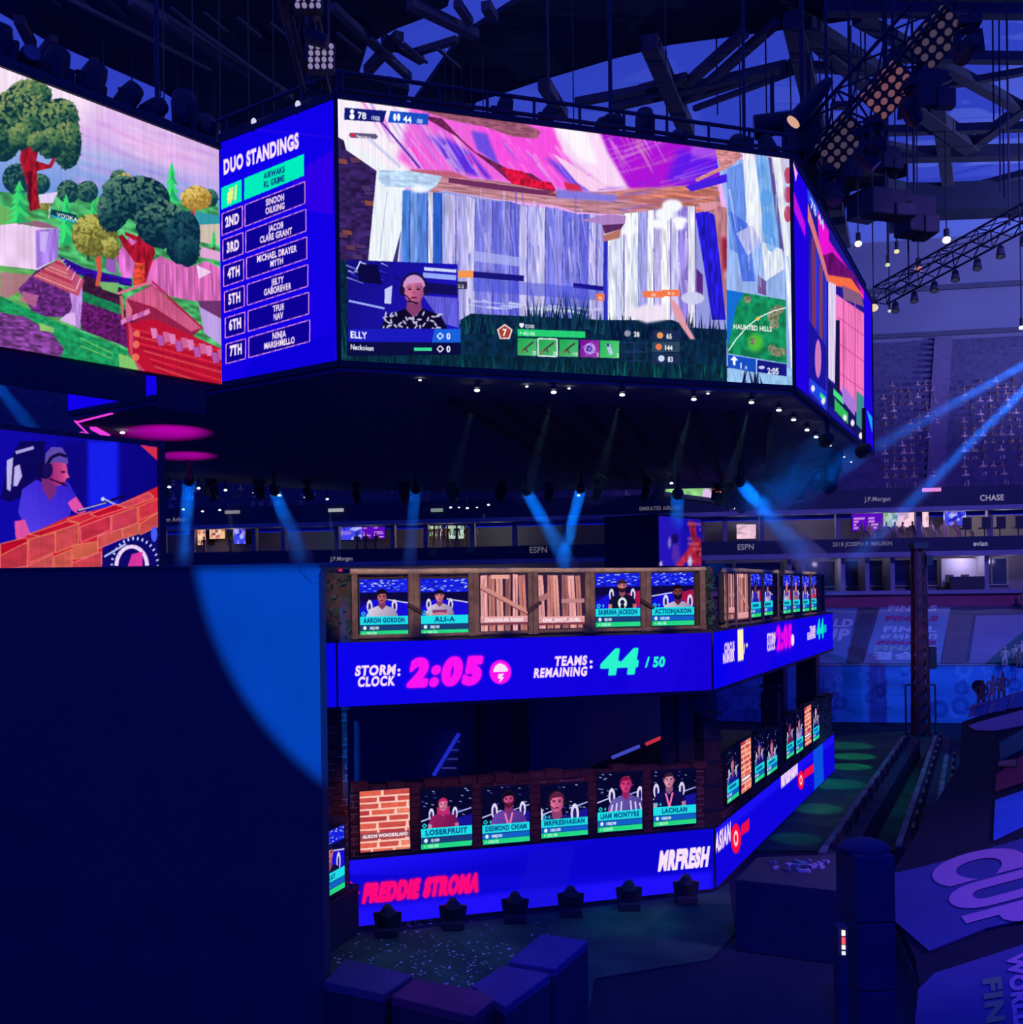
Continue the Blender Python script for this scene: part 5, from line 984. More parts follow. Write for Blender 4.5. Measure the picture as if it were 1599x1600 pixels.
# ------------------------------------------------------------------ the two-storey player tower
tA = at(500, 1050, 22.3); tB = at(1113, 1030, 25.0); tC = at(1301, 985, 40.7)
FT = Face((tA.x, tA.y, 0), Vector((tB.x - tA.x, tB.y - tA.y, 0))); WT = Vector((tB.x - tA.x, tB.y - tA.y, 0)).length
FR = Face((tB.x, tB.y, 0), Vector((tC.x - tB.x, tC.y - tB.y, 0))); WR = Vector((tC.x - tB.x, tC.y - tB.y, 0)).length
zu1, zu0 = FT.uv(800, 997)[1], FT.uv(800, 1092)[1]     # upper ribbon
zl1_, zl0_ = FT.uv(840, 1318)[1], FT.uv(840, 1417)[1]  # lower ribbon
def face_strip(mb, z0, z1, o0, o1, uL=-4.0):
    """a band that follows the front and the right-hand flank"""
    slab(mb, FT, uL, WT, z0, z1, o0, o1); slab(mb, FR, 0, WR, z0, z1, o0, o1)
tower = thing('player_tower', 'dark two-storey stage tower that carries the player decks under the video board', 'stage tower', FT.pt(WT / 2, 0, -2))
mb = MB(tower.location)
dp = 7.0
deck = lambda z, h: [p + Vector((0, 0, z)) for p in (FT.pt(-4, 0, -0.1), FT.pt(WT, 0, -0.1), FR.pt(WR, 0, -0.1), FR.pt(WR, 0, -dp), FT.pt(WT - 2, 0, -dp - 3), FT.pt(-4, 0, -dp - 3))]
mb = MB(tower.location); mb.prism(deck(zu0 + 0.05, 0), (0, 0, zu1 - zu0 - 0.1)); mb.build('upper_deck', DARK, tower)
mb = MB(tower.location); mb.prism(deck(0.02, 0), (0, 0, zl1_ - 0.1)); mb.build('lower_deck', DARK, tower)
mb = MB(tower.location); slab(mb, FT, -4, WT - 1.5, zl1_ - 0.1, zu0 + 0.1, -dp - 2.6, -dp - 2.3); slab(mb, FR, 3, WR, zl1_ - 0.1, zu0 + 0.1, -dp + 0.3, -dp + 0.6); mb.build('back_drape', UNDER, tower)
for f, u, w_ in ((FT, 0.35, 0.5), (FT, WT - 0.25, 0.9), (FR, 0.5, 0.9), (FR, WR * 0.62, 0.7), (FR, WR - 0.5, 0.8), (FT, WT * 0.5, 0.25)):
    mb = MB(tower.location); slab(mb, f, u - w_ / 2, u + w_ / 2, zl1_ - 0.1, zu0 + 0.06, -w_ - (0.5 if w_ > 0.3 else 4.5), -0.5 if w_ > 0.3 else -4.3); mb.build('column', DARK, tower)
# led ribbons
rib = thing('led_ribbon', 'upper blue LED ribbon with the storm clock and teams remaining', 'led ribbon', FT.pt(WT / 2, zu0, 0))
BLUE = (10, 4, 236)
def cvf(face, z0, u0=0): return lambda x, y: (lambda q: (q[0] - u0, q[1] - z0))(face.uv(x, y))
uj = FT.uv(527, 1050)[0]
c = Canvas(WT - uj, zu1 - zu0, 82, cvf(FT, zu0, uj), BLUE, seed=21); c.rect(480, 940, 1130, 1130, BLUE, grad=((22, 0, 214), (500, 1000), (1113, 1060)))
c.poly([(700, 1000), (760, 1000), (720, 1100), (650, 1100)], (16, 4, 226), alpha=0.6); c.poly([(1000, 990), (1080, 987), (1050, 1080), (980, 1084)], (26, 4, 222), alpha=0.6)
PK = (250, 218, 250); MG = (252, 20, 240); TL = (40, 245, 205)
c.text('STORM', (617, 1054), 0.235, PK, al='r', bold=0.085, shear=0.12, width=0.93); c.text('CLOCK', (617, 1071), 0.235, PK, al='r', bold=0.085, shear=0.12, width=0.87)
for x, y in ((623, 1047), (623, 1054)): c.ell(x, y, 2.4, 2.4, PK)
c.text('2:05', (636, 1073), 0.64, MG, bold=0.12, shear=0.2, width=1.72, glow=((190, 0, 235), 3, 1.3))
c.ell(782, 1050, 17.5, 19, MG, soft=1); c.poly([(771, 1047), (774, 1040), (781, 1036), (789, 1039), (794, 1046), (793, 1049), (771, 1050)], (250, 225, 250)); c.poly([(779, 1053), (788, 1052), (784, 1058), (788, 1058), (780, 1067), (782, 1060), (778, 1060)], (250, 225, 250))
c.text('TEAMS', (917, 1039), 0.235, PK, al='r', bold=0.085, shear=0.12, width=0.84); c.text('REMAINING', (917, 1056), 0.235, PK, al='r', bold=0.085, shear=0.12, width=1.36)
for x, y in ((924, 1034), (924, 1042)): c.ell(x, y, 2.4, 2.4, PK)
c.text('44', (937, 1055), 0.62, TL, bold=0.085, shear=0.18, width=0.98, glow=((0, 130, 220), 2, 0.8)); c.text('/ 50', (1008, 1043), 0.26, TL, bold=0.05, shear=0.1, width=0.54, glow=((0, 130, 220), 1, 0.8))
c.grain(0.02, 1.5, 1.5); display('front_display', FT, uj + 0.02, WT - 0.02, zu0, zu1, c, rib, 0.03)
c = Canvas(uj + 4, zu1 - zu0, 12, None, (8, 2, 232)); display('corner_display', FT, -4, uj - 0.02, zu0, zu1, c, rib, 0.03)
c = Canvas(WR, zu1 - zu0, 34, cvf(FR, zu0), (16, 2, 232), seed=22); c.poly([(1113, 985), (1135, 980), (1135, 1080), (1113, 1080)], (8, 0, 238)); c.poly([(1180, 975), (1215, 970), (1200, 1050), (1160, 1060)], (30, 2, 222), alpha=0.6)
def tx(c, t, x0, x1, yb_, h, col, **k):
    u0 = c.xf(x0, yb_)[0]; u1 = c.xf(x1, yb_)[0]; c.text(t, (x0, yb_), h, col, width=u1 - u0, **k)
tx(c, 'CIRCLE', 1131, 1147, 1021, 0.26, PK, bold=0.06); tx(c, 'NUMBER', 1129, 1147, 1037, 0.26, PK, bold=0.06); tx(c, '1', 1152, 1161, 1033, 0.85, (255, 240, 190), bold=0.06); tx(c, '/ 9', 1161, 1168, 1022, 0.28, (255, 230, 190), bold=0.05)
tx(c, 'STORM', 1198, 1211, 1005, 0.28, PK, bold=0.06); tx(c, 'CLOCK', 1198, 1211, 1018, 0.28, PK, bold=0.06); tx(c, '2:05', 1213, 1237, 1016, 0.72, (235, 10, 235), bold=0.10, glow=((200, 0, 235), 3, 1.4)); c.ell(1238, 1000, 2.5, 9, PK)
tx(c, 'TEAMS', 1265, 1274, 990, 0.26, PK, bold=0.06); tx(c, 'REMAINING', 1261, 1274, 1000, 0.26, PK, bold=0.06); tx(c, '44', 1276, 1287, 999, 0.72, (10, 225, 200), bold=0.1, glow=((0, 160, 220), 2, 1)); tx(c, '/50', 1286, 1291, 989, 0.3, (10, 215, 200), bold=0.06)
display('flank_display', FR, 0.02, WR, zu0, zu1, c, rib, 0.03)
mb = MB(rib.location); face_strip(mb, zu0 - 0.08, zu0 - 0.005, -0.15, 0.06); face_strip(mb, zu1 + 0.005, zu1 + 0.06, -0.15, 0.06); slab(mb, FT, uj - 0.02, uj + 0.02, zu0, zu1, -0.1, 0.05); slab(mb, FT, WT - 0.03, WT + 0.02, zu0, zu1, -0.1, 0.05); mb.build('housing', BLACK, rib)
u0l = FT.uv(547, 1390)[0]
rib2 = thing('led_ribbon', 'lower blue LED ribbon just over the grass with running player names', 'led ribbon', FT.pt(WT / 2, zl0_, 0))
c = Canvas(WT - u0l, zl1_ - zl0_, 82, cvf(FT, zl0_, u0l), (12, 6, 214), seed=23); c.rect(500, 1280, 1130, 1366, (26, 14, 245), grad=((10, 4, 205), (700, 1325), (706, 1368))); c.poly([(540, 1420), (1113, 1360), (1113, 1400), (540, 1460)], (30, 16, 250), soft=4); c.poly([(830, 1330), (900, 1320), (880, 1415), (800, 1425)], (20, 16, 205), alpha=0.5)
c.text('FREDDIE STROMA', (567, 1411), 0.44, (252, 10, 125), bold=0.10, shear=0.18, width=2.72, glow=((200, 0, 140), 3, 1.3)); c.poly([(548, 1376), (558, 1385), (563, 1396), (549, 1400)], (252, 10, 90))
c.text('MRFRESH', (1029, 1361), 0.50, (250, 225, 250), bold=0.075, shear=0.15, width=1.36); c.grain(0.02, 1.5, 1.5)
display('front_display', FT, u0l, WT - 0.02, zl0_, zl1_, c, rib2, 0.03)
c = Canvas(WR, zl1_ - zl0_, 34, cvf(FR, zl0_), (14, 4, 220), seed=24); c.poly([(1113, 1292), (1303, 1147), (1303, 1160), (1113, 1316)], (26, 14, 245), soft=1); c.poly([(1270, 1170), (1285, 1160), (1287, 1220), (1272, 1235)], (10, 80, 225), soft=2)
tx(c, 'ASIAN', 1116, 1141, 1336, 0.5, PK, bold=0.07, shear=0.1)
for x, y, r in ((1149, 1310, 8), (1251, 1219, 5)):
    c.ell(x, y, r, r * 2.9, (252, 10, 60), rot=0); c.ell(x, y, r * 0.45, r * 1.5, (255, 220, 230)); c.ell(x, y, r * 0.25, r * 0.9, (252, 10, 60))
c.poly([(1157, 1290), (1170, 1279), (1170, 1297), (1157, 1306)], (240, 10, 80)); tx(c, 'MRFRESHASIAN', 1220, 1246, 1232, 0.5, (240, 210, 245), bold=0.1); c.poly([(1256, 1204), (1271, 1193), (1271, 1206), (1256, 1217)], (240, 10, 80))
display('flank_display', FR, 0.02, WR, zl0_, zl1_, c, rib2, 0.03)
mb = MB(rib2.location); slab(mb, FT, u0l, WT, 0, zl0_ - 0.005, -0.15, 0.06); slab(mb, FR, 0, WR, 0, zl0_ - 0.005, -0.15, 0.06); slab(mb, FT, u0l, WT, zl1_ + 0.005, zl1_ + 0.06, -0.15, 0.06); slab(mb, FR, 0, WR, zl1_ + 0.005, zl1_ + 0.06, -0.15, 0.06); slab(mb, FT, WT - 0.03, WT + 0.02, zl0_, zl1_, -0.1, 0.05); mb.build('housing', BLACK, rib2)

# portrait screens
def portrait(c, sp, seed):
    g = c.rng; W, H = 1.0, c.H / c.W
    c.xf = lambda x, y: (x * c.W, c.H - y * c.W); hb = H * 0.655
    if sp['k'] == 'wood':
        c.rect(0, 0, 1, H, (52, 28, 62)); x = 0.02
        for i in range(6):
            w_ = 0.10 + 0.05 * g.random(); t = (g.random() - 0.5) * 0.10; col = [(232, 160, 160), (190, 118, 112), (216, 150, 142), (150, 95, 95)][i % 4]
            c.poly([(x + t, 0.04 * g.random()), (x + t + w_, 0.02), (x + w_, H * 0.97), (x, H * 0.97)], col, nz=(0.15, 2, 30)); c.line((x + w_ * 0.5 + t, 0.1), (x + w_ * 0.5, H * 0.9), 0.012, lerp(col, (60, 20, 40), 0.5)); x += 0.165
        if sp.get('diag'): c.line((-0.02, 0.24), (1.02, 0.80), 0.10, (206, 140, 132)); c.line((-0.02, 0.285), (1.02, 0.845), 0.02, (120, 60, 70)); c.rect(0.24, 0.02, 0.62, 0.10, (235, 165, 155))
        else: c.line((-0.02, 0.52), (0.22, 0.42), 0.12, (170, 110, 115)); c.rect(0.5, 0.5, 1.0, 0.58, (190, 130, 135))
        c.rect(0, 0.855, 1, 1.0, (236, 165, 170)); c.rect(0, 0.98, 1, 1.03, (120, 55, 75)); c.rect(0, 0.885, 1, 0.97, (205, 140, 150), alpha=0.5)
        if sp['n']: c.text(sp['n'], (0.5, 0.965), 0.075 * c.W, (252, 235, 245), al='c', bold=0.06, width=(0.80 if sp.get('diag') else 0.82) * c.W)
        return
    if sp['k'] == 'brick':
        c.rect(0, 0, 1, H, (250, 205, 190)); y = 0.0; r = 0
        while y < H:
            x = -0.15 * (r % 2) - 0.05 * g.random(); hh = 0.085 + 0.03 * g.random()
            while x < 1:
                w_ = 0.32 + 0.28 * g.random(); col = [(225, 98, 78), (186, 58, 66), (236, 128, 104), (205, 80, 72)][int(g.integers(4))]; c.poly([(x, y), (x + w_, y + 0.008), (x + w_ - 0.01, y + hh), (x + 0.01, y + hh)], col, nz=(0.08, 6, 3)); x += w_ + 0.04
            y += hh + 0.028; r += 1
        c.rect(0, H * 0.695, 1, H * 0.80, (140, 70, 85), alpha=0.9)
        if not sp['n']: c.rect(0.1, H * 0.72, 0.9, H * 0.77, (252, 232, 240)); return
        c.text(sp['n'], (0.5, H * 0.775), 0.07 * c.W, (252, 232, 240), al='c', bold=0.06, width=0.9 * c.W); return
    up = sp.get('up', True)
    c.rect(0, 0, 1, H, (16, 10, 120) if up else (6, 6, 46)); 
    if up:
        c.rect(0, 0, 1, 0.28, (22, 30, 225))
        for i in range(60): x, y = g.random(), 0.26 * g.random(); c.ell(x, y, 0.035, 0.01, [(110, 150, 250), (60, 70, 235), (10, 8, 110), (190, 205, 255)][i % 4])
        c.rect(0, 0.28, 1, 0.46, (12, 8, 62)); c.poly([(0, 0.6), (0.3, 0.42), (1, 0.5), (1, H), (0, H)], (22, 14, 215))
        c.line((0.55, 0.42), (1, 0.50) if sp.get('ln', 1) > 0 else (0, 0.5), 0.022, (225, 225, 250)); 
        if sp.get('red'): c.poly([(0.62, 0.44), (1, 0.36), (1, 0.7), (0.8, 0.7)], (165, 20, 75))
    else:
        for i in range(26): x, y = g.random(), 0.7 * g.random(); c.line((x, y), (x + 0.05, y + 0.015), 0.012, [(150, 165, 235), (70, 80, 210), (190, 200, 250)][i % 3])
        c.line((0, 0.60), (0.4, 0.48), 0.025, (205, 205, 250)); c.line((0.6, 0.5), (1, 0.40), 0.025, (170, 175, 250)); c.poly([(0.6, 0.6), (1, 0.52), (1, H), (0.5, H)], (22, 18, 150))
    hx = sp.get('x', 0.5); s = sp.get('s', 0.30); y = sp.get('y', 0.47)
    for k in (-1, 1): c.ell(hx + k * s * 0.95, y + 0.06, s * 0.22, s * 0.5, (225, 215, 245) if sp.get('chair', True) else (70, 60, 150)); c.ell(hx + k * s * 0.95, y + 0.08, s * 0.10, s * 0.34, (40, 30, 110))
    paint_person(c, hx, y, s, sp['skin'], sp['hair'], sp['shirt'], sp.get('style', 'short'), sp.get('cap'), True, (sp.get('hx', 0), 0), sp.get('pat'), sp.get('beard'))
    if sp.get('hs'): headset(c, hx, y, s, (sp.get('hx', 0), 0))
    if sp.get('emb') == 'ring': c.ell(hx, y + 0.24, 0.10, 0.12, (225, 235, 245)); c.ell(hx, y + 0.22, 0.05, 0.05, (20, 20, 50)); c.poly([(hx - 0.09, y + 0.36), (hx + 0.09, y + 0.36), (hx + 0.13, y + 0.52), (hx - 0.13, y + 0.52)], (200, 215, 235)); c.ell(hx, y + 0.31, 0.05, 0.05, (20, 20, 50))
    if sp.get('emb') == 'team': c.rect(hx - 0.15, y + 0.17, hx + 0.15, y + 0.24, (130, 60, 110)); c.ell(hx, y + 0.29, 0.17, 0.07, (215, 120, 140))
    if sp.get('emb') == 'lace': c.line((hx - 0.08, y + 0.12), (hx, y + 0.42), 0.04, (240, 120, 170)); c.line((hx + 0.08, y + 0.12), (hx, y + 0.42), 0.04, (240, 120, 170)); c.ell(hx, y + 0.44, 0.06, 0.05, (240, 130, 150))
    if sp.get('emb') == 'stripes': [c.line((hx + d, y + 0.15 + abs(d) * 0.3), (hx + d * 1.3, y + 0.6), 0.035, (215, 200, 245)) for d in (-0.3, -0.2, -0.1, 0.1, 0.2, 0.3)]
    c.rect(0, hb, 1, H, (10, 34, 90))
    c.box([(0.035, hb - 0.055), (0.075, hb - 0.095), (0.115, hb - 0.055), (0.075, hb - 0.015)], 0.02, (40, 210, 230)); c.text(sp.get('kills', '0'), (0.16, hb - 0.025), 0.06 * c.W, (60, 215, 235), bold=0.05)
    t = H - hb; c.rect(0, hb, 1, hb + t * 0.43, (30, 222, 232)); nm = sp['n']
    if not nm: c.rect(0.2, hb + t * 0.12, 0.8, hb + t * 0.32, (10, 110, 160))
    else: c.text(nm, (0.5, hb + t * 0.34), 0.105 * c.W, (10, 80, 140), al='c', bold=0.09, width=min(0.86, 0.075 * len(nm) + 0.06) * c.W)
    b = hb + t * 0.46; c.rect(0, b, 1, hb + t * 0.72, (18, 96, 200) if sp.get('full', True) else (26, 62, 120)); c.ell(0.10, b + t * 0.13, 0.035, 0.04, (225, 245, 255)); c.text(sp.get('sh', '100|100'), (0.2, b + t * 0.21), 0.06 * c.W, (225, 240, 255), bold=0.06)
    b = hb + t * 0.74; c.rect(0, b, 1, H, (28, 205, 120), grad=((40, 220, 140), (0, b), (1, b))); c.text('+ 100|100', (0.06, b + t * 0.20), 0.06 * c.W, (170, 250, 215), bold=0.05); c.rect(0.0, H - 0.012, 1, H, (40, 225, 160)); c.grain(0.05, 1, 1)
SK1, SK2, SK3, SK4 = (225, 135, 135), (190, 105, 115), (120, 62, 66), (235, 140, 170)
UP = [((563, 905, 638, 993), dict(k='p', n='AARON GORDON', skin=SK2, hair=(20, 12, 30), shirt=(226, 216, 236), s=0.27, x=0.46, y=0.50, hs=1, kills='0', sh='30|100', full=False), 'portrait screen of a person in a white shirt, first in the upper wooden row'),
      ((658, 904, 732, 991), dict(k='p', n='ALI-A', skin=SK1, hair=(40, 20, 30), shirt=(218, 206, 226), cap=(14, 12, 50), s=0.24, x=0.40, y=0.47, emb='team', kills='1', sh='30|100', full=False), 'portrait screen of a person in dark cap and pale sports shirt'),
      ((751, 897, 825, 988), dict(k='wood', n='CHANDLER RIGGS', diag=1), 'screen showing a boarded-up picture with one long slanting board'),
      ((842, 898, 914, 984), dict(k='wood', n='ONE_SHOT_GURL'), 'screen showing a boarded-up picture without a slanting board'),
      ((931, 896, 1001, 979), dict(k='p', n='SABRINA JACKSON', skin=SK1, hair=(40, 20, 30), shirt=(14, 20, 46), cap=(60, 30, 40), s=0.25, x=0.60, y=0.38, emb='ring', red=1, kills='0', sh='0|100', full=False, beard=(40, 18, 30)), 'portrait screen of a person in black T-shirt with a white print'),
      ((1019, 895, 1085, 977), dict(k='p', n='ACTIONJAXON', skin=SK3, hair=(14, 8, 20), shirt=(214, 202, 226), s=0.30, x=0.62, y=0.56, red=1, ln=-1, kills='0', beard=(16, 10, 22)), 'portrait screen of a bearded person in white, last of the upper front row')]
LO = [((563, 1234, 641, 1329), dict(k='brick', n='ALISON WONDERLAND'), 'screen showing orange bricks, first in the lower front row'),
      ((658, 1232, 738, 1324), dict(k='p', n='LOSERFRUIT', skin=SK4, hair=(190, 40, 110), shirt=(160, 30, 95), style='long', s=0.24, x=0.44, y=0.42, up=False, hs=1, sh='0|100', full=False), 'portrait screen of a long-haired person with headset on a white chair'),
      ((754, 1229, 828, 1317), dict(k='p', n='DESMOND CHIAM', skin=(205, 80, 130), hair=(16, 8, 30), shirt=(112, 70, 175), s=0.31, x=0.56, y=0.42, up=False, hs=1, emb='lace', beard=(90, 20, 60)), 'portrait screen of a person in a violet polo shirt'),
      ((846, 1225, 919, 1307), dict(k='p', n='MRFRESHASIAN', skin=(225, 110, 150), hair=(90, 30, 70), shirt=(30, 40, 120), s=0.40, x=0.34, y=0.55, up=False, hs=1), 'portrait screen of a person close up with brown fringe'),
      ((934, 1207, 1004, 1298), dict(k='p', n='LIAM MCINTYRE', skin=(225, 60, 130), hair=(130, 20, 70), shirt=(110, 95, 185), s=0.33, x=0.64, y=0.42, up=False, emb='stripes'), 'portrait screen of a person in a striped open shirt'),
      ((1021, 1203, 1088, 1289), dict(k='p', n='LACHLAN', skin=(225, 150, 170), hair=(50, 25, 50), shirt=(14, 14, 80), s=0.31, x=0.38, y=0.36, up=False, emb='lace'), 'portrait screen of a person in dark blue with a pink lanyard')]
UR_ = [((1132, 896, 1149, 970), dict(k='wood', n=''), 0), ((1153, 897, 1170, 968), dict(k='wood', n='', diag=1), 0)]
def portrait_screen(f, r, sp, label, seed, group, res=95, o=0.09, rect=None):
    x0, y0, x1, y1 = r; xm, ym = (x0 + x1) / 2, (y0 + y1) / 2
    u0, u1 = f.uv(x0, ym, o)[0], f.uv(x1, ym, o)[0]; z1, z0 = f.uv(xm, y0, o)[1], f.uv(xm, y1, o)[1]
    t = thing('portrait_screen', label, 'screen', f.pt((u0 + u1) / 2, z0, o), 0, group)
    c = Canvas(u1 - u0, z1 - z0, res, seed=seed); portrait(c, sp, seed); display('display', f, u0, u1, z0, z1, c, t, o)
    mb = MB(t.location); slab(mb, f, u0, u1, z0, z1, o - 0.135, o - 0.01); mb.build('back_case', BLACK, t)
    mb = MB(t.location); bezel(mb, f, u0, u1, z0, z1, 0.025, o - 0.10, o + 0.015); mb.build('bezel', BLACK, t)
    return u0, u1, z0, z1
upU = [portrait_screen(FT, r, sp, lb, 40 + i, 'portrait screens in the wooden railing') for i, (r, sp, lb) in enumerate(UP)]
loU = [portrait_screen(FT, r, sp, lb, 50 + i, 'portrait screens in the brick parapet') for i, (r, sp, lb) in enumerate(LO)]
P = lambda n, skin, hair, shirt, **k: dict(k='p', n=n, skin=skin, hair=hair, shirt=shirt, **k)
FLU = [((1132, 896, 1148.5, 970), dict(k='wood', n=''), 'narrow boarded-up screen, first on the flank of the upper deck'), ((1152, 896, 1170, 968), dict(k='wood', n='', diag=1), 'narrow boarded-up screen with a slanting board, second on the upper flank'),
       ((1173.5, 897, 1189.5, 964), P('', SK3, (14, 8, 20), (40, 30, 200), red=1), 'narrow portrait screen with red corner, third on the upper flank'), ((1193, 897, 1208, 961), P('', SK2, (14, 8, 20), (215, 205, 235), s=0.24), 'narrow portrait screen, white-shirted person on blue, beside the ivy post'),
       ((1224, 899, 1236.5, 958), P('', SK1, (200, 150, 180), (225, 215, 240), red=1), 'narrow portrait screen just behind the ivy post'), ((1239, 900, 1250.5, 956), P('', SK1, (60, 30, 30), (190, 110, 110), cap=(200, 150, 160)), 'narrow portrait screen, cream cap, third from the far end of the upper flank'),
       ((1253.5, 901, 1265, 955), P('', SK1, (190, 120, 110), (70, 60, 210)), 'narrow portrait screen, second from the far end of the upper flank'), ((1267.5, 901, 1276.5, 953), P('', SK2, (30, 15, 30), (225, 60, 90), red=1), 'narrow portrait screen, person in red, last of the upper flank')]
FLL = [((1136, 1171, 1155, 1250), P('', SK1, (60, 30, 60), (30, 30, 170), up=False), 'narrow portrait screen, blue shirt, first on the lower flank'), ((1158, 1156, 1174.5, 1236), dict(k='brick', n=''), 'narrow screen of orange bricks near the front of the lower flank'),
       ((1179.5, 1148, 1195, 1219), P('', SK4, (20, 20, 120), (40, 20, 130), cap=(30, 40, 190), up=False), 'narrow portrait screen, blue cap, third on the lower flank'), ((1198.5, 1143, 1215, 1207), P('', SK4, (120, 30, 60), (220, 190, 220), up=False), 'narrow portrait screen, pale shirt, before the dark middle post'),
       ((1229, 1120, 1241, 1183), P('', (220, 60, 110), (60, 20, 40), (120, 30, 60), up=False), 'narrow portrait screen, reddish person, just behind the middle post'), ((1244, 1112, 1255.5, 1175), P('', SK4, (60, 20, 60), (200, 170, 230), up=False), 'narrow portrait screen, lilac person, beside the far brick screen'),
       ((1257.5, 1103, 1268.5, 1164), dict(k='brick', n=''), 'narrow screen of orange bricks near the far end of the lower flank'), ((1270.5, 1098, 1281, 1156), P('', (240, 190, 210), (240, 170, 190), (30, 20, 90), up=False), 'narrow portrait screen, last of the lower flank')]
fu = [portrait_screen(FR, r, sp, lb, 60 + i, 'portrait screens on the upper flank', 60) for i, (r, sp, lb) in enumerate(FLU)]
fl = [portrait_screen(FR, r, sp, lb, 70 + i, 'portrait screens on the lower flank', 60) for i, (r, sp, lb) in enumerate(FLL)]

# wooden railing of the upper deck
zf1 = FT.uv(800, 890)[1]; uF0 = FT.uv(551, 945)[0]; uF1 = FT.uv(1098, 935)[0]
def railing(f, u0, u1, cells, label, zb, zt, posts):
    t = thing('wooden_railing', label, 'railing', f.pt((u0 + u1) / 2, zb, 0)); L = t.location
    mb = MB(L); n = max(6, int((u1 - u0) / 0.17))
    for i in range(n):
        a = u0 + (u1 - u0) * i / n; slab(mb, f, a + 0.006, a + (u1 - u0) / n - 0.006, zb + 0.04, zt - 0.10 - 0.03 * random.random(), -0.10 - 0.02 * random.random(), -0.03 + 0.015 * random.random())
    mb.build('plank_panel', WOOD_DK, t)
    for u, w_ in posts:
        mb = MB(L); k = max(1, int(round(w_ / 0.14)))
        for j in range(k): a = u - w_ / 2 + w_ * j / k; slab(mb, f, a, a + w_ / k - 0.012, zb + 0.02, zt - 0.05, -0.03, 0.10 + 0.04 * random.random())
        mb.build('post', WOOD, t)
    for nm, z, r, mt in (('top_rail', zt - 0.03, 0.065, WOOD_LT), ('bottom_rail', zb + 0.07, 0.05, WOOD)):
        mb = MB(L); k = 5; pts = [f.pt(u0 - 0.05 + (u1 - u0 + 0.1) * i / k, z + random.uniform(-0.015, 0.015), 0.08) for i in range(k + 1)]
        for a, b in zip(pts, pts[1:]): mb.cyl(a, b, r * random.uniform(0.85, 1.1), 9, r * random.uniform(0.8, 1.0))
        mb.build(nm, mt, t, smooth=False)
    return t
gaps = [((a[1] + b[0]) / 2, (b[0] - a[1]) * 0.9) for a, b in zip(upU, upU[1:])]
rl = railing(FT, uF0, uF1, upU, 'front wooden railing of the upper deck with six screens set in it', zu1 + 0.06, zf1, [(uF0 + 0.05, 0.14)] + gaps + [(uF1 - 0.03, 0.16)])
for u, s in ((gaps[0][0], -1), (gaps[2][0], 1), (gaps[4][0], -1)):
    mb = MB(rl.location); zc = zu1 + 0.75; mb.beam(FT.pt(u - 0.17, zc + 0.11 * (-s), 0.17), FT.pt(u + 0.18, zc - 0.10 * (-s), 0.17), 0.04, 0.08); mb.build('cross_brace', WOOD_DK, rl)
uG = FR.uv(1216, 930)[0]
a0 = FR.uv(1129, 930)[0]; a1 = FR.uv(1211, 930)[0]
gp = lambda L: [((a[1] + b[0]) / 2, (b[0] - a[1]) * 0.85) for a, b in zip(L, L[1:])]
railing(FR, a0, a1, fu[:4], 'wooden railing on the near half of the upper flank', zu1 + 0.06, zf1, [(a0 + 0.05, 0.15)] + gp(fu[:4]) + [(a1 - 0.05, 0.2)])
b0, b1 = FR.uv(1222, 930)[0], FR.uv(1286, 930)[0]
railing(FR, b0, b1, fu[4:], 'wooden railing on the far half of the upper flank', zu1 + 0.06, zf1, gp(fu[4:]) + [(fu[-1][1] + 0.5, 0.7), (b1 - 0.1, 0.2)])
# ivy-grown posts
IVY = pbr('ivy_leaf', (0.03, 0.10, 0.05), 0.6, noise=((0.015, 0.045, 0.05), 6))
def ivy_post(f, u0, u1, label, z0, z1, n=90):
    t = thing('ivy_post', label, 'post', f.pt((u0 + u1) / 2, z0, 0)); mb = MB(t.location); slab(mb, f, u0, u1, z0, z1, -0.5, 0.02); mb.build('post', WOOD_DK, t)
    mb = MB(t.location)
    for i in range(n):
        p = f.pt(random.uniform(u0, u1), random.uniform(z0 + 0.05, z1), random.uniform(0.03, 0.10)); a = random.random() * 6.28; s = random.uniform(0.05, 0.11); e1 = f.d * math.cos(a) * s + Vector((0, 0, math.sin(a) * s)); e2 = f.n * random.uniform(-0.04, 0.05) + (-f.d * math.sin(a) + Vector((0, 0, math.cos(a)))) * s * 0.5
        mb.add([p - e1, p + e2, p + e1, p - e2], [(0, 1, 2, 3)])
    mb.build('ivy_foliage', IVY, t); return t
ivy_post(FT, FT.uv(490, 945)[0], FT.uv(549, 945)[0], 'broad dark ivy-grown post beside the blue-lit wall corner', zu1 + 0.06, zf1 - 0.05)
ivy_post(FT, uF1 + 0.06, WT + 0.05, 'dark ivy-grown corner post between front and flank of the upper deck', zu1 + 0.06, zf1 + 0.02, 70)
ivy_post(FR, a1 + 0.03, b0 - 0.03, 'slim ivy-grown post in the middle of the upper flank', zu1 + 0.06, zf1 + 0.06, 60)

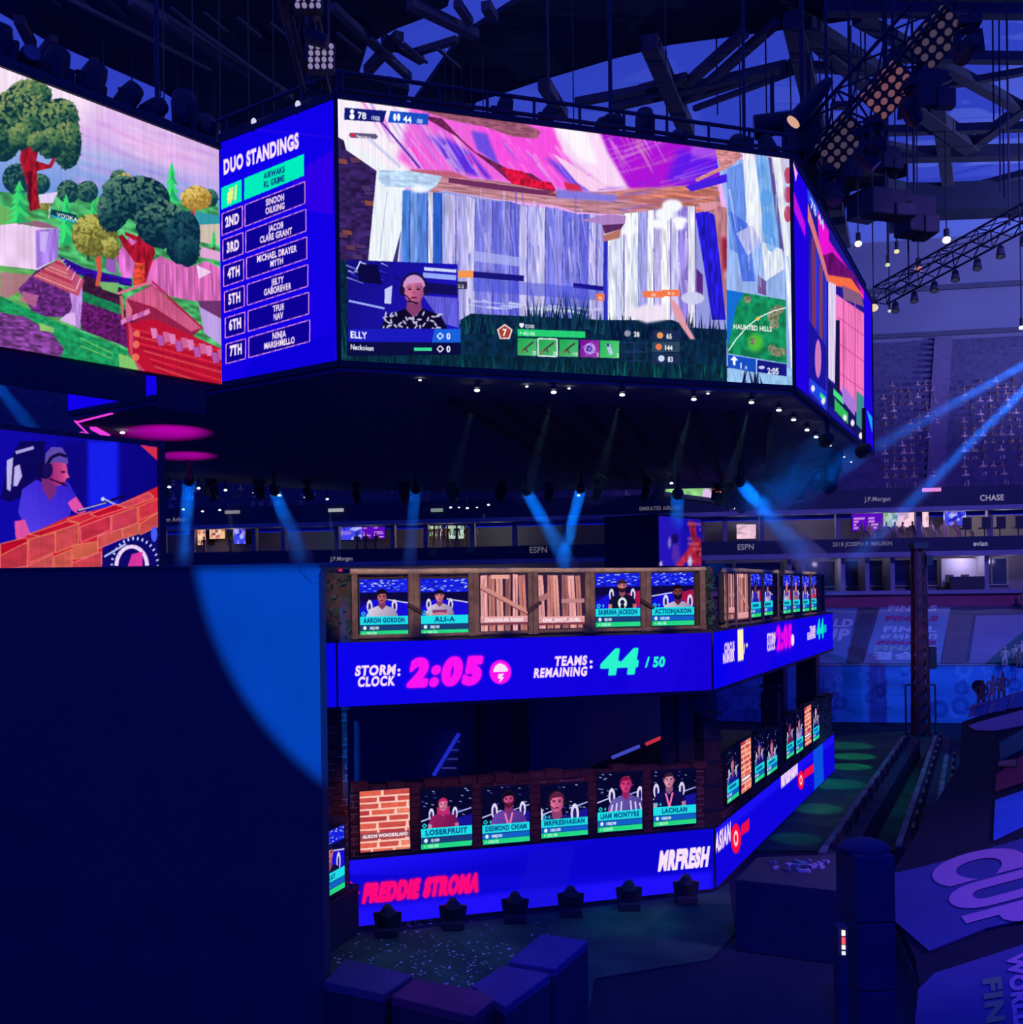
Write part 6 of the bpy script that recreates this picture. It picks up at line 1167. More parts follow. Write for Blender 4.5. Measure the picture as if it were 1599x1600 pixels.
# brick parapet of the lower deck
def brick_mat(name, f):
    m = pbr(name, (0.2, 0.05, 0.03), 0.9); nt = m.node_tree; b = nt.nodes['Principled BSDF']
    tc = nt.nodes.new('ShaderNodeTexCoord'); dt = nt.nodes.new('ShaderNodeVectorMath'); dt.operation = 'DOT_PRODUCT'; dt.inputs[1].default_value = f.d
    sp = nt.nodes.new('ShaderNodeSeparateXYZ'); cb = nt.nodes.new('ShaderNodeCombineXYZ'); br = nt.nodes.new('ShaderNodeTexBrick')
    nt.links.new(tc.outputs['Object'], dt.inputs[0]); nt.links.new(tc.outputs['Object'], sp.inputs[0]); nt.links.new(dt.outputs['Value'], cb.inputs[0]); nt.links.new(sp.outputs[2], cb.inputs[1]); nt.links.new(cb.outputs[0], br.inputs['Vector'])
    br.inputs['Scale'].default_value = 1; br.inputs['Brick Width'].default_value = 0.42; br.inputs['Row Height'].default_value = 0.14; br.inputs['Mortar Size'].default_value = 0.012; br.inputs['Color1'].default_value = (0.30, 0.085, 0.05, 1); br.inputs['Color2'].default_value = (0.11, 0.03, 0.03, 1); br.inputs['Mortar'].default_value = (0.46, 0.30, 0.20, 1)
    nt.links.new(br.outputs['Color'], b.inputs['Base Color']); bp = nt.nodes.new('ShaderNodeBump'); bp.inputs['Strength'].default_value = 0.6; bp.invert = True; nt.links.new(br.outputs['Fac'], bp.inputs['Height']); nt.links.new(bp.outputs['Normal'], b.inputs['Normal']); return m
BRF, BRR = brick_mat('brick_front', FT), brick_mat('brick_flank', FR)
BRICK = pbr('loose_brick', (0.26, 0.08, 0.05), 0.9, noise=((0.12, 0.035, 0.03), 4))
def parapet(f, u0, u1, mt, label, z0, ztop, posts):
    t = thing('brick_parapet', label, 'parapet', f.pt((u0 + u1) / 2, z0, 0)); L = t.location
    mb = MB(L); n = max(3, int((u1 - u0) / 0.42)); 
    slab(mb, f, u0, u1, z0, ztop - 0.16, -0.25, 0.0); mw = mb; mw.m = 1
    mb = MB(L)
    for i in range(n):
        a = u0 + (u1 - u0) * i / n; h = random.choice((0.10, 0.14, 0.16, 0.2)); slab(mb, f, a + 0.01, a + (u1 - u0) / n - 0.012, ztop - 0.16, ztop - 0.16 + h, -0.26 - 0.03 * random.random(), 0.02 + 0.06 * random.random())
    for i in range(int((u1 - u0) * 5)):
        a = random.uniform(u0, u1 - 0.3); z = random.uniform(z0 + 0.05, ztop - 0.25); slab(mw, f, a, a + random.uniform(0.2, 0.4), z, z + 0.12, -0.02, random.uniform(0.015, 0.05))
    mw.build('brick_wall', [mt, BRICK], t); mb.build('coping', BRICK, t)
    for u in posts:
        mb = MB(L)
        for k in range(int((ztop - z0) / 0.15)): w_ = random.uniform(0.09, 0.15); slab(mb, f, u - w_, u + w_, z0 + 0.15 * k, z0 + 0.15 * k + 0.135, -0.02, random.uniform(0.06, 0.11))
        mb.build('brick_pier', BRICK, t)
    return t
zb0 = zl1_ + 0.06; zbt = FT.uv(800, 1210)[1]
parapet(FT, FT.uv(548, 1280)[0], WT - 0.2, BRF, 'front dark brick parapet of the lower deck with six screens set in it', zb0, zbt, [g[0] for g in gp(loU)])
parapet(FR, 0.9, fl[3][1] + 0.4, BRR, 'brick parapet on the near half of the lower flank', zb0, zbt, [g[0] for g in gp(fl[:4])])
parapet(FR, fl[4][0] - 0.4, WR - 0.3, BRR, 'brick parapet on the far half of the lower flank', zb0, zbt, [g[0] for g in gp(fl[4:])])
for f, u, lb in ((FR, (fl[3][1] + fl[4][0]) / 2, 'square dark timber post in the middle of the lower flank'), (FT, WT - 0.05, 'square dark timber post at the corner of the lower deck')):
    t = thing('timber_post', lb, 'post', f.pt(u, zb0, -0.2)); mb = MB(t.location); slab(mb, f, u - 0.22, u + 0.25, zb0, zbt + 1.0, -0.5, 0.03); mb.build('shaft', WOOD_DK, t)
    for k in range(5): mb = MB(t.location); slab(mb, f, u - 0.26, u + 0.29, zb0 + 0.4 + 0.6 * k, zb0 + 0.47 + 0.6 * k, -0.54, 0.06); mb.build('collar', BLACK, t)
# broken brick pier and the angled side panel by the black wall
t = thing('brick_pillar', 'crumbling red brick pillar between the black wall and the lower deck', 'pillar', FT.pt(FT.uv(530, 1250)[0], zb0, -0.3)); mb = MB(t.location)
pu0, pu1 = FT.uv(512, 1220)[0], FT.uv(547, 1220)[0]; zpt = zu0 - 0.1
slab(mb, FT, pu0, pu1, zb0, zpt, -0.6, -0.35); mb.build('brick_wall', BRF, t); mb = MB(t.location)
z = zb0
while z < zpt - 0.2:
    a = pu0 + random.uniform(0, 0.25); slab(mb, FT, a, min(pu1, a + random.uniform(0.2, 0.4)), z, z + 0.125, -0.4, -0.35 + random.uniform(0.02, 0.08)); z += 0.14
mb.build('loose_brick', BRICK, t)
a = at(497, 1350, 20.6); b = at(545, 1340, 21.8); FK = Face((a.x, a.y, 0), Vector((b.x - a.x, b.y - a.y, 0))); WK = Vector((b.x - a.x, b.y - a.y, 0)).length
zk0, zk1 = FK.uv(530, 1396)[1], FK.uv(530, 1277)[1]
parapet(FK, 0, WK, brick_mat('brick_corner', FK), 'short angled brick parapet beside the black wall', zk0, zk1, [])
portrait_screen(FK, (498, 1297, 539, 1398), P('KAY', SK1, (20, 12, 30), (16, 18, 60), cap=(20, 20, 70), s=0.36, x=0.42, y=0.62), 'portrait screen of a capped person, half hidden by the black wall', 90, 'portrait screens in the brick parapet', 95, 0.12)
t = thing('stage_riser', 'black box riser under the angled brick parapet beside the black wall', 'riser', FK.pt(WK / 2, 0)); mb = MB(t.location); slab(mb, FK, -0.6, WK + 0.32, 0, zk0 - 0.02, -1.2, 0.06); mb.build('box', SOFFIT, t); mb = MB(t.location); slab(mb, FK, -0.62, WK + 0.34, zk0 - 0.10, zk0 - 0.015, -1.2, 0.08); mb.build('lid', BLACK, t)
# light lines in the lower room
LB = glow('blue_line', (0.02, 0.04, 1.0), 0.55); 
o_ = -dp - 2.0
def inroom(px, py, o=o_): u, v = FT.uv(px, py, o); return FT.pt(u, v, o)
t = thing('light_ladder', 'slanted blue light line with thin rungs inside the dark lower room', 'light', inroom(678, 1212)); m = MB(t.location); m.beam(inroom(678, 1212), inroom(718, 1146), 0.12, 0.1); m.build('light_line', LB, t)
for k, (x0, x1, y) in enumerate(((716, 719, 1159), (706, 717, 1172), (700, 716, 1186), (691, 714, 1200))): m = MB(t.location); m.beam(inroom(x0, y), inroom(x1, y), 0.05); m.build('rung', glow('dim_rung', (0.1, 0.1, 0.9), 0.25), t)
t = thing('light_bar', 'long blue light bar with a red middle at the back of the lower room', 'light', inroom(955, 1184))
for a_, b_, col in (((957, 1184), (1000, 1166), (0.1, 0.12, 1)), ((1010, 1163), (1035, 1152), (1, 0.05, 0.1)), ((1035, 1152), (1055, 1146), (0.2, 0.15, 1))): m = MB(t.location); m.beam(inroom(*a_), inroom(*b_), 0.10); m.build('segment', glow('bar_seg', col, 0.5), t)
# ------------------------------------------------------------------ the field in front and beside the tower
GRASS = pbr('turf', (0.06, 0.16, 0.08), 0.95, noise=((0.015, 0.05, 0.04), 0.8, 2.2), bump=0.5, scale=30)
mb = MB(); lawn = [atz(x, y, 0.012) for x, y in ((515, 1700), (515, 1440), (580, 1462), (1115, 1395), (1140, 1380), (1150, 1460), (1110, 1500), (930, 1530), (900, 1700))]
mb.prism(lawn, (0, 0, 0.02)); g_ = mb.build('lawn', GRASS); g_['kind'] = 'structure'
mb = MB(); mb.prism([atz(x, y, 0.012) for x, y in ((1160, 1330), (1310, 1150), (1460, 1140), (1400, 1330))], (0, 0, 0.02)); g_ = mb.build('lawn', GRASS); g_['kind'] = 'structure'
# pale litter on the turf
random.seed(5)
mb = MB()
for i in range(330):
    x = random.gauss(650, 90) if i % 3 else random.uniform(520, 860); y = random.uniform(1438, 1545)
    if not 512 < x < 900: continue
    p = atz(x, y, 0.045); a = random.random() * 6.28; s = random.uniform(0.02, 0.06); d = Vector((math.cos(a), math.sin(a), 0)) * s; e = Vector((-d.y, d.x, 0.01)) * 0.6; mb.add([p - d, p + e, p + d, p - e], [(0, 1, 2, 3)])
tag(mb.build('confetti_litter', pbr('paper', (0.62, 0.55, 0.62), 0.9)), 'pale paper scraps strewn over the turf before the lower ribbon', 'litter', None, 'stuff')
# stage floor lights along the lower ribbon
for i, (x, y) in enumerate(((607, 1469), (709, 1459), (806, 1447), (893, 1436), (984, 1424), (1073, 1409))):
    u, v = FT.uv(x, y, 0.75); p = FT.pt(u, 0.035, 0.75); t = thing('floor_light', 'black floor light before the lower ribbon, %s' % ('nearest the black riser', 'second from the black riser', 'third from the black riser', 'fourth from the black riser', 'fifth from the black riser', 'under the white name lettering')[i], 'stage light', p, 0, 'floor lights along the ribbon')
    m = MB(p); m.box(p + Vector((0, 0, 0.09)), (0.50, 0.42, 0.18)); m.build('base', BLACK, t, bevel=0.02)
    for s in (-1, 1): m = MB(p); m.beam(p + Vector((s * 0.20, 0, 0.18)), p + Vector((s * 0.24, 0, 0.52)), 0.06, 0.16); m.build('yoke_arm', BLACK, t)
    m = MB(p); m.cyl(p + Vector((0, 0.08, 0.28)), p + Vector((0, -0.02, 0.5)), 0.22, 12, 0.19); m.cyl(p + Vector((0, -0.02, 0.5)), p + Vector((0, -0.06, 0.68)), 0.19, 12, 0.08); m.build('head', BLACK, t)
# four big blocks at the near edge
def block(label, tops, col, z=2.2, noise=None):
    q = [atz(x, y, z) for x, y in tops]; c0 = sum(q, Vector()) / 4; t = thing('scenery_block', label, 'block', (c0.x, c0.y, 0.02), 0, 'big blocks at the near edge of the lawn')
    mat = pbr('block_top', col, 0.85, noise=(tuple(k * 0.55 for k in col), 1.6, 1.5)); m = MB(t.location); m.prism([p - Vector((0, 0, 0.14)) for p in q], (0, 0, 0.14)); m.build('lid', mat, t, bevel=0.015)
    s = [c0 + (p - c0) * 0.985 for p in q]; m = MB(t.location); m.prism([Vector((p.x, p.y, 0.025)) for p in s], (0, 0, z - 0.17)); m.build('body', pbr('block_body', (0.05, 0.07, 0.08), 0.85, noise=((0.02, 0.03, 0.05), 1)), t)
block('big block with a dusty blue lid beside the black wall', ((506, 1533), (506, 1512), (541, 1497), (645, 1523), (601, 1553))[0:1] + ((541, 1497), (645, 1523), (601, 1553)), (0.14, 0.13, 0.22))
block('big block with a dull purple-red lid, middle of the row', ((612, 1556), (648, 1529), (783, 1553), (740, 1588)), (0.24, 0.07, 0.14))
block('big block with a violet lid next to the purple-red one', ((738, 1540), (786, 1508), (861, 1521), (790, 1573)), (0.13, 0.10, 0.24))
block('big block with a blue-violet lid at the end towards the dark riser', ((795, 1502), (847, 1459), (920, 1469), (868, 1514)), (0.10, 0.10, 0.26))
# dark control riser with a cluttered desk top
t = thing('control_riser', 'large black riser with a cluttered desk top right of the lower ribbon', 'riser', atz(1230, 1480, 0)); q = [atz(x, y, 1.5) for x, y in ((1150, 1375), (1185, 1340), (1325, 1335), (1332, 1395))]
m = MB(t.location); m.prism([Vector((p.x, p.y, 0.02)) for p in q], (0, 0, 1.44)); m.build('box', SOFFIT, t); m = MB(t.location); m.prism([p - Vector((0, 0, 0.04)) for p in q], (0, 0, 0.05)); m.build('desk_top', DARK, t)
for i in range(26):
    p = atz(random.uniform(1205, 1298), random.uniform(1345, 1362), 1.53); m = MB(); m.box(p, (random.uniform(0.05, 0.22), random.uniform(0.05, 0.15), 0.07), random.random() * 3)
    tag(m.build('desk_clutter', pbr('clutter_%d' % (i % 4), [(0.35, 0.3, 0.4), (0.1, 0.1, 0.14), (0.45, 0.35, 0.4), (0.12, 0.25, 0.3)][i % 4], 0.6) if i < 4 else bpy.data.materials['clutter_%d' % (i % 4)]), 'small item lying on the cluttered desk of the control riser', 'small item', 'items on the control desk')
t = thing('speaker_stack', 'tall black speaker stack beside the control riser, rounded cover on top', 'speaker', atz(1356, 1640, 0) + Vector((0, 0.0, 0.02))); p = t.location
for k in range(3): m = MB(p); m.box(p + Vector((0, 0, 0.55 + 1.10 * k)), (0.66, 0.8, 1.09), 0.1); m.build('cabinet', SOFFIT, t, bevel=0.03)
m = MB(p); m.ball(p + Vector((0, 0, 3.32)), 0.42, 1.0, 0.9, 0.4); m.build('rain_cover', SOFFIT, t, smooth=True)
pm = at(1319, 1468, 15.2); t = thing('level_meter', 'tiny upright red and white level light glowing in the dark', 'meter light', pm)
for k, (z, h, col) in enumerate(((0.10, 0.08, (1, 1, 0.9)), (-0.02, 0.10, (1, 0.1, 0.12)), (-0.12, 0.06, (1, 0.95, 0.9)), (-0.21, 0.05, (0.8, 0.9, 1)))): m = MB(pm); m.box(pm + Vector((0, 0, z)), (0.05, 0.03, h)); m.build('light_cell', glow('cell%d' % k, col, 1.0), t)
m = MB(pm); m.box(pm + Vector((0, 0.14, -pm.z / 2 + 0.1)), (0.16, 0.22, pm.z + 0.16)); m.build('rack_case', SOFFIT, t)

# lit aisle rows to the side of the tower
AIS = pbr('pale_ledge', (0.16, 0.24, 0.28), 0.7, noise=((0.05, 0.08, 0.12), 1.2, 3))
def desk_row(pts, label, h=0.9, w_=0.7):
    a, b = atz(*pts[0], h), atz(*pts[1], h); t = thing('desk_row', label, 'desk row', (a.x, a.y, 0.02), 0, 'rows of desks beside the tower'); L = t.location; d = (b - a).normalized(); n = Vector((d.y, -d.x, 0))
    m = MB(L); m.beam(a - Vector((0, 0, h / 2)), b - Vector((0, 0, h / 2)), w_, h - 0.08); m.build('body', SOFFIT, t); m = MB(L); m.beam(a - n * w_ * 0.45, b - n * w_ * 0.45, 0.16, 0.06); m.build('ledge', AIS, t)
    k = int((b - a).length / 1.6)
    for i in range(k):
        p = a + d * (0.8 + 1.6 * i); m = MB(L); m.box(p + Vector((0, 0, 0.22)), (0.08, 0.6, 0.38), math.atan2(d.y, d.x) - 1.57); m.build('monitor', BLACK, t)
desk_row(((1305, 1335), (1425, 1152)), 'long dark desk row with a pale ledge, closest to the lower ribbon'); desk_row(((1425, 1325), (1475, 1150)), 'long dark desk row in the middle of the side field'); desk_row(((1480, 1310), (1494, 1180)), 'dark desk row beside the sloping tarp stand')
# perimeter board and the green doorway
def on_board(c):
    W, H = c.W, c.H; c.rect(0, 0, W, H, (75, 140, 200), nz=(0.10, 30, 8)); g = c.rng
    for i in range(120):
        x, y, r = g.random() * W, H * (0.1 + 0.85 * g.random()), 0.12 + 0.38 * g.random(); col = (36, 82, 150) if i % 3 else (110, 175, 220); k = i % 5
        if k in (0, 1): c.ell(x, y, r, r, col, alpha=0.6); c.ell(x, y, r * 0.5, r * 0.5, (72, 134, 192), alpha=0.9)
        elif k == 2: c.rect(x, y, x + r * 0.3, y + r * 1.6, col, alpha=0.6); c.rect(x, y, x + r, y + r * 0.3, col, alpha=0.6)
        elif k == 3: c.text('aoB8'[i % 4], (x, y), r * 1.6, col, alpha=0.6, bold=0.06)
        else: c.line((x, y), (x + r * 4, y), 0.03, col, alpha=0.5)
uP0, uP1 = FP.uv(1120, 1080)[0], FP.uv(1760, 1080)[0]; uq = FP.uv(300, 1080)[0]
pb = thing('perimeter_board', 'long cyan-blue board with faint ring and letter motifs behind the field', 'board', FP.pt((uP0 + uP1) / 2, 0.02)); c = Canvas(uP1 - uP0, zP - 0.05, 16, seed=31); on_board(c); display('printed_face', FP, uP0, uP1, 0.05, zP, c, pb, 0.02, PRINT)
mb = MB(pb.location); slab(mb, FP, uP0, uP1, 0.02, zP, -0.3, -0.01); mb.build('backing', DARK, pb); mb = MB(pb.location); slab(mb, FP, uP0, uP1, zP, zP + 0.07, -0.3, 0.06); mb.build('top_cap', CONC, pb)
mb = MB(); slab(mb, FP, uq, uP0 - 0.02, 0.02, zP, -0.3, 0.0); struct('wall_field', mb, pbr('field_wall', (0.06, 0.08, 0.14), 0.9))
dr = thing('door_1', None, None, FP.pt(FP.uv(1441, 1150)[0], 0.02, 0.3)); dr['kind'] = 'structure'; du0, du1 = FP.uv(1435, 1150, 0.3)[0], FP.uv(1447, 1150, 0.3)[0]
m = MB(dr.location); slab(m, FP, du0, du1, 0.05, 1.55, 0.15, 0.22); m.build('lit_pane', glow('green_pane', (0.02, 0.55, 0.30), 0.9), dr)
m = MB(dr.location); bezel(m, FP, du0, du1, 0.05, 1.55, 0.06, 0.05, 0.28); slab(m, FP, (du0 + du1) / 2 - 0.03, (du0 + du1) / 2 + 0.03, 0.05, 1.55, 0.2, 0.26)
for z in (0.4, 0.78, 1.15): slab(m, FP, du0, du1, z, z + 0.05, 0.2, 0.26)
m.build('door_frame', BLACK, dr)
for x, y, p_, a_ in ((1325, 1166, 2200, 13), (1335, 1183, 4200, 10), (1330, 1199, 4200, 9), (1308, 1226, 2600, 12), (1278, 1265, 2000, 9), (1245, 1312, 900, 8)): lamp('SPOT', 'green_field_spot', atz(x, y, 0) + Vector((3, 2, 11)), atz(x, y, 0), p_, (0.03, 0.85, 0.55), angle=R_(a_), blend=0.5, size=0.1)
lamp('SPOT', 'green_lawn_spot', atz(1000, 1440, 0) + Vector((0.6, -0.6, 6)), atz(985, 1440, 0), 160, (0.05, 0.8, 0.55), angle=R_(30), blend=0.9, size=0.2)
lamp('SPOT', 'lawn_wash', atz(690, 1500, 0) + Vector((2, -2, 9)), atz(660, 1490, 0), 420, (0.25, 0.45, 0.9), angle=R_(34), blend=0.9, size=0.3)
lamp('SPOT', 'block_wash', atz(700, 1540, 2) + Vector((-1, -4, 8)), atz(710, 1530, 2), 260, (0.5, 0.25, 1.0), angle=R_(26), blend=0.9, size=0.3)
lamp('SPOT', 'desk_wash', atz(1420, 1240, 0) + Vector((3, 3, 14)), atz(1410, 1240, 0), 1500, (0.0, 0.45, 0.9), angle=R_(46), blend=0.9, size=0.3)
# lighting mast
p0 = atz(1440, 1150, 0.02); s = 0.30; MASTM = pbr('mast_red', (0.22, 0.05, 0.06), 0.7, noise=((0.05, 0.02, 0.04), 2.5)); zt = at(1440, 858, p0.y).z  # red tone mottled with a darker one
t = thing('lattice_mast', 'tall reddish lattice mast standing on the field before the blue board', 'mast', p0); m = MB(p0)
for sx in (-1, 1):
    for sy in (-1, 1): m.beam(p0 + Vector((sx * s, sy * s, 0)), p0 + Vector((sx * s * 0.7, sy * s * 0.7, zt)), 0.14)
m.build('chord', MASTM, t); m = MB(p0); k = 14
for i in range(k):
    a, b = zt * i / k, zt * (i + 1) / k; q = 1 - 0.3 * i / k
    for sx, sy, ex, ey in ((-1, -1, 1, -1), (1, -1, 1, 1), (1, 1, -1, 1), (-1, 1, -1, -1)): m.beam(p0 + Vector((sx * s * q, sy * s * q, a)), p0 + Vector((ex * s * q, ey * s * q, b)), 0.08)
m.box(p0 + Vector((0, 0, zt / 2)), (0.30, 0.30, zt)); m.build('lacing', MASTM, t)
m = MB(p0); m.box(p0 + Vector((0.55, -0.1, at(1455, 1028, p0.y).z)), (0.34, 0.4, 1.1)); m.build('junction_box', BLACK, t)
m = MB(p0); m.box(p0 + Vector((0, 0, zt + 0.15)), (0.7, 0.7, 0.3)); m.box(p0 + Vector((0.35, -0.3, zt - 0.6)), (0.3, 0.4, 0.5)); m.build('head_block', BLACK, t)
m = MB(p0)
for sx in (-1, 1): zt2 = at(1440, 1071, p0.y).z; m.tube([p0 + Vector((sx * 0.75, 0, 0)), p0 + Vector((sx * 0.75, 0, zt2)), p0 + Vector((sx * 0.3, 0, zt2 + 0.05))], 0.05)
m.build('hoop_rail', BLACK, t)
lamp('POINT', 'mast_glow', p0 + Vector((-1.2, -3, 5)), (0, 0, 0), 40, (1, 0.3, 0.3), size=0.3)

# banners on the far terrace
nT = (FB.pt(0, zT0, 0) - FB.pt(0, zP, oT)).cross(FB.d).normalized(); 
if nT.z < 0: nT = -nT
pT = FB.pt(UR, zT0, 0)
def on_terrace(px, py, h=0.06): return atplane(px, py, pT + nT * h, nT)
def tarp(label, quad, col, lines=(), plane=on_terrace, name='banner_tarp', col2=None, h=0.06, mat=None, cat='banner'):
    q = [plane(x, y, h) for x, y in quad]; c0 = sum(q, Vector()) / len(q); t = thing(name, label, cat, c0); m = MB(c0); n = (q[1] - q[0]).cross(q[2] - q[0]).normalized(); n = n if n.z > 0 else -n
    m.prism([p - n * 0.03 for p in q], n * 0.03); m.build('sheet', mat or pbr('tarp_' + label[:10], col, 0.8, noise=(col2 or tuple(k * 0.75 for k in col), 0.5)), t)
    for s, o, ex, ey, cl, kw in lines: tarp_text(t, s, o, ex, ey, cl, plane, h + 0.02, **kw)
    return t
_lm = {}
def tarp_text(t, s, o, ex, ey, col, plane, h, bold=0.055, space=1.0, width=None):
    """o: baseline start in photo coordinates; ex, ey: photo vectors of one cap height along and up the letter"""
    T, W = text_tris(s, bold, space); k = (width / (W * math.hypot(*ex))) if width else 1; T = T.reshape(-1, 2); m = MB(t.location)
    m.add([plane(o[0] + a * k * ex[0] + b * ey[0], o[1] + a * k * ex[1] + b * ey[1], h) for a, b in T], [(3 * i, 3 * i + 1, 3 * i + 2) for i in range(len(T) // 3)])
    if col not in _lm: _lm[col] = pbr('print_%d' % len(_lm), col, 0.8)
    m.build('lettering', _lm[col], t)
WHT, REDP, GRN = (0.55, 0.52, 0.60), (0.50, 0.04, 0.16), (0.34, 0.42, 0.38)
ln = lambda s, x, y, w_, h, col, b=0.055: (s, (x, y), (h * 1.0, 0), (h * 0.25, -h), col, dict(width=w_, bold=b))
tarp('blue banner on the far terrace printed with rows of the word FINAL in several scripts', ((1350, 1036), (1376, 949), (1486, 949), (1470, 1036)), (0.22, 0.28, 0.42), [ln('FINALS', 1388, 955, 76, 9, WHT), ln('FINALS', 1384, 970, 82, 8, REDP), ln('FINAL', 1380, 988, 84, 9.5, WHT), ln('ФИНАЛ', 1376, 999, 88, 8, WHT), ln('FINALE', 1371, 1007, 92, 6, REDP), ln('FINALE', 1366, 1017, 98, 8.5, GRN), ln('결승전', 1362, 1030, 102, 10, WHT)])
tarp('blue banner on the far terrace behind the upper ribbon end, big white letters', ((1180, 1036), (1284, 950), (1341, 950), (1322, 1036)), (0.16, 0.24, 0.42), [ln('WORLD', 1240, 980, 92, 13, WHT), ln('CUP', 1258, 1001, 68, 19, WHT)])
tarp('plain violet banner on the far terrace beside the steps', ((1515, 1036), (1526, 962), (1700, 958), (1720, 1036)), (0.26, 0.20, 0.34), [])
tarp('brownish stair strip on the terrace beside the plain violet banner', ((1472, 1036), (1484, 960), (1522, 960), (1508, 1036)), (0.18, 0.12, 0.16), [], name='stair_runner', cat='stair carpet')
tarp('dark stair strip on the terrace between the two lettered banners', ((1326, 1036), (1349, 950), (1370, 950), (1346, 1036)), (0.08, 0.07, 0.12), [], name='stair_runner', cat='stair carpet')

# sloping side stand with tarps at the near edge
sN = Vector((-0.45, 0, 1)).normalized(); sP = Vector((8, 0, 0.8))
def on_side(px, py, h=0.0): return atplane(px, py, sP + sN * h, sN)
mb = MB(); q = [on_side(x, y) for x, y in ((1450, 1640), (1432, 1500), (1388, 1400), (1392, 1368), (1500, 1195), (1504, 1128), (1700, 1060), (2100, 1500), (1700, 1700))]
mb.prism(q, (0, 0, -0.3)); struct('side_stand_floor', mb, pbr('stand_dark', (0.006, 0.008, 0.03), 0.9))
mb = MB(); b_ = [on_side(x, y) - Vector((0.02, 0, 0.31)) for x, y in ((1450, 1640), (1432, 1500), (1388, 1400), (1392, 1368), (1500, 1195), (1504, 1128))]
for a, b in zip(b_, b_[1:]): mb.hexa([Vector((a.x, a.y, 0.02)), Vector((b.x, b.y, 0.02)), Vector((b.x + 0.2, b.y, 0.02)), Vector((a.x + 0.2, a.y, 0.02)), a, b, b + Vector((0.2, 0, 0.05)), a + Vector((0.2, 0, 0.05))])
struct('wall_side_stand', mb, pbr('side_board', (0.05, 0.05, 0.09), 0.9))
PINK = (0.42, 0.22, 0.46); TB = (0.05, 0.07, 0.26)
tarp('blue tarp on the side stand with huge pink letters CUP lying on their side', ((1392, 1366), (1450, 1352), (1599, 1310), (1720, 1280), (1720, 1400), (1599, 1437), (1540, 1450), (1452, 1485), (1400, 1440)), TB, [('CUP', (1445, 1351), (23, 32), (139, -37), PINK, dict(width=134, bold=0.06))], on_side, h=0.05)
tarp('blue tarp on the side stand with the pink words WORLD CUP running down', ((1436, 1545), (1462, 1520), (1599, 1476), (1760, 1430), (1760, 1700), (1420, 1700)), (0.06, 0.075, 0.26), [('WORLD CUP', (1574, 1491), (3, 30), (28, -4), PINK, dict(width=190, bold=0.06)), ('FINALS', (1536, 1530), (2, 24), (30, -5), (0.16, 0.26, 0.16), dict(width=150, bold=0.05))], on_side, h=0.05)
tarp('bright blue tarp on the side stand above the lettered one', ((1556, 1250), (1599, 1235), (1720, 1200), (1720, 1260), (1599, 1290), (1553, 1312)), (0.05, 0.22, 0.75), [], on_side, h=0.05, col2=(0.02, 0.08, 0.5))
tarp('dull red tarp on the side stand between the teal and the bright blue ones', ((1558, 1210), (1599, 1180), (1720, 1140), (1720, 1185), (1599, 1222), (1556, 1236)), (0.42, 0.05, 0.10), [], on_side, h=0.05)
tarp('small tan flash printed piece lying on the dull red tarp', ((1562, 1189), (1590, 1186), (1587, 1197), (1560, 1196)), (0.40, 0.20, 0.16), [], on_side, h=0.10)
tarp('dark teal strip of tarp at the top of the side stand rows', ((1562, 1160), (1599, 1140), (1720, 1110), (1720, 1140), (1599, 1170), (1564, 1188)), (0.04, 0.16, 0.17), [], on_side, h=0.05)
tarp('lilac tarp with dark strokes at the far end of the side stand', ((1514, 1134), (1530, 1128), (1599, 1109), (1720, 1085), (1720, 1108), (1599, 1133), (1556, 1141), (1525, 1140)), (0.42, 0.27, 0.50), [], on_side, h=0.05, col2=(0.30, 0.18, 0.40))
# rail of striped boards at the far end of the side stand
t = thing('striped_rail', 'low blue and pale striped barrier at the far end of the side stand', 'barrier', on_side(1560, 1110))
qs = [((1512, 1122), (1522, 1112)), ((1522, 1120), (1540, 1104)), ((1540, 1116), (1552, 1102)), ((1552, 1113), (1572, 1097)), ((1572, 1109), (1582, 1094)), ((1582, 1107), (1599, 1090)), ((1599, 1103), (1640, 1080))]
for i, ((xa, ya), (xb, yb_)) in enumerate(qs):
    a = on_side(xa, ya, 0.02); b = on_side(xb, ya - 3, 0.02); m = MB(t.location); hh = 0.42; m.hexa([a, b, b + Vector((0.06, 0.06, 0)), a + Vector((0.06, 0.06, 0)), a + Vector((0.15, 0, hh)), b + Vector((0.15, 0, hh)), b + Vector((0.21, 0.06, hh)), a + Vector((0.21, 0.06, hh))]); m.build('board', pbr('rail_%d' % i, ((0.08, 0.2, 0.5), (0.4, 0.36, 0.45), (0.06, 0.22, 0.36))[0 if i % 2 else 1], 0.7), t)
m = MB(t.location); m.beam(on_side(1512, 1108, 0.3), on_side(1640, 1068, 0.3), 0.08, 0.05); m.build('hand_rail', pbr('rail_cap', (0.4, 0.26, 0.3), 0.6), t)
# posts and the dark slanting rail under the CUP tarp
for i, (x0, y0, x1, y1) in enumerate(((1434, 1450, 1434, 1388), (1444, 1450, 1445, 1360))):
    a = on_side(x0, y0, 0.05); m = MB(a); m.cyl(a, at(x1, y1, a.y), 0.04, 6); tag(m.build('barrier_post', BLACK), 'thin black post %s on the edge of the CUP tarp' % ('standing alone' if i == 0 else 'at the tarp seam'), 'post', 'posts on the tarp edge')
a = on_side(1429, 1535, 0.02); m = MB(a); m.beam(a, at(1436, 1494, a.y), 0.10, 0.05); tag(m.build('pink_marker', pbr('pink_tape', (0.45, 0.16, 0.28), 0.8)), 'short pink tape marker standing on the edge of the side stand', 'marker')
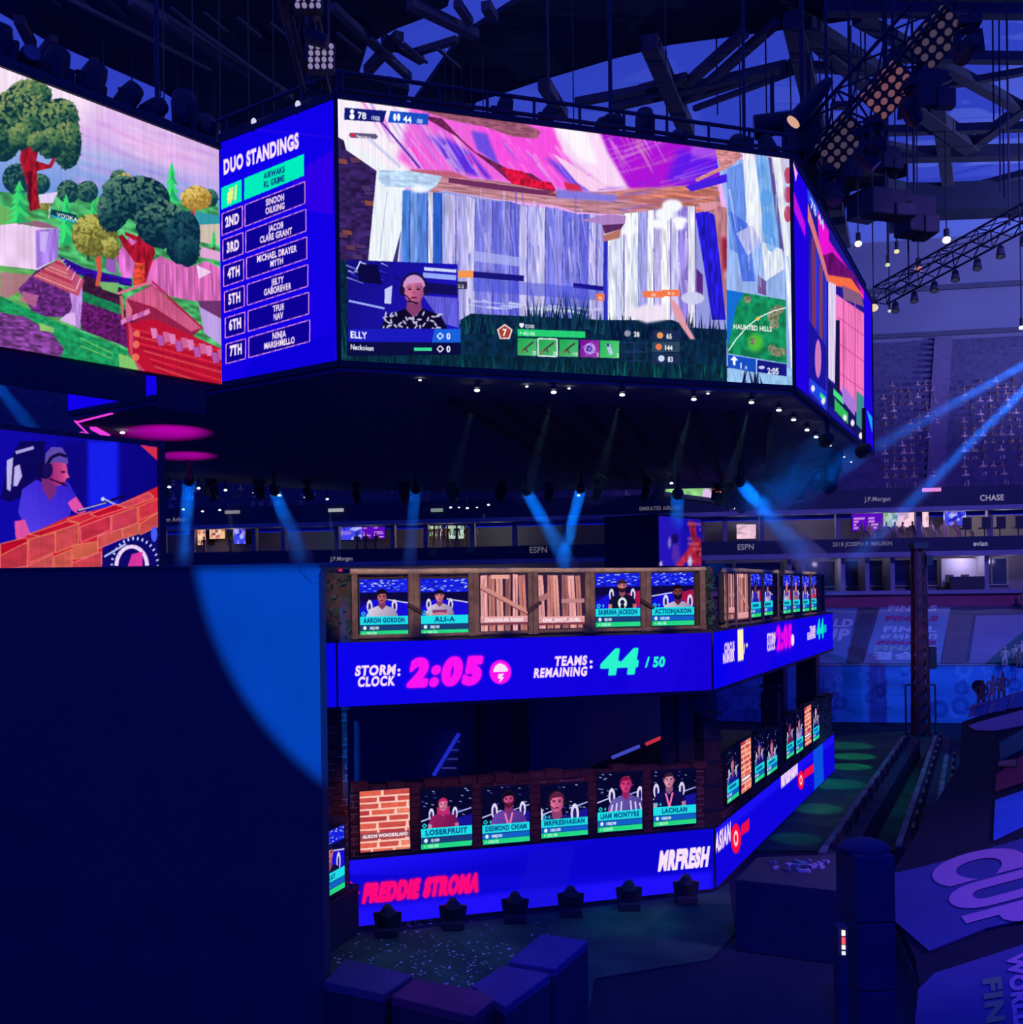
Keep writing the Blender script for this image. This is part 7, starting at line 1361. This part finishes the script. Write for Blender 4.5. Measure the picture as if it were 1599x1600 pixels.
# ------------------------------------------------------------------ people
def skin_body(verts, edges, name):
    me = bpy.data.meshes.new(name); me.from_pydata([v[:3] for v in verts], edges, []); ob = bpy.data.objects.new(name, me); COL.objects.link(ob)
    sk = ob.modifiers.new('s', 'SKIN'); sk.use_smooth_shade = True; sk.branch_smoothing = 0.6
    for i, v in enumerate(verts): d = me.skin_vertices[0].data[i]; d.radius = (v[3], v[4] if len(v) > 4 else v[3]); d.use_root = (i == 0)
    sb = ob.modifiers.new('b', 'SUBSURF'); sb.levels = 1
    dg = bpy.context.evaluated_depsgraph_get(); dg.update(); out = bpy.data.meshes.new_from_object(ob.evaluated_get(dg)); bpy.data.objects.remove(ob); return out
def body(pose):
    if pose == 'sit':   # faces -y
        v = [(0, 0, .46, .15, .12), (0, .02, .72, .15, .11), (0, .02, .95, .15, .10), (0, .02, 1.06, .06), (0, 0, 1.16, .085, .10), (0, 0, 1.30, .08, .09), (.10, -.38, .50, .085), (.11, -.42, .10, .055), (.11, -.52, .05, .045), (-.10, -.38, .50, .085), (-.11, -.42, .10, .055), (-.11, -.52, .05, .045), (.21, .02, .95, .06), (.25, -.05, .70, .045), (.14, -.28, .62, .035), (-.21, .02, .95, .06), (-.25, -.05, .70, .045), (-.14, -.28, .62, .035)]
        hz, pz = 1.08, .56
    else:
        v = [(0, 0, .95, .15, .11), (0, 0, 1.2, .15, .10), (0, 0, 1.42, .15, .09), (0, 0, 1.52, .06), (0, -.01, 1.62, .085, .10), (0, -.01, 1.75, .08, .09), (.10, 0, .50, .075), (.11, .01, .10, .055), (.11, -.12, .04, .045), (-.10, 0, .50, .075), (-.11, .01, .10, .055), (-.11, -.12, .04, .045), (.20, 0, 1.42, .06), (.25, .02, 1.16, .045), (.22, -.12, .92, .035), (-.20, 0, 1.42, .06), (-.25, .02, 1.16, .045), (-.22, -.12, .92, .035)]
        hz, pz = 1.54, .93
    e = [(0, 1), (1, 2), (2, 3), (3, 4), (4, 5), (0, 6), (6, 7), (7, 8), (0, 9), (9, 10), (10, 11), (2, 12), (12, 13), (13, 14), (2, 15), (15, 16), (16, 17)]
    me = skin_body(v, e, 'body_' + pose)
    for p in me.polygons:
        z = p.center.z; y = p.center.y; x = abs(p.center.x)
        k = 1
        if z > hz: k = 2 if (z > hz + .17 or y > .03) else 0
        elif z < pz and not (x > .19): k = 3
        elif x > .19 and z < hz - .35: k = 0
        p.material_index = k
    return me
SIT, STAND = body('sit'), body('stand')
SKINS = [pbr('skin_%d' % i, c, 0.6) for i, c in enumerate(((0.62, 0.38, 0.30), (0.42, 0.24, 0.18), (0.20, 0.11, 0.08)))]
HAIR = [pbr('hair_%d' % i, c, 0.6) for i, c in enumerate(((0.02, 0.015, 0.02), (0.10, 0.05, 0.03), (0.30, 0.2, 0.1)))]
TROUS = pbr('trousers', (0.03, 0.03, 0.06), 0.8)
SHIRTS = [('white', (0.75, 0.72, 0.74)), ('red', (0.45, 0.06, 0.10)), ('black', (0.03, 0.03, 0.04)), ('grey', (0.30, 0.30, 0.34)), ('blue', (0.08, 0.12, 0.40)), ('pink', (0.65, 0.30, 0.42))]
_pm = {}
def person_mesh(pose, k):
    key = (pose, k)
    if key not in _pm:
        me = (SIT if pose == 'sit' else STAND).copy(); me.materials.clear()
        for m in (SKINS[k % 3], None, HAIR[(k // 2) % 3], TROUS): me.materials.append(m)
        nm = SHIRTS[k % 6]; mt = bpy.data.materials.get('shirt_' + nm[0]) or pbr('shirt_' + nm[0], nm[1], 0.85); me.materials[1] = mt; _pm[key] = me
    return _pm[key]
def person(loc, rz, pose, k, label, group, s=1.0):
    o = bpy.data.objects.new('person', person_mesh(pose, k)); COL.objects.link(o); o.location = loc; o.rotation_euler = (0, 0, rz); o.scale = (s, s, s); return tag(o, label, 'person', group)
rz0 = FB.rz(); random.seed(11); n = 0
def crowd(x0, x1, rows, prob, where):
    global n
    for r in rows:
        zz = z0 + r * RH; o = -0.25 - r * RD - 0.45; y = 757 - 10 * r; u = FB.uv(x0, y, o)[0]; ue = FB.uv(x1, y, o)[0]
        while u < ue:
            u += 0.62
            if random.random() > prob or n > 296: continue
            k = random.choice((0, 1, 2, 2, 2, 3, 3, 4, 4, 5, 2)); n += 1; lb = SHIRTS[k][0]
            person(FB.pt(u + random.uniform(-.08, .08), zz - 0.02, o), rz0 + random.uniform(-.3, .3), 'sit', k, 'spectator in %s top in the upper stand %s' % (lb, where), 'spectators in %s %s' % (lb, where), 0.95)
crowd(1370, 1452, range(0, 14), 0.62, 'before the concrete stair'); crowd(1494, 1610, range(0, 14), 0.62, 'beyond the concrete stair')
crowd(260, 640, range(0, 3), 0.30, 'under the distant rig'); crowd(690, 1080, range(0, 3), 0.22, 'behind the crossing beams')
for i, (x, k, where) in enumerate(((664, 2, 'first'), (672, 2, 'second'), (681, 3, 'third'), (693, 2, 'fourth'), (709, 2, 'fifth'), (724, 2, 'sixth'), (737, 3, 'seventh'))):
    person(FB.pt(ub(x, 845), zS0, -1.2 - 0.25 * (i % 2)), rz0 + 2.8, 'stand', k, 'person standing in the suite with pale green windows, %s along' % where, 'guests in the green-windowed suite')
for i, (x, k, lb) in enumerate(((552, 2, 'person before the pale blue television, seen dark'), (566, 2, 'person between the two suite televisions, seen dark'), (582, 2, 'person before the purple list television, seen dark'), (310, 2, 'person before the warm television, seen dark'), (352, 2, 'person beside the small blue television'))):
    person(FB.pt(ub(x, 845), zS0 - 0.45, -1.0), rz0 + 3.1, 'stand', k, lb, 'guests by the suite televisions')
for i, (x, k) in enumerate(((1352, 2), (1366, 1), (1380, 2), (1392, 2), (1404, 1), (1418, 5), (1432, 2), (1446, 1), (1462, 4), (1484, 3), (1500, 1), (1520, 5))):
    person(FB.pt(ub(x, 830), zS0 - 0.10, -0.9 - 0.3 * (i % 2)), rz0 + 0.4 * (i % 3), 'sit', k, 'guest in %s seated on the suite balcony, %s from the purple television' % (SHIRTS[k][0], ('first', 'second', 'third', 'fourth', 'fifth', 'sixth', 'seventh', 'eighth', 'ninth', 'tenth', 'eleventh', 'twelfth')[i]), 'guests on the suite balcony')
for i, x in enumerate((1513, 1543, 1567, 1596)):
    p = FB.pt(ub(x, 825), zS0 - 0.05, -0.5); m = MB(p); m.box(p + Vector((0, 0, 0.48)), (0.55, 0.5, 0.10)); m.build
    t = thing('balcony_chair', 'black high chair on the suite balcony, %s' % ('under the blue television', 'by the cream doorway', 'by the beige pier', 'at the outer doorway')[i], 'chair', p, 0, 'chairs on the suite balcony'); m = MB(p); m.box(p + Vector((0, 0, 0.62)), (0.6, 0.5, 0.12)); m.build('seat', BLACK, t); m = MB(p); m.box(p + Vector((0, -0.22, 1.0)), (0.6, 0.08, 0.75)); m.build('backrest', BLACK, t); m = MB(p); m.cyl(p, p + Vector((0, 0, 0.6)), 0.05, 6); m.build('pedestal', BLACK, t)
# the corner of seats beside the violet banner
mb = MB(); nook = [on_terrace(x, y, 0.12) for x, y in ((1542, 1036), (1602, 986), (1720, 980), (1720, 1044))]; mb.prism(nook, (0, 0, 0.05)); tag(mb.build('viewing_deck', pbr('deck_teal', (0.03, 0.10, 0.11), 0.8)), 'dark teal viewing deck cut into the far terrace, white-shirted people on it', 'deck')
for x, y, k, pose, lb in ((1588, 1036, 0, 'sit', 'person in white shirt seated upright on the teal viewing deck'), (1572, 1040, 3, 'sit', 'person in grey seated low on the teal viewing deck'), (1594, 1042, 5, 'sit', 'person in pink top in front on the teal viewing deck'), (1598, 1030, 0, 'sit', 'second white-shirted person behind on the teal viewing deck')):
    p = on_terrace(x, y, 0.17); person(p - Vector((0, 0, 0.0)), rz0 - 0.4, pose, k, lb, None, 0.8)
person(FB.pt(ub(1591, 945), Zb(960), 1.2), rz0, 'sit', 5, 'bare-armed person in pink sitting on the plum parapet edge', None, 1.3)
for x, y, k, lb in ((1536, 1099, 2, 'person in black leaning at the end of the striped barrier'), (1553, 1091, 3, 'person in grey behind the striped barrier'), (1568, 1086, 1, 'person in red further along the striped barrier')):
    p = on_side(x, y + 8, 0); person(p, -0.6, 'sit', k, lb, None, 0.7)
cm = on_side(1530, 1108, 0.0); t = thing('parabolic_dish', 'round black dish device held up at the end of the striped barrier', 'dish', cm); m = MB(cm); m.cyl(cm, cm + Vector((0, 0, 0.7)), 0.03, 6); m.build('pole', BLACK, t); m = MB(cm); m.cyl(cm + Vector((0, -0.02, 0.72)), cm + Vector((0.05, 0.12, 0.74)), 0.2, 14, 0.05); m.build('dish', BLACK, t)

# ------------------------------------------------------------------ lighting trusses with blinders
def truss(a, b, s, label, lac=0.9):
    a, b = Vector(a), Vector(b); d = (b - a).normalized(); x = d.cross(Vector((0, 0, 1))).normalized(); z = x.cross(d); t = thing('lighting_truss', label, 'truss', a); L = (b - a).length; n = int(L / lac)
    ch = [x * sx * s / 2 + z * sz * s / 2 for sx, sz in ((-1, -1), (1, -1), (1, 1), (-1, 1))]
    for c_ in ch: m = MB(a); m.cyl(a + c_, b + c_, 0.055, 6); m.build('chord', BLACK, t)
    m = MB(a)
    for i in range(n):
        p, q = a + d * (L * i / n), a + d * (L * (i + 1) / n)
        for j in range(4):
            e, f = ch[j], ch[(j + 1) % 4]; m.cyl(p + e, q + f if i % 2 else p + f, 0.035, 5); m.cyl(p + e, q + f, 0.03, 5)
    m.build('lacing', BLACK, t); return d, x, z
def blinder(c, u, v, label, rows=4, cols=4, p=0.24, st=0.3, col=(0.55, 0.45, 0.75), group=None):
    c = Vector(c); u = Vector(u).normalized(); v = Vector(v).normalized(); n = u.cross(v).normalized(); n = n if n.y < 0 else -n; t = thing('blinder_light', label, 'stage light', c, 0, group)
    m = MB(c); hw, hh = cols * p / 2, rows * p / 2; m.hexa([c + u * sx * hw + v * sy * hh - n * k for k in (0.22, 0.02) for sx, sy in ((-1, -1), (1, -1), (1, 1), (-1, 1))]); hs_ = m.build('housing', BLACK, t); g = glow('blinder_cell', col, st)
    for i in range(cols):
        for j in range(rows): q = c + u * ((i + .5) * p - hw) + v * ((j + .5) * p - hh); m = MB(c); m.cyl(q - n * 0.02, q + n * 0.03, p * 0.36, 8); m.build('lens', g, hs_)
    return t
a, b = at(1262, 245, 30), at(1500, -20, 26); d, x_, z_ = truss(a, b, 0.95, 'black box truss slanting across the pale roof with lamp blocks on it')
for i, (k, lb) in enumerate(((0.10, 'lens block at the low end of the slanting truss'), (0.42, 'reddish lens block in the middle of the slanting truss'), (0.72, 'lens block high on the slanting truss'))):
    blinder(a + (b - a) * k + Vector((0.35, -0.75, -0.35)), d, d.cross(a - EYE), lb, 4, 5, 0.26, 0.10 if i != 1 else 0.17, (0.6, 0.42, 0.7) if i != 1 else (1.0, 0.4, 0.5), 'lens blocks on the slanting truss')
for i, (k, lb) in enumerate(((0.02, 'at its low end'), (0.26, 'below the reddish lens block'), (0.55, 'above the reddish lens block'), (0.90, 'at its high end'), (0.33, 'tucked behind the chords'))):
    place_mh(a + (b - a) * k + Vector((0.5, -0.4, -0.55)), 'black moving light hung on the slanting truss, ' + lb, 'moving lights on the slanting truss', rz=i, hang=True, s=1.25, tilt=0.4 + 0.3 * i)
for k in (0.15, 0.6): m = MB(); p = a + (b - a) * k; m.cyl(p, Vector((p.x, p.y, 37.98)), 0.05, 5); o = m.build('hanger_cable', CABLE); o['kind'] = 'structure'
a2, b2 = at(1376, 462, 56), at(1640, 318, 46); d, x_, z_ = truss(a2, b2, 0.9, 'dark box truss in the haze at the side of the hall', 1.2)
for i in range(7):
    p = a2 + (b2 - a2) * (0.06 + 0.13 * i); t = thing('par_can', 'small lamp clamped under the hazy side truss, %s' % ('first from the board', 'second from the board', 'third from the board', 'fourth from the board', 'fifth from the board', 'sixth from the board', 'outermost')[i], 'stage light', p - z_ * 0.45 - x_ * 0.45 - Vector((0, 0, 0.3)), 0, 'lamps under the hazy truss'); L = t.location
    m = MB(L); m.cyl(L + Vector((0, 0, 0.1)), L - Vector((0.1, 0.2, 0.4)), 0.16, 10, 0.22); m.build('can', DARK, t); m = MB(L); m.cyl(L - Vector((0.1, 0.2, 0.4)), L - Vector((0.103, 0.206, 0.42)), 0.17, 10); m.build('lens', glow('par_lens', (0.35, 0.35, 0.6), 0.08), t); m = MB(L); m.cyl(L + Vector((0, 0, 0.05)), L + Vector((0, 0, 0.34)), 0.04, 5); m.build('clamp', BLACK, t)
for k in (0.2, 0.8): m = MB(); p = a2 + (b2 - a2) * k; m.cyl(p, Vector((p.x, p.y, 37.98)), 0.05, 5); o = m.build('hanger_cable', CABLE); o['kind'] = 'structure'
# truss and lamp blocks above the standings
a3, b3 = at(496, 128, 20), at(455, -40, 17.5); d, x_, z_ = truss(a3, b3, 0.5, 'dark upright-slanting truss above the standings corner')
blinder(at(502, 88, 18.6), (1, 0.1, 0.05), (0.05, 0, 1), 'lens block hung above the corner of standings and game screen', 4, 4, 0.125, 0.45, (0.55, 0.45, 0.85), 'lens blocks over the corner'); blinder(at(482, 3, 17.8), (1, 0.1, 0.05), (0.05, 0, 1), 'lens block at the upper frame edge over the corner', 2, 4, 0.125, 0.45, (0.55, 0.45, 0.85), 'lens blocks over the corner')
m = MB(); m.cyl(at(482, 55, 18.3), at(512, 66, 18.3), 0.16, 10, 0.12); tag(m.build('lamp_barrel', BLACK), 'black lamp barrel between the two lens blocks over the corner', 'stage light')
# line array and follow spot at the right-hand sky
def lamp_head(p, d, r, l, label, name='follow_spot', lit=None):
    p = Vector(p); d = Vector(d).normalized(); t = thing(name, label, 'stage light', p); m = MB(p); m.cyl(p - d * l, p, r * 0.8, 12, r); m.cyl(p - d * l * 1.2, p - d * l, r * 0.5, 12, r * 0.8); br_ = m.build('barrel', BLACK, t); m = MB(p); m.cyl(p, p + d * 0.04, r * 0.85, 12); m.build('lens', lit or pbr_lens, br_); m = MB(p); m.beam(p - d * l * 0.5 + Vector((0, 0, r)), p - d * l * 0.5 + Vector((0, 0, r + 1.2)), 0.12, 0.1); m.build('hanger', BLACK, t); return t
lamp_head(at(1241, 190, 29), Vector((-1.0, 0.1, -1.1)), 0.26, 1.3, 'black follow spot with a warm glowing front near the slanting truss', lit=glow('warm_front', (1.0, 0.55, 0.4), 0.7))
lamp_head(at(1180, 200, 31), Vector((-1, 0.2, -0.1)), 0.38, 1.1, 'short fat black lamp hanging before the pale roof over the screen corner')
# lamps glowing in the haze at the side
for i, (x, y, Y, r, col, st) in enumerate(((1342, 381, 60, 0.22, (1, 0.72, 0.55), 1.6), (1480, 375, 62, 0.26, (1, 0.78, 0.66), 2.0), (1402, 393, 60, 0.16, (0.9, 0.85, 0.4), 0.9), (1388, 414, 60, 0.14, (0.8, 0.9, 0.5), 0.8), (1436, 421, 60, 0.24, (0.9, 0.35, 0.35), 0.6), (1366, 481, 64, 0.30, (0.9, 0.75, 0.4), 0.9), (1597, 512, 64, 0.16, (1, 0.9, 1), 1.2), (1391, 486, 64, 0.12, (0.8, 0.75, 0.8), 0.8))):
    p = at(x, y, Y); t = thing('house_lamp', '%s lamp glowing in the haze %s' % (('Warm', 'Bright warm', 'Yellowish', 'Small greenish', 'Dull red', 'Square yellow', 'Small white', 'Tiny pale')[i], ('just off the board corner', 'highest of those beside the board', 'below the dark rig beside the board', 'lowest beside the board corner', 'against the hazy truss', 'at the tip of the side screen', 'at the picture edge over the stand', 'beside the square yellow one')[i]), 'lamp', p, 0, 'lamps in the haze')
    m = MB(p); m.ball(p, r, 1, 1, 0.8); m.build('globe', glow('house_%d' % i, col, st), t); m = MB(p); m.cyl(p + Vector((0, 0, r * 0.7)), p + Vector((0, 0, r * 0.7 + 0.5)), r * 0.7, 8); m.cyl(p + Vector((0, 0, r)), Vector((p.x, p.y, 37.98)), 0.04, 5); m.build('hanger', BLACK, t)
# dark winch clusters hanging under the roof to the side of the board
for i, (x, y, Y, sz, lb) in enumerate(((1385, 320, 48, (2.2, 1.0, 1.3), 'bulky dark winch cluster hanging beside the board'), (1330, 262, 48, (0.8, 0.8, 1.2), 'dark hoist motor above the bulky winch cluster'), (1388, 250, 48, (1.0, 0.8, 1.1), 'second dark hoist motor above the bulky winch cluster'), (1430, 340, 52, (1.6, 1.4, 1.9), 'dark cable drum box beyond the bulky winch cluster'), (1255, 215, 30, (0.9, 0.7, 1.2), 'dark hoist box at the board corner'), (1455, 138, 50, (2.0, 0.5, 1.9), 'square purple-grey loudspeaker box before the roof beams'))):
    p = at(x, y, Y); t = thing('hoist_motor', lb, 'rigging', p); m = MB(p); m.box(p, sz, 0.3); m.box(p + Vector((sz[0] * .35, 0, -sz[2] * .3)), (sz[0] * .5, sz[1] * 1.1, sz[2] * .5), 0.1); m.build('casing', BLACK if i < 5 else STEEL_DK, t, bevel=0.08); m = MB(p); m.cyl(p - Vector((sz[0] * .4, 0, sz[2] * .2)), p + Vector((sz[0] * .5, 0, sz[2] * .25)), sz[1] * .35, 10); m.build('drum', BLACK, t); m = MB(p); m.cyl(p, Vector((p.x, p.y, 37.98)), 0.07, 6); m.build('chain', CABLE, t)

# ------------------------------------------------------------------ visible beams: disk lamps, with haze only in cones shaped like the beams
def beam(a, b, wa, wb, power, label, col=(0.0, 0.16, 1.0), dens=HAZE_B, fixture=True):
    """a disk lamp at the head and a haze cone shaped like its beam: the beam is wa wide at the head and wb at its end"""
    a, b = Vector(a), Vector(b); d = (b - a).normalized(); L = (b - a).length; back = L * wa / max(wb - wa, 0.05)
    ang = 2 * math.atan(wa / 2 / back); l = lamp('AREA', 'beam_lamp', a, b, power, col, size=wa); l.data.shape = 'DISK'; l.data.spread = max(R_(1.5), 2 * math.atan((wb - wa) / 2 / L))
    haze_cone(a + d * 0.05, b, wa / 2, wb / 2, dens, label)
    if fixture: lamp_head(a - d * 0.06, d, min(0.22, wa * 0.6), min(0.5, wa), 'black beam lamp, source of the ' + label.replace('lit haze in the ', ''), 'beam_lamp')
beam(at(1640, 548, 44), at(1368, 700, 52), 0.35, 1.2, 30, 'lit haze in the thin beam falling to the side screen tip')
beam(at(1650, 560, 46), at(1330, 880, 60), 0.4, 1.5, 45, 'lit haze in the steep beam crossing the upper stand')
beam(atz(1157, 754, ZBt - 1.2), at(1275, 885, 60), 0.5, 2.2, 30, 'lit haze in the beam leaning past the dark lounge doors')
beam(atz(824, 768, ZBt - 1.0), at(892, 888, 60), 0.55, 1.3, 22, 'lit haze in the beam crossing towards the far screen'); beam(atz(908, 764, ZBt - 1.0), at(878, 888, 60), 0.5, 1.0, 22, 'lit haze in the beam crossing towards the boarded screens')
beam(atz(296, 752, ZBt - 1.0), at(287, 880, 58), 0.5, 1.2, 14, 'lit haze in the upright beam beside the player screen'); beam(atz(430, 768, ZBt - 1.0), at(475, 880, 60), 0.5, 1.6, 12, 'lit haze in the soft beam over the wall corner'); beam(atz(1060, 772, ZBt - 2.0), at(1056, 850, 60), 0.5, 0.9, 8, 'lit haze in the short beam over the far player screen'); beam(atz(650, 765, ZBt - 1.0), at(640, 880, 60), 0.5, 1.0, 5, 'lit haze in the faint beam over the standing guests')
beam(at(-30, 570, 34), at(75, 700, 40), 0.35, 0.8, 8, 'lit haze in the slanting beam over the player screen', fixture=False)
beam(atz(1345, 707, ZBt - 0.8), at(1190, 800, 44), 0.8, 3.2, 16, 'lit haze in the broad fan under the side screen', dens=HAZE_S); beam(atz(1290, 690, ZBt - 0.8), at(1175, 790, 46), 0.8, 3.0, 12, 'lit haze in the second fan under the board', dens=HAZE_S)
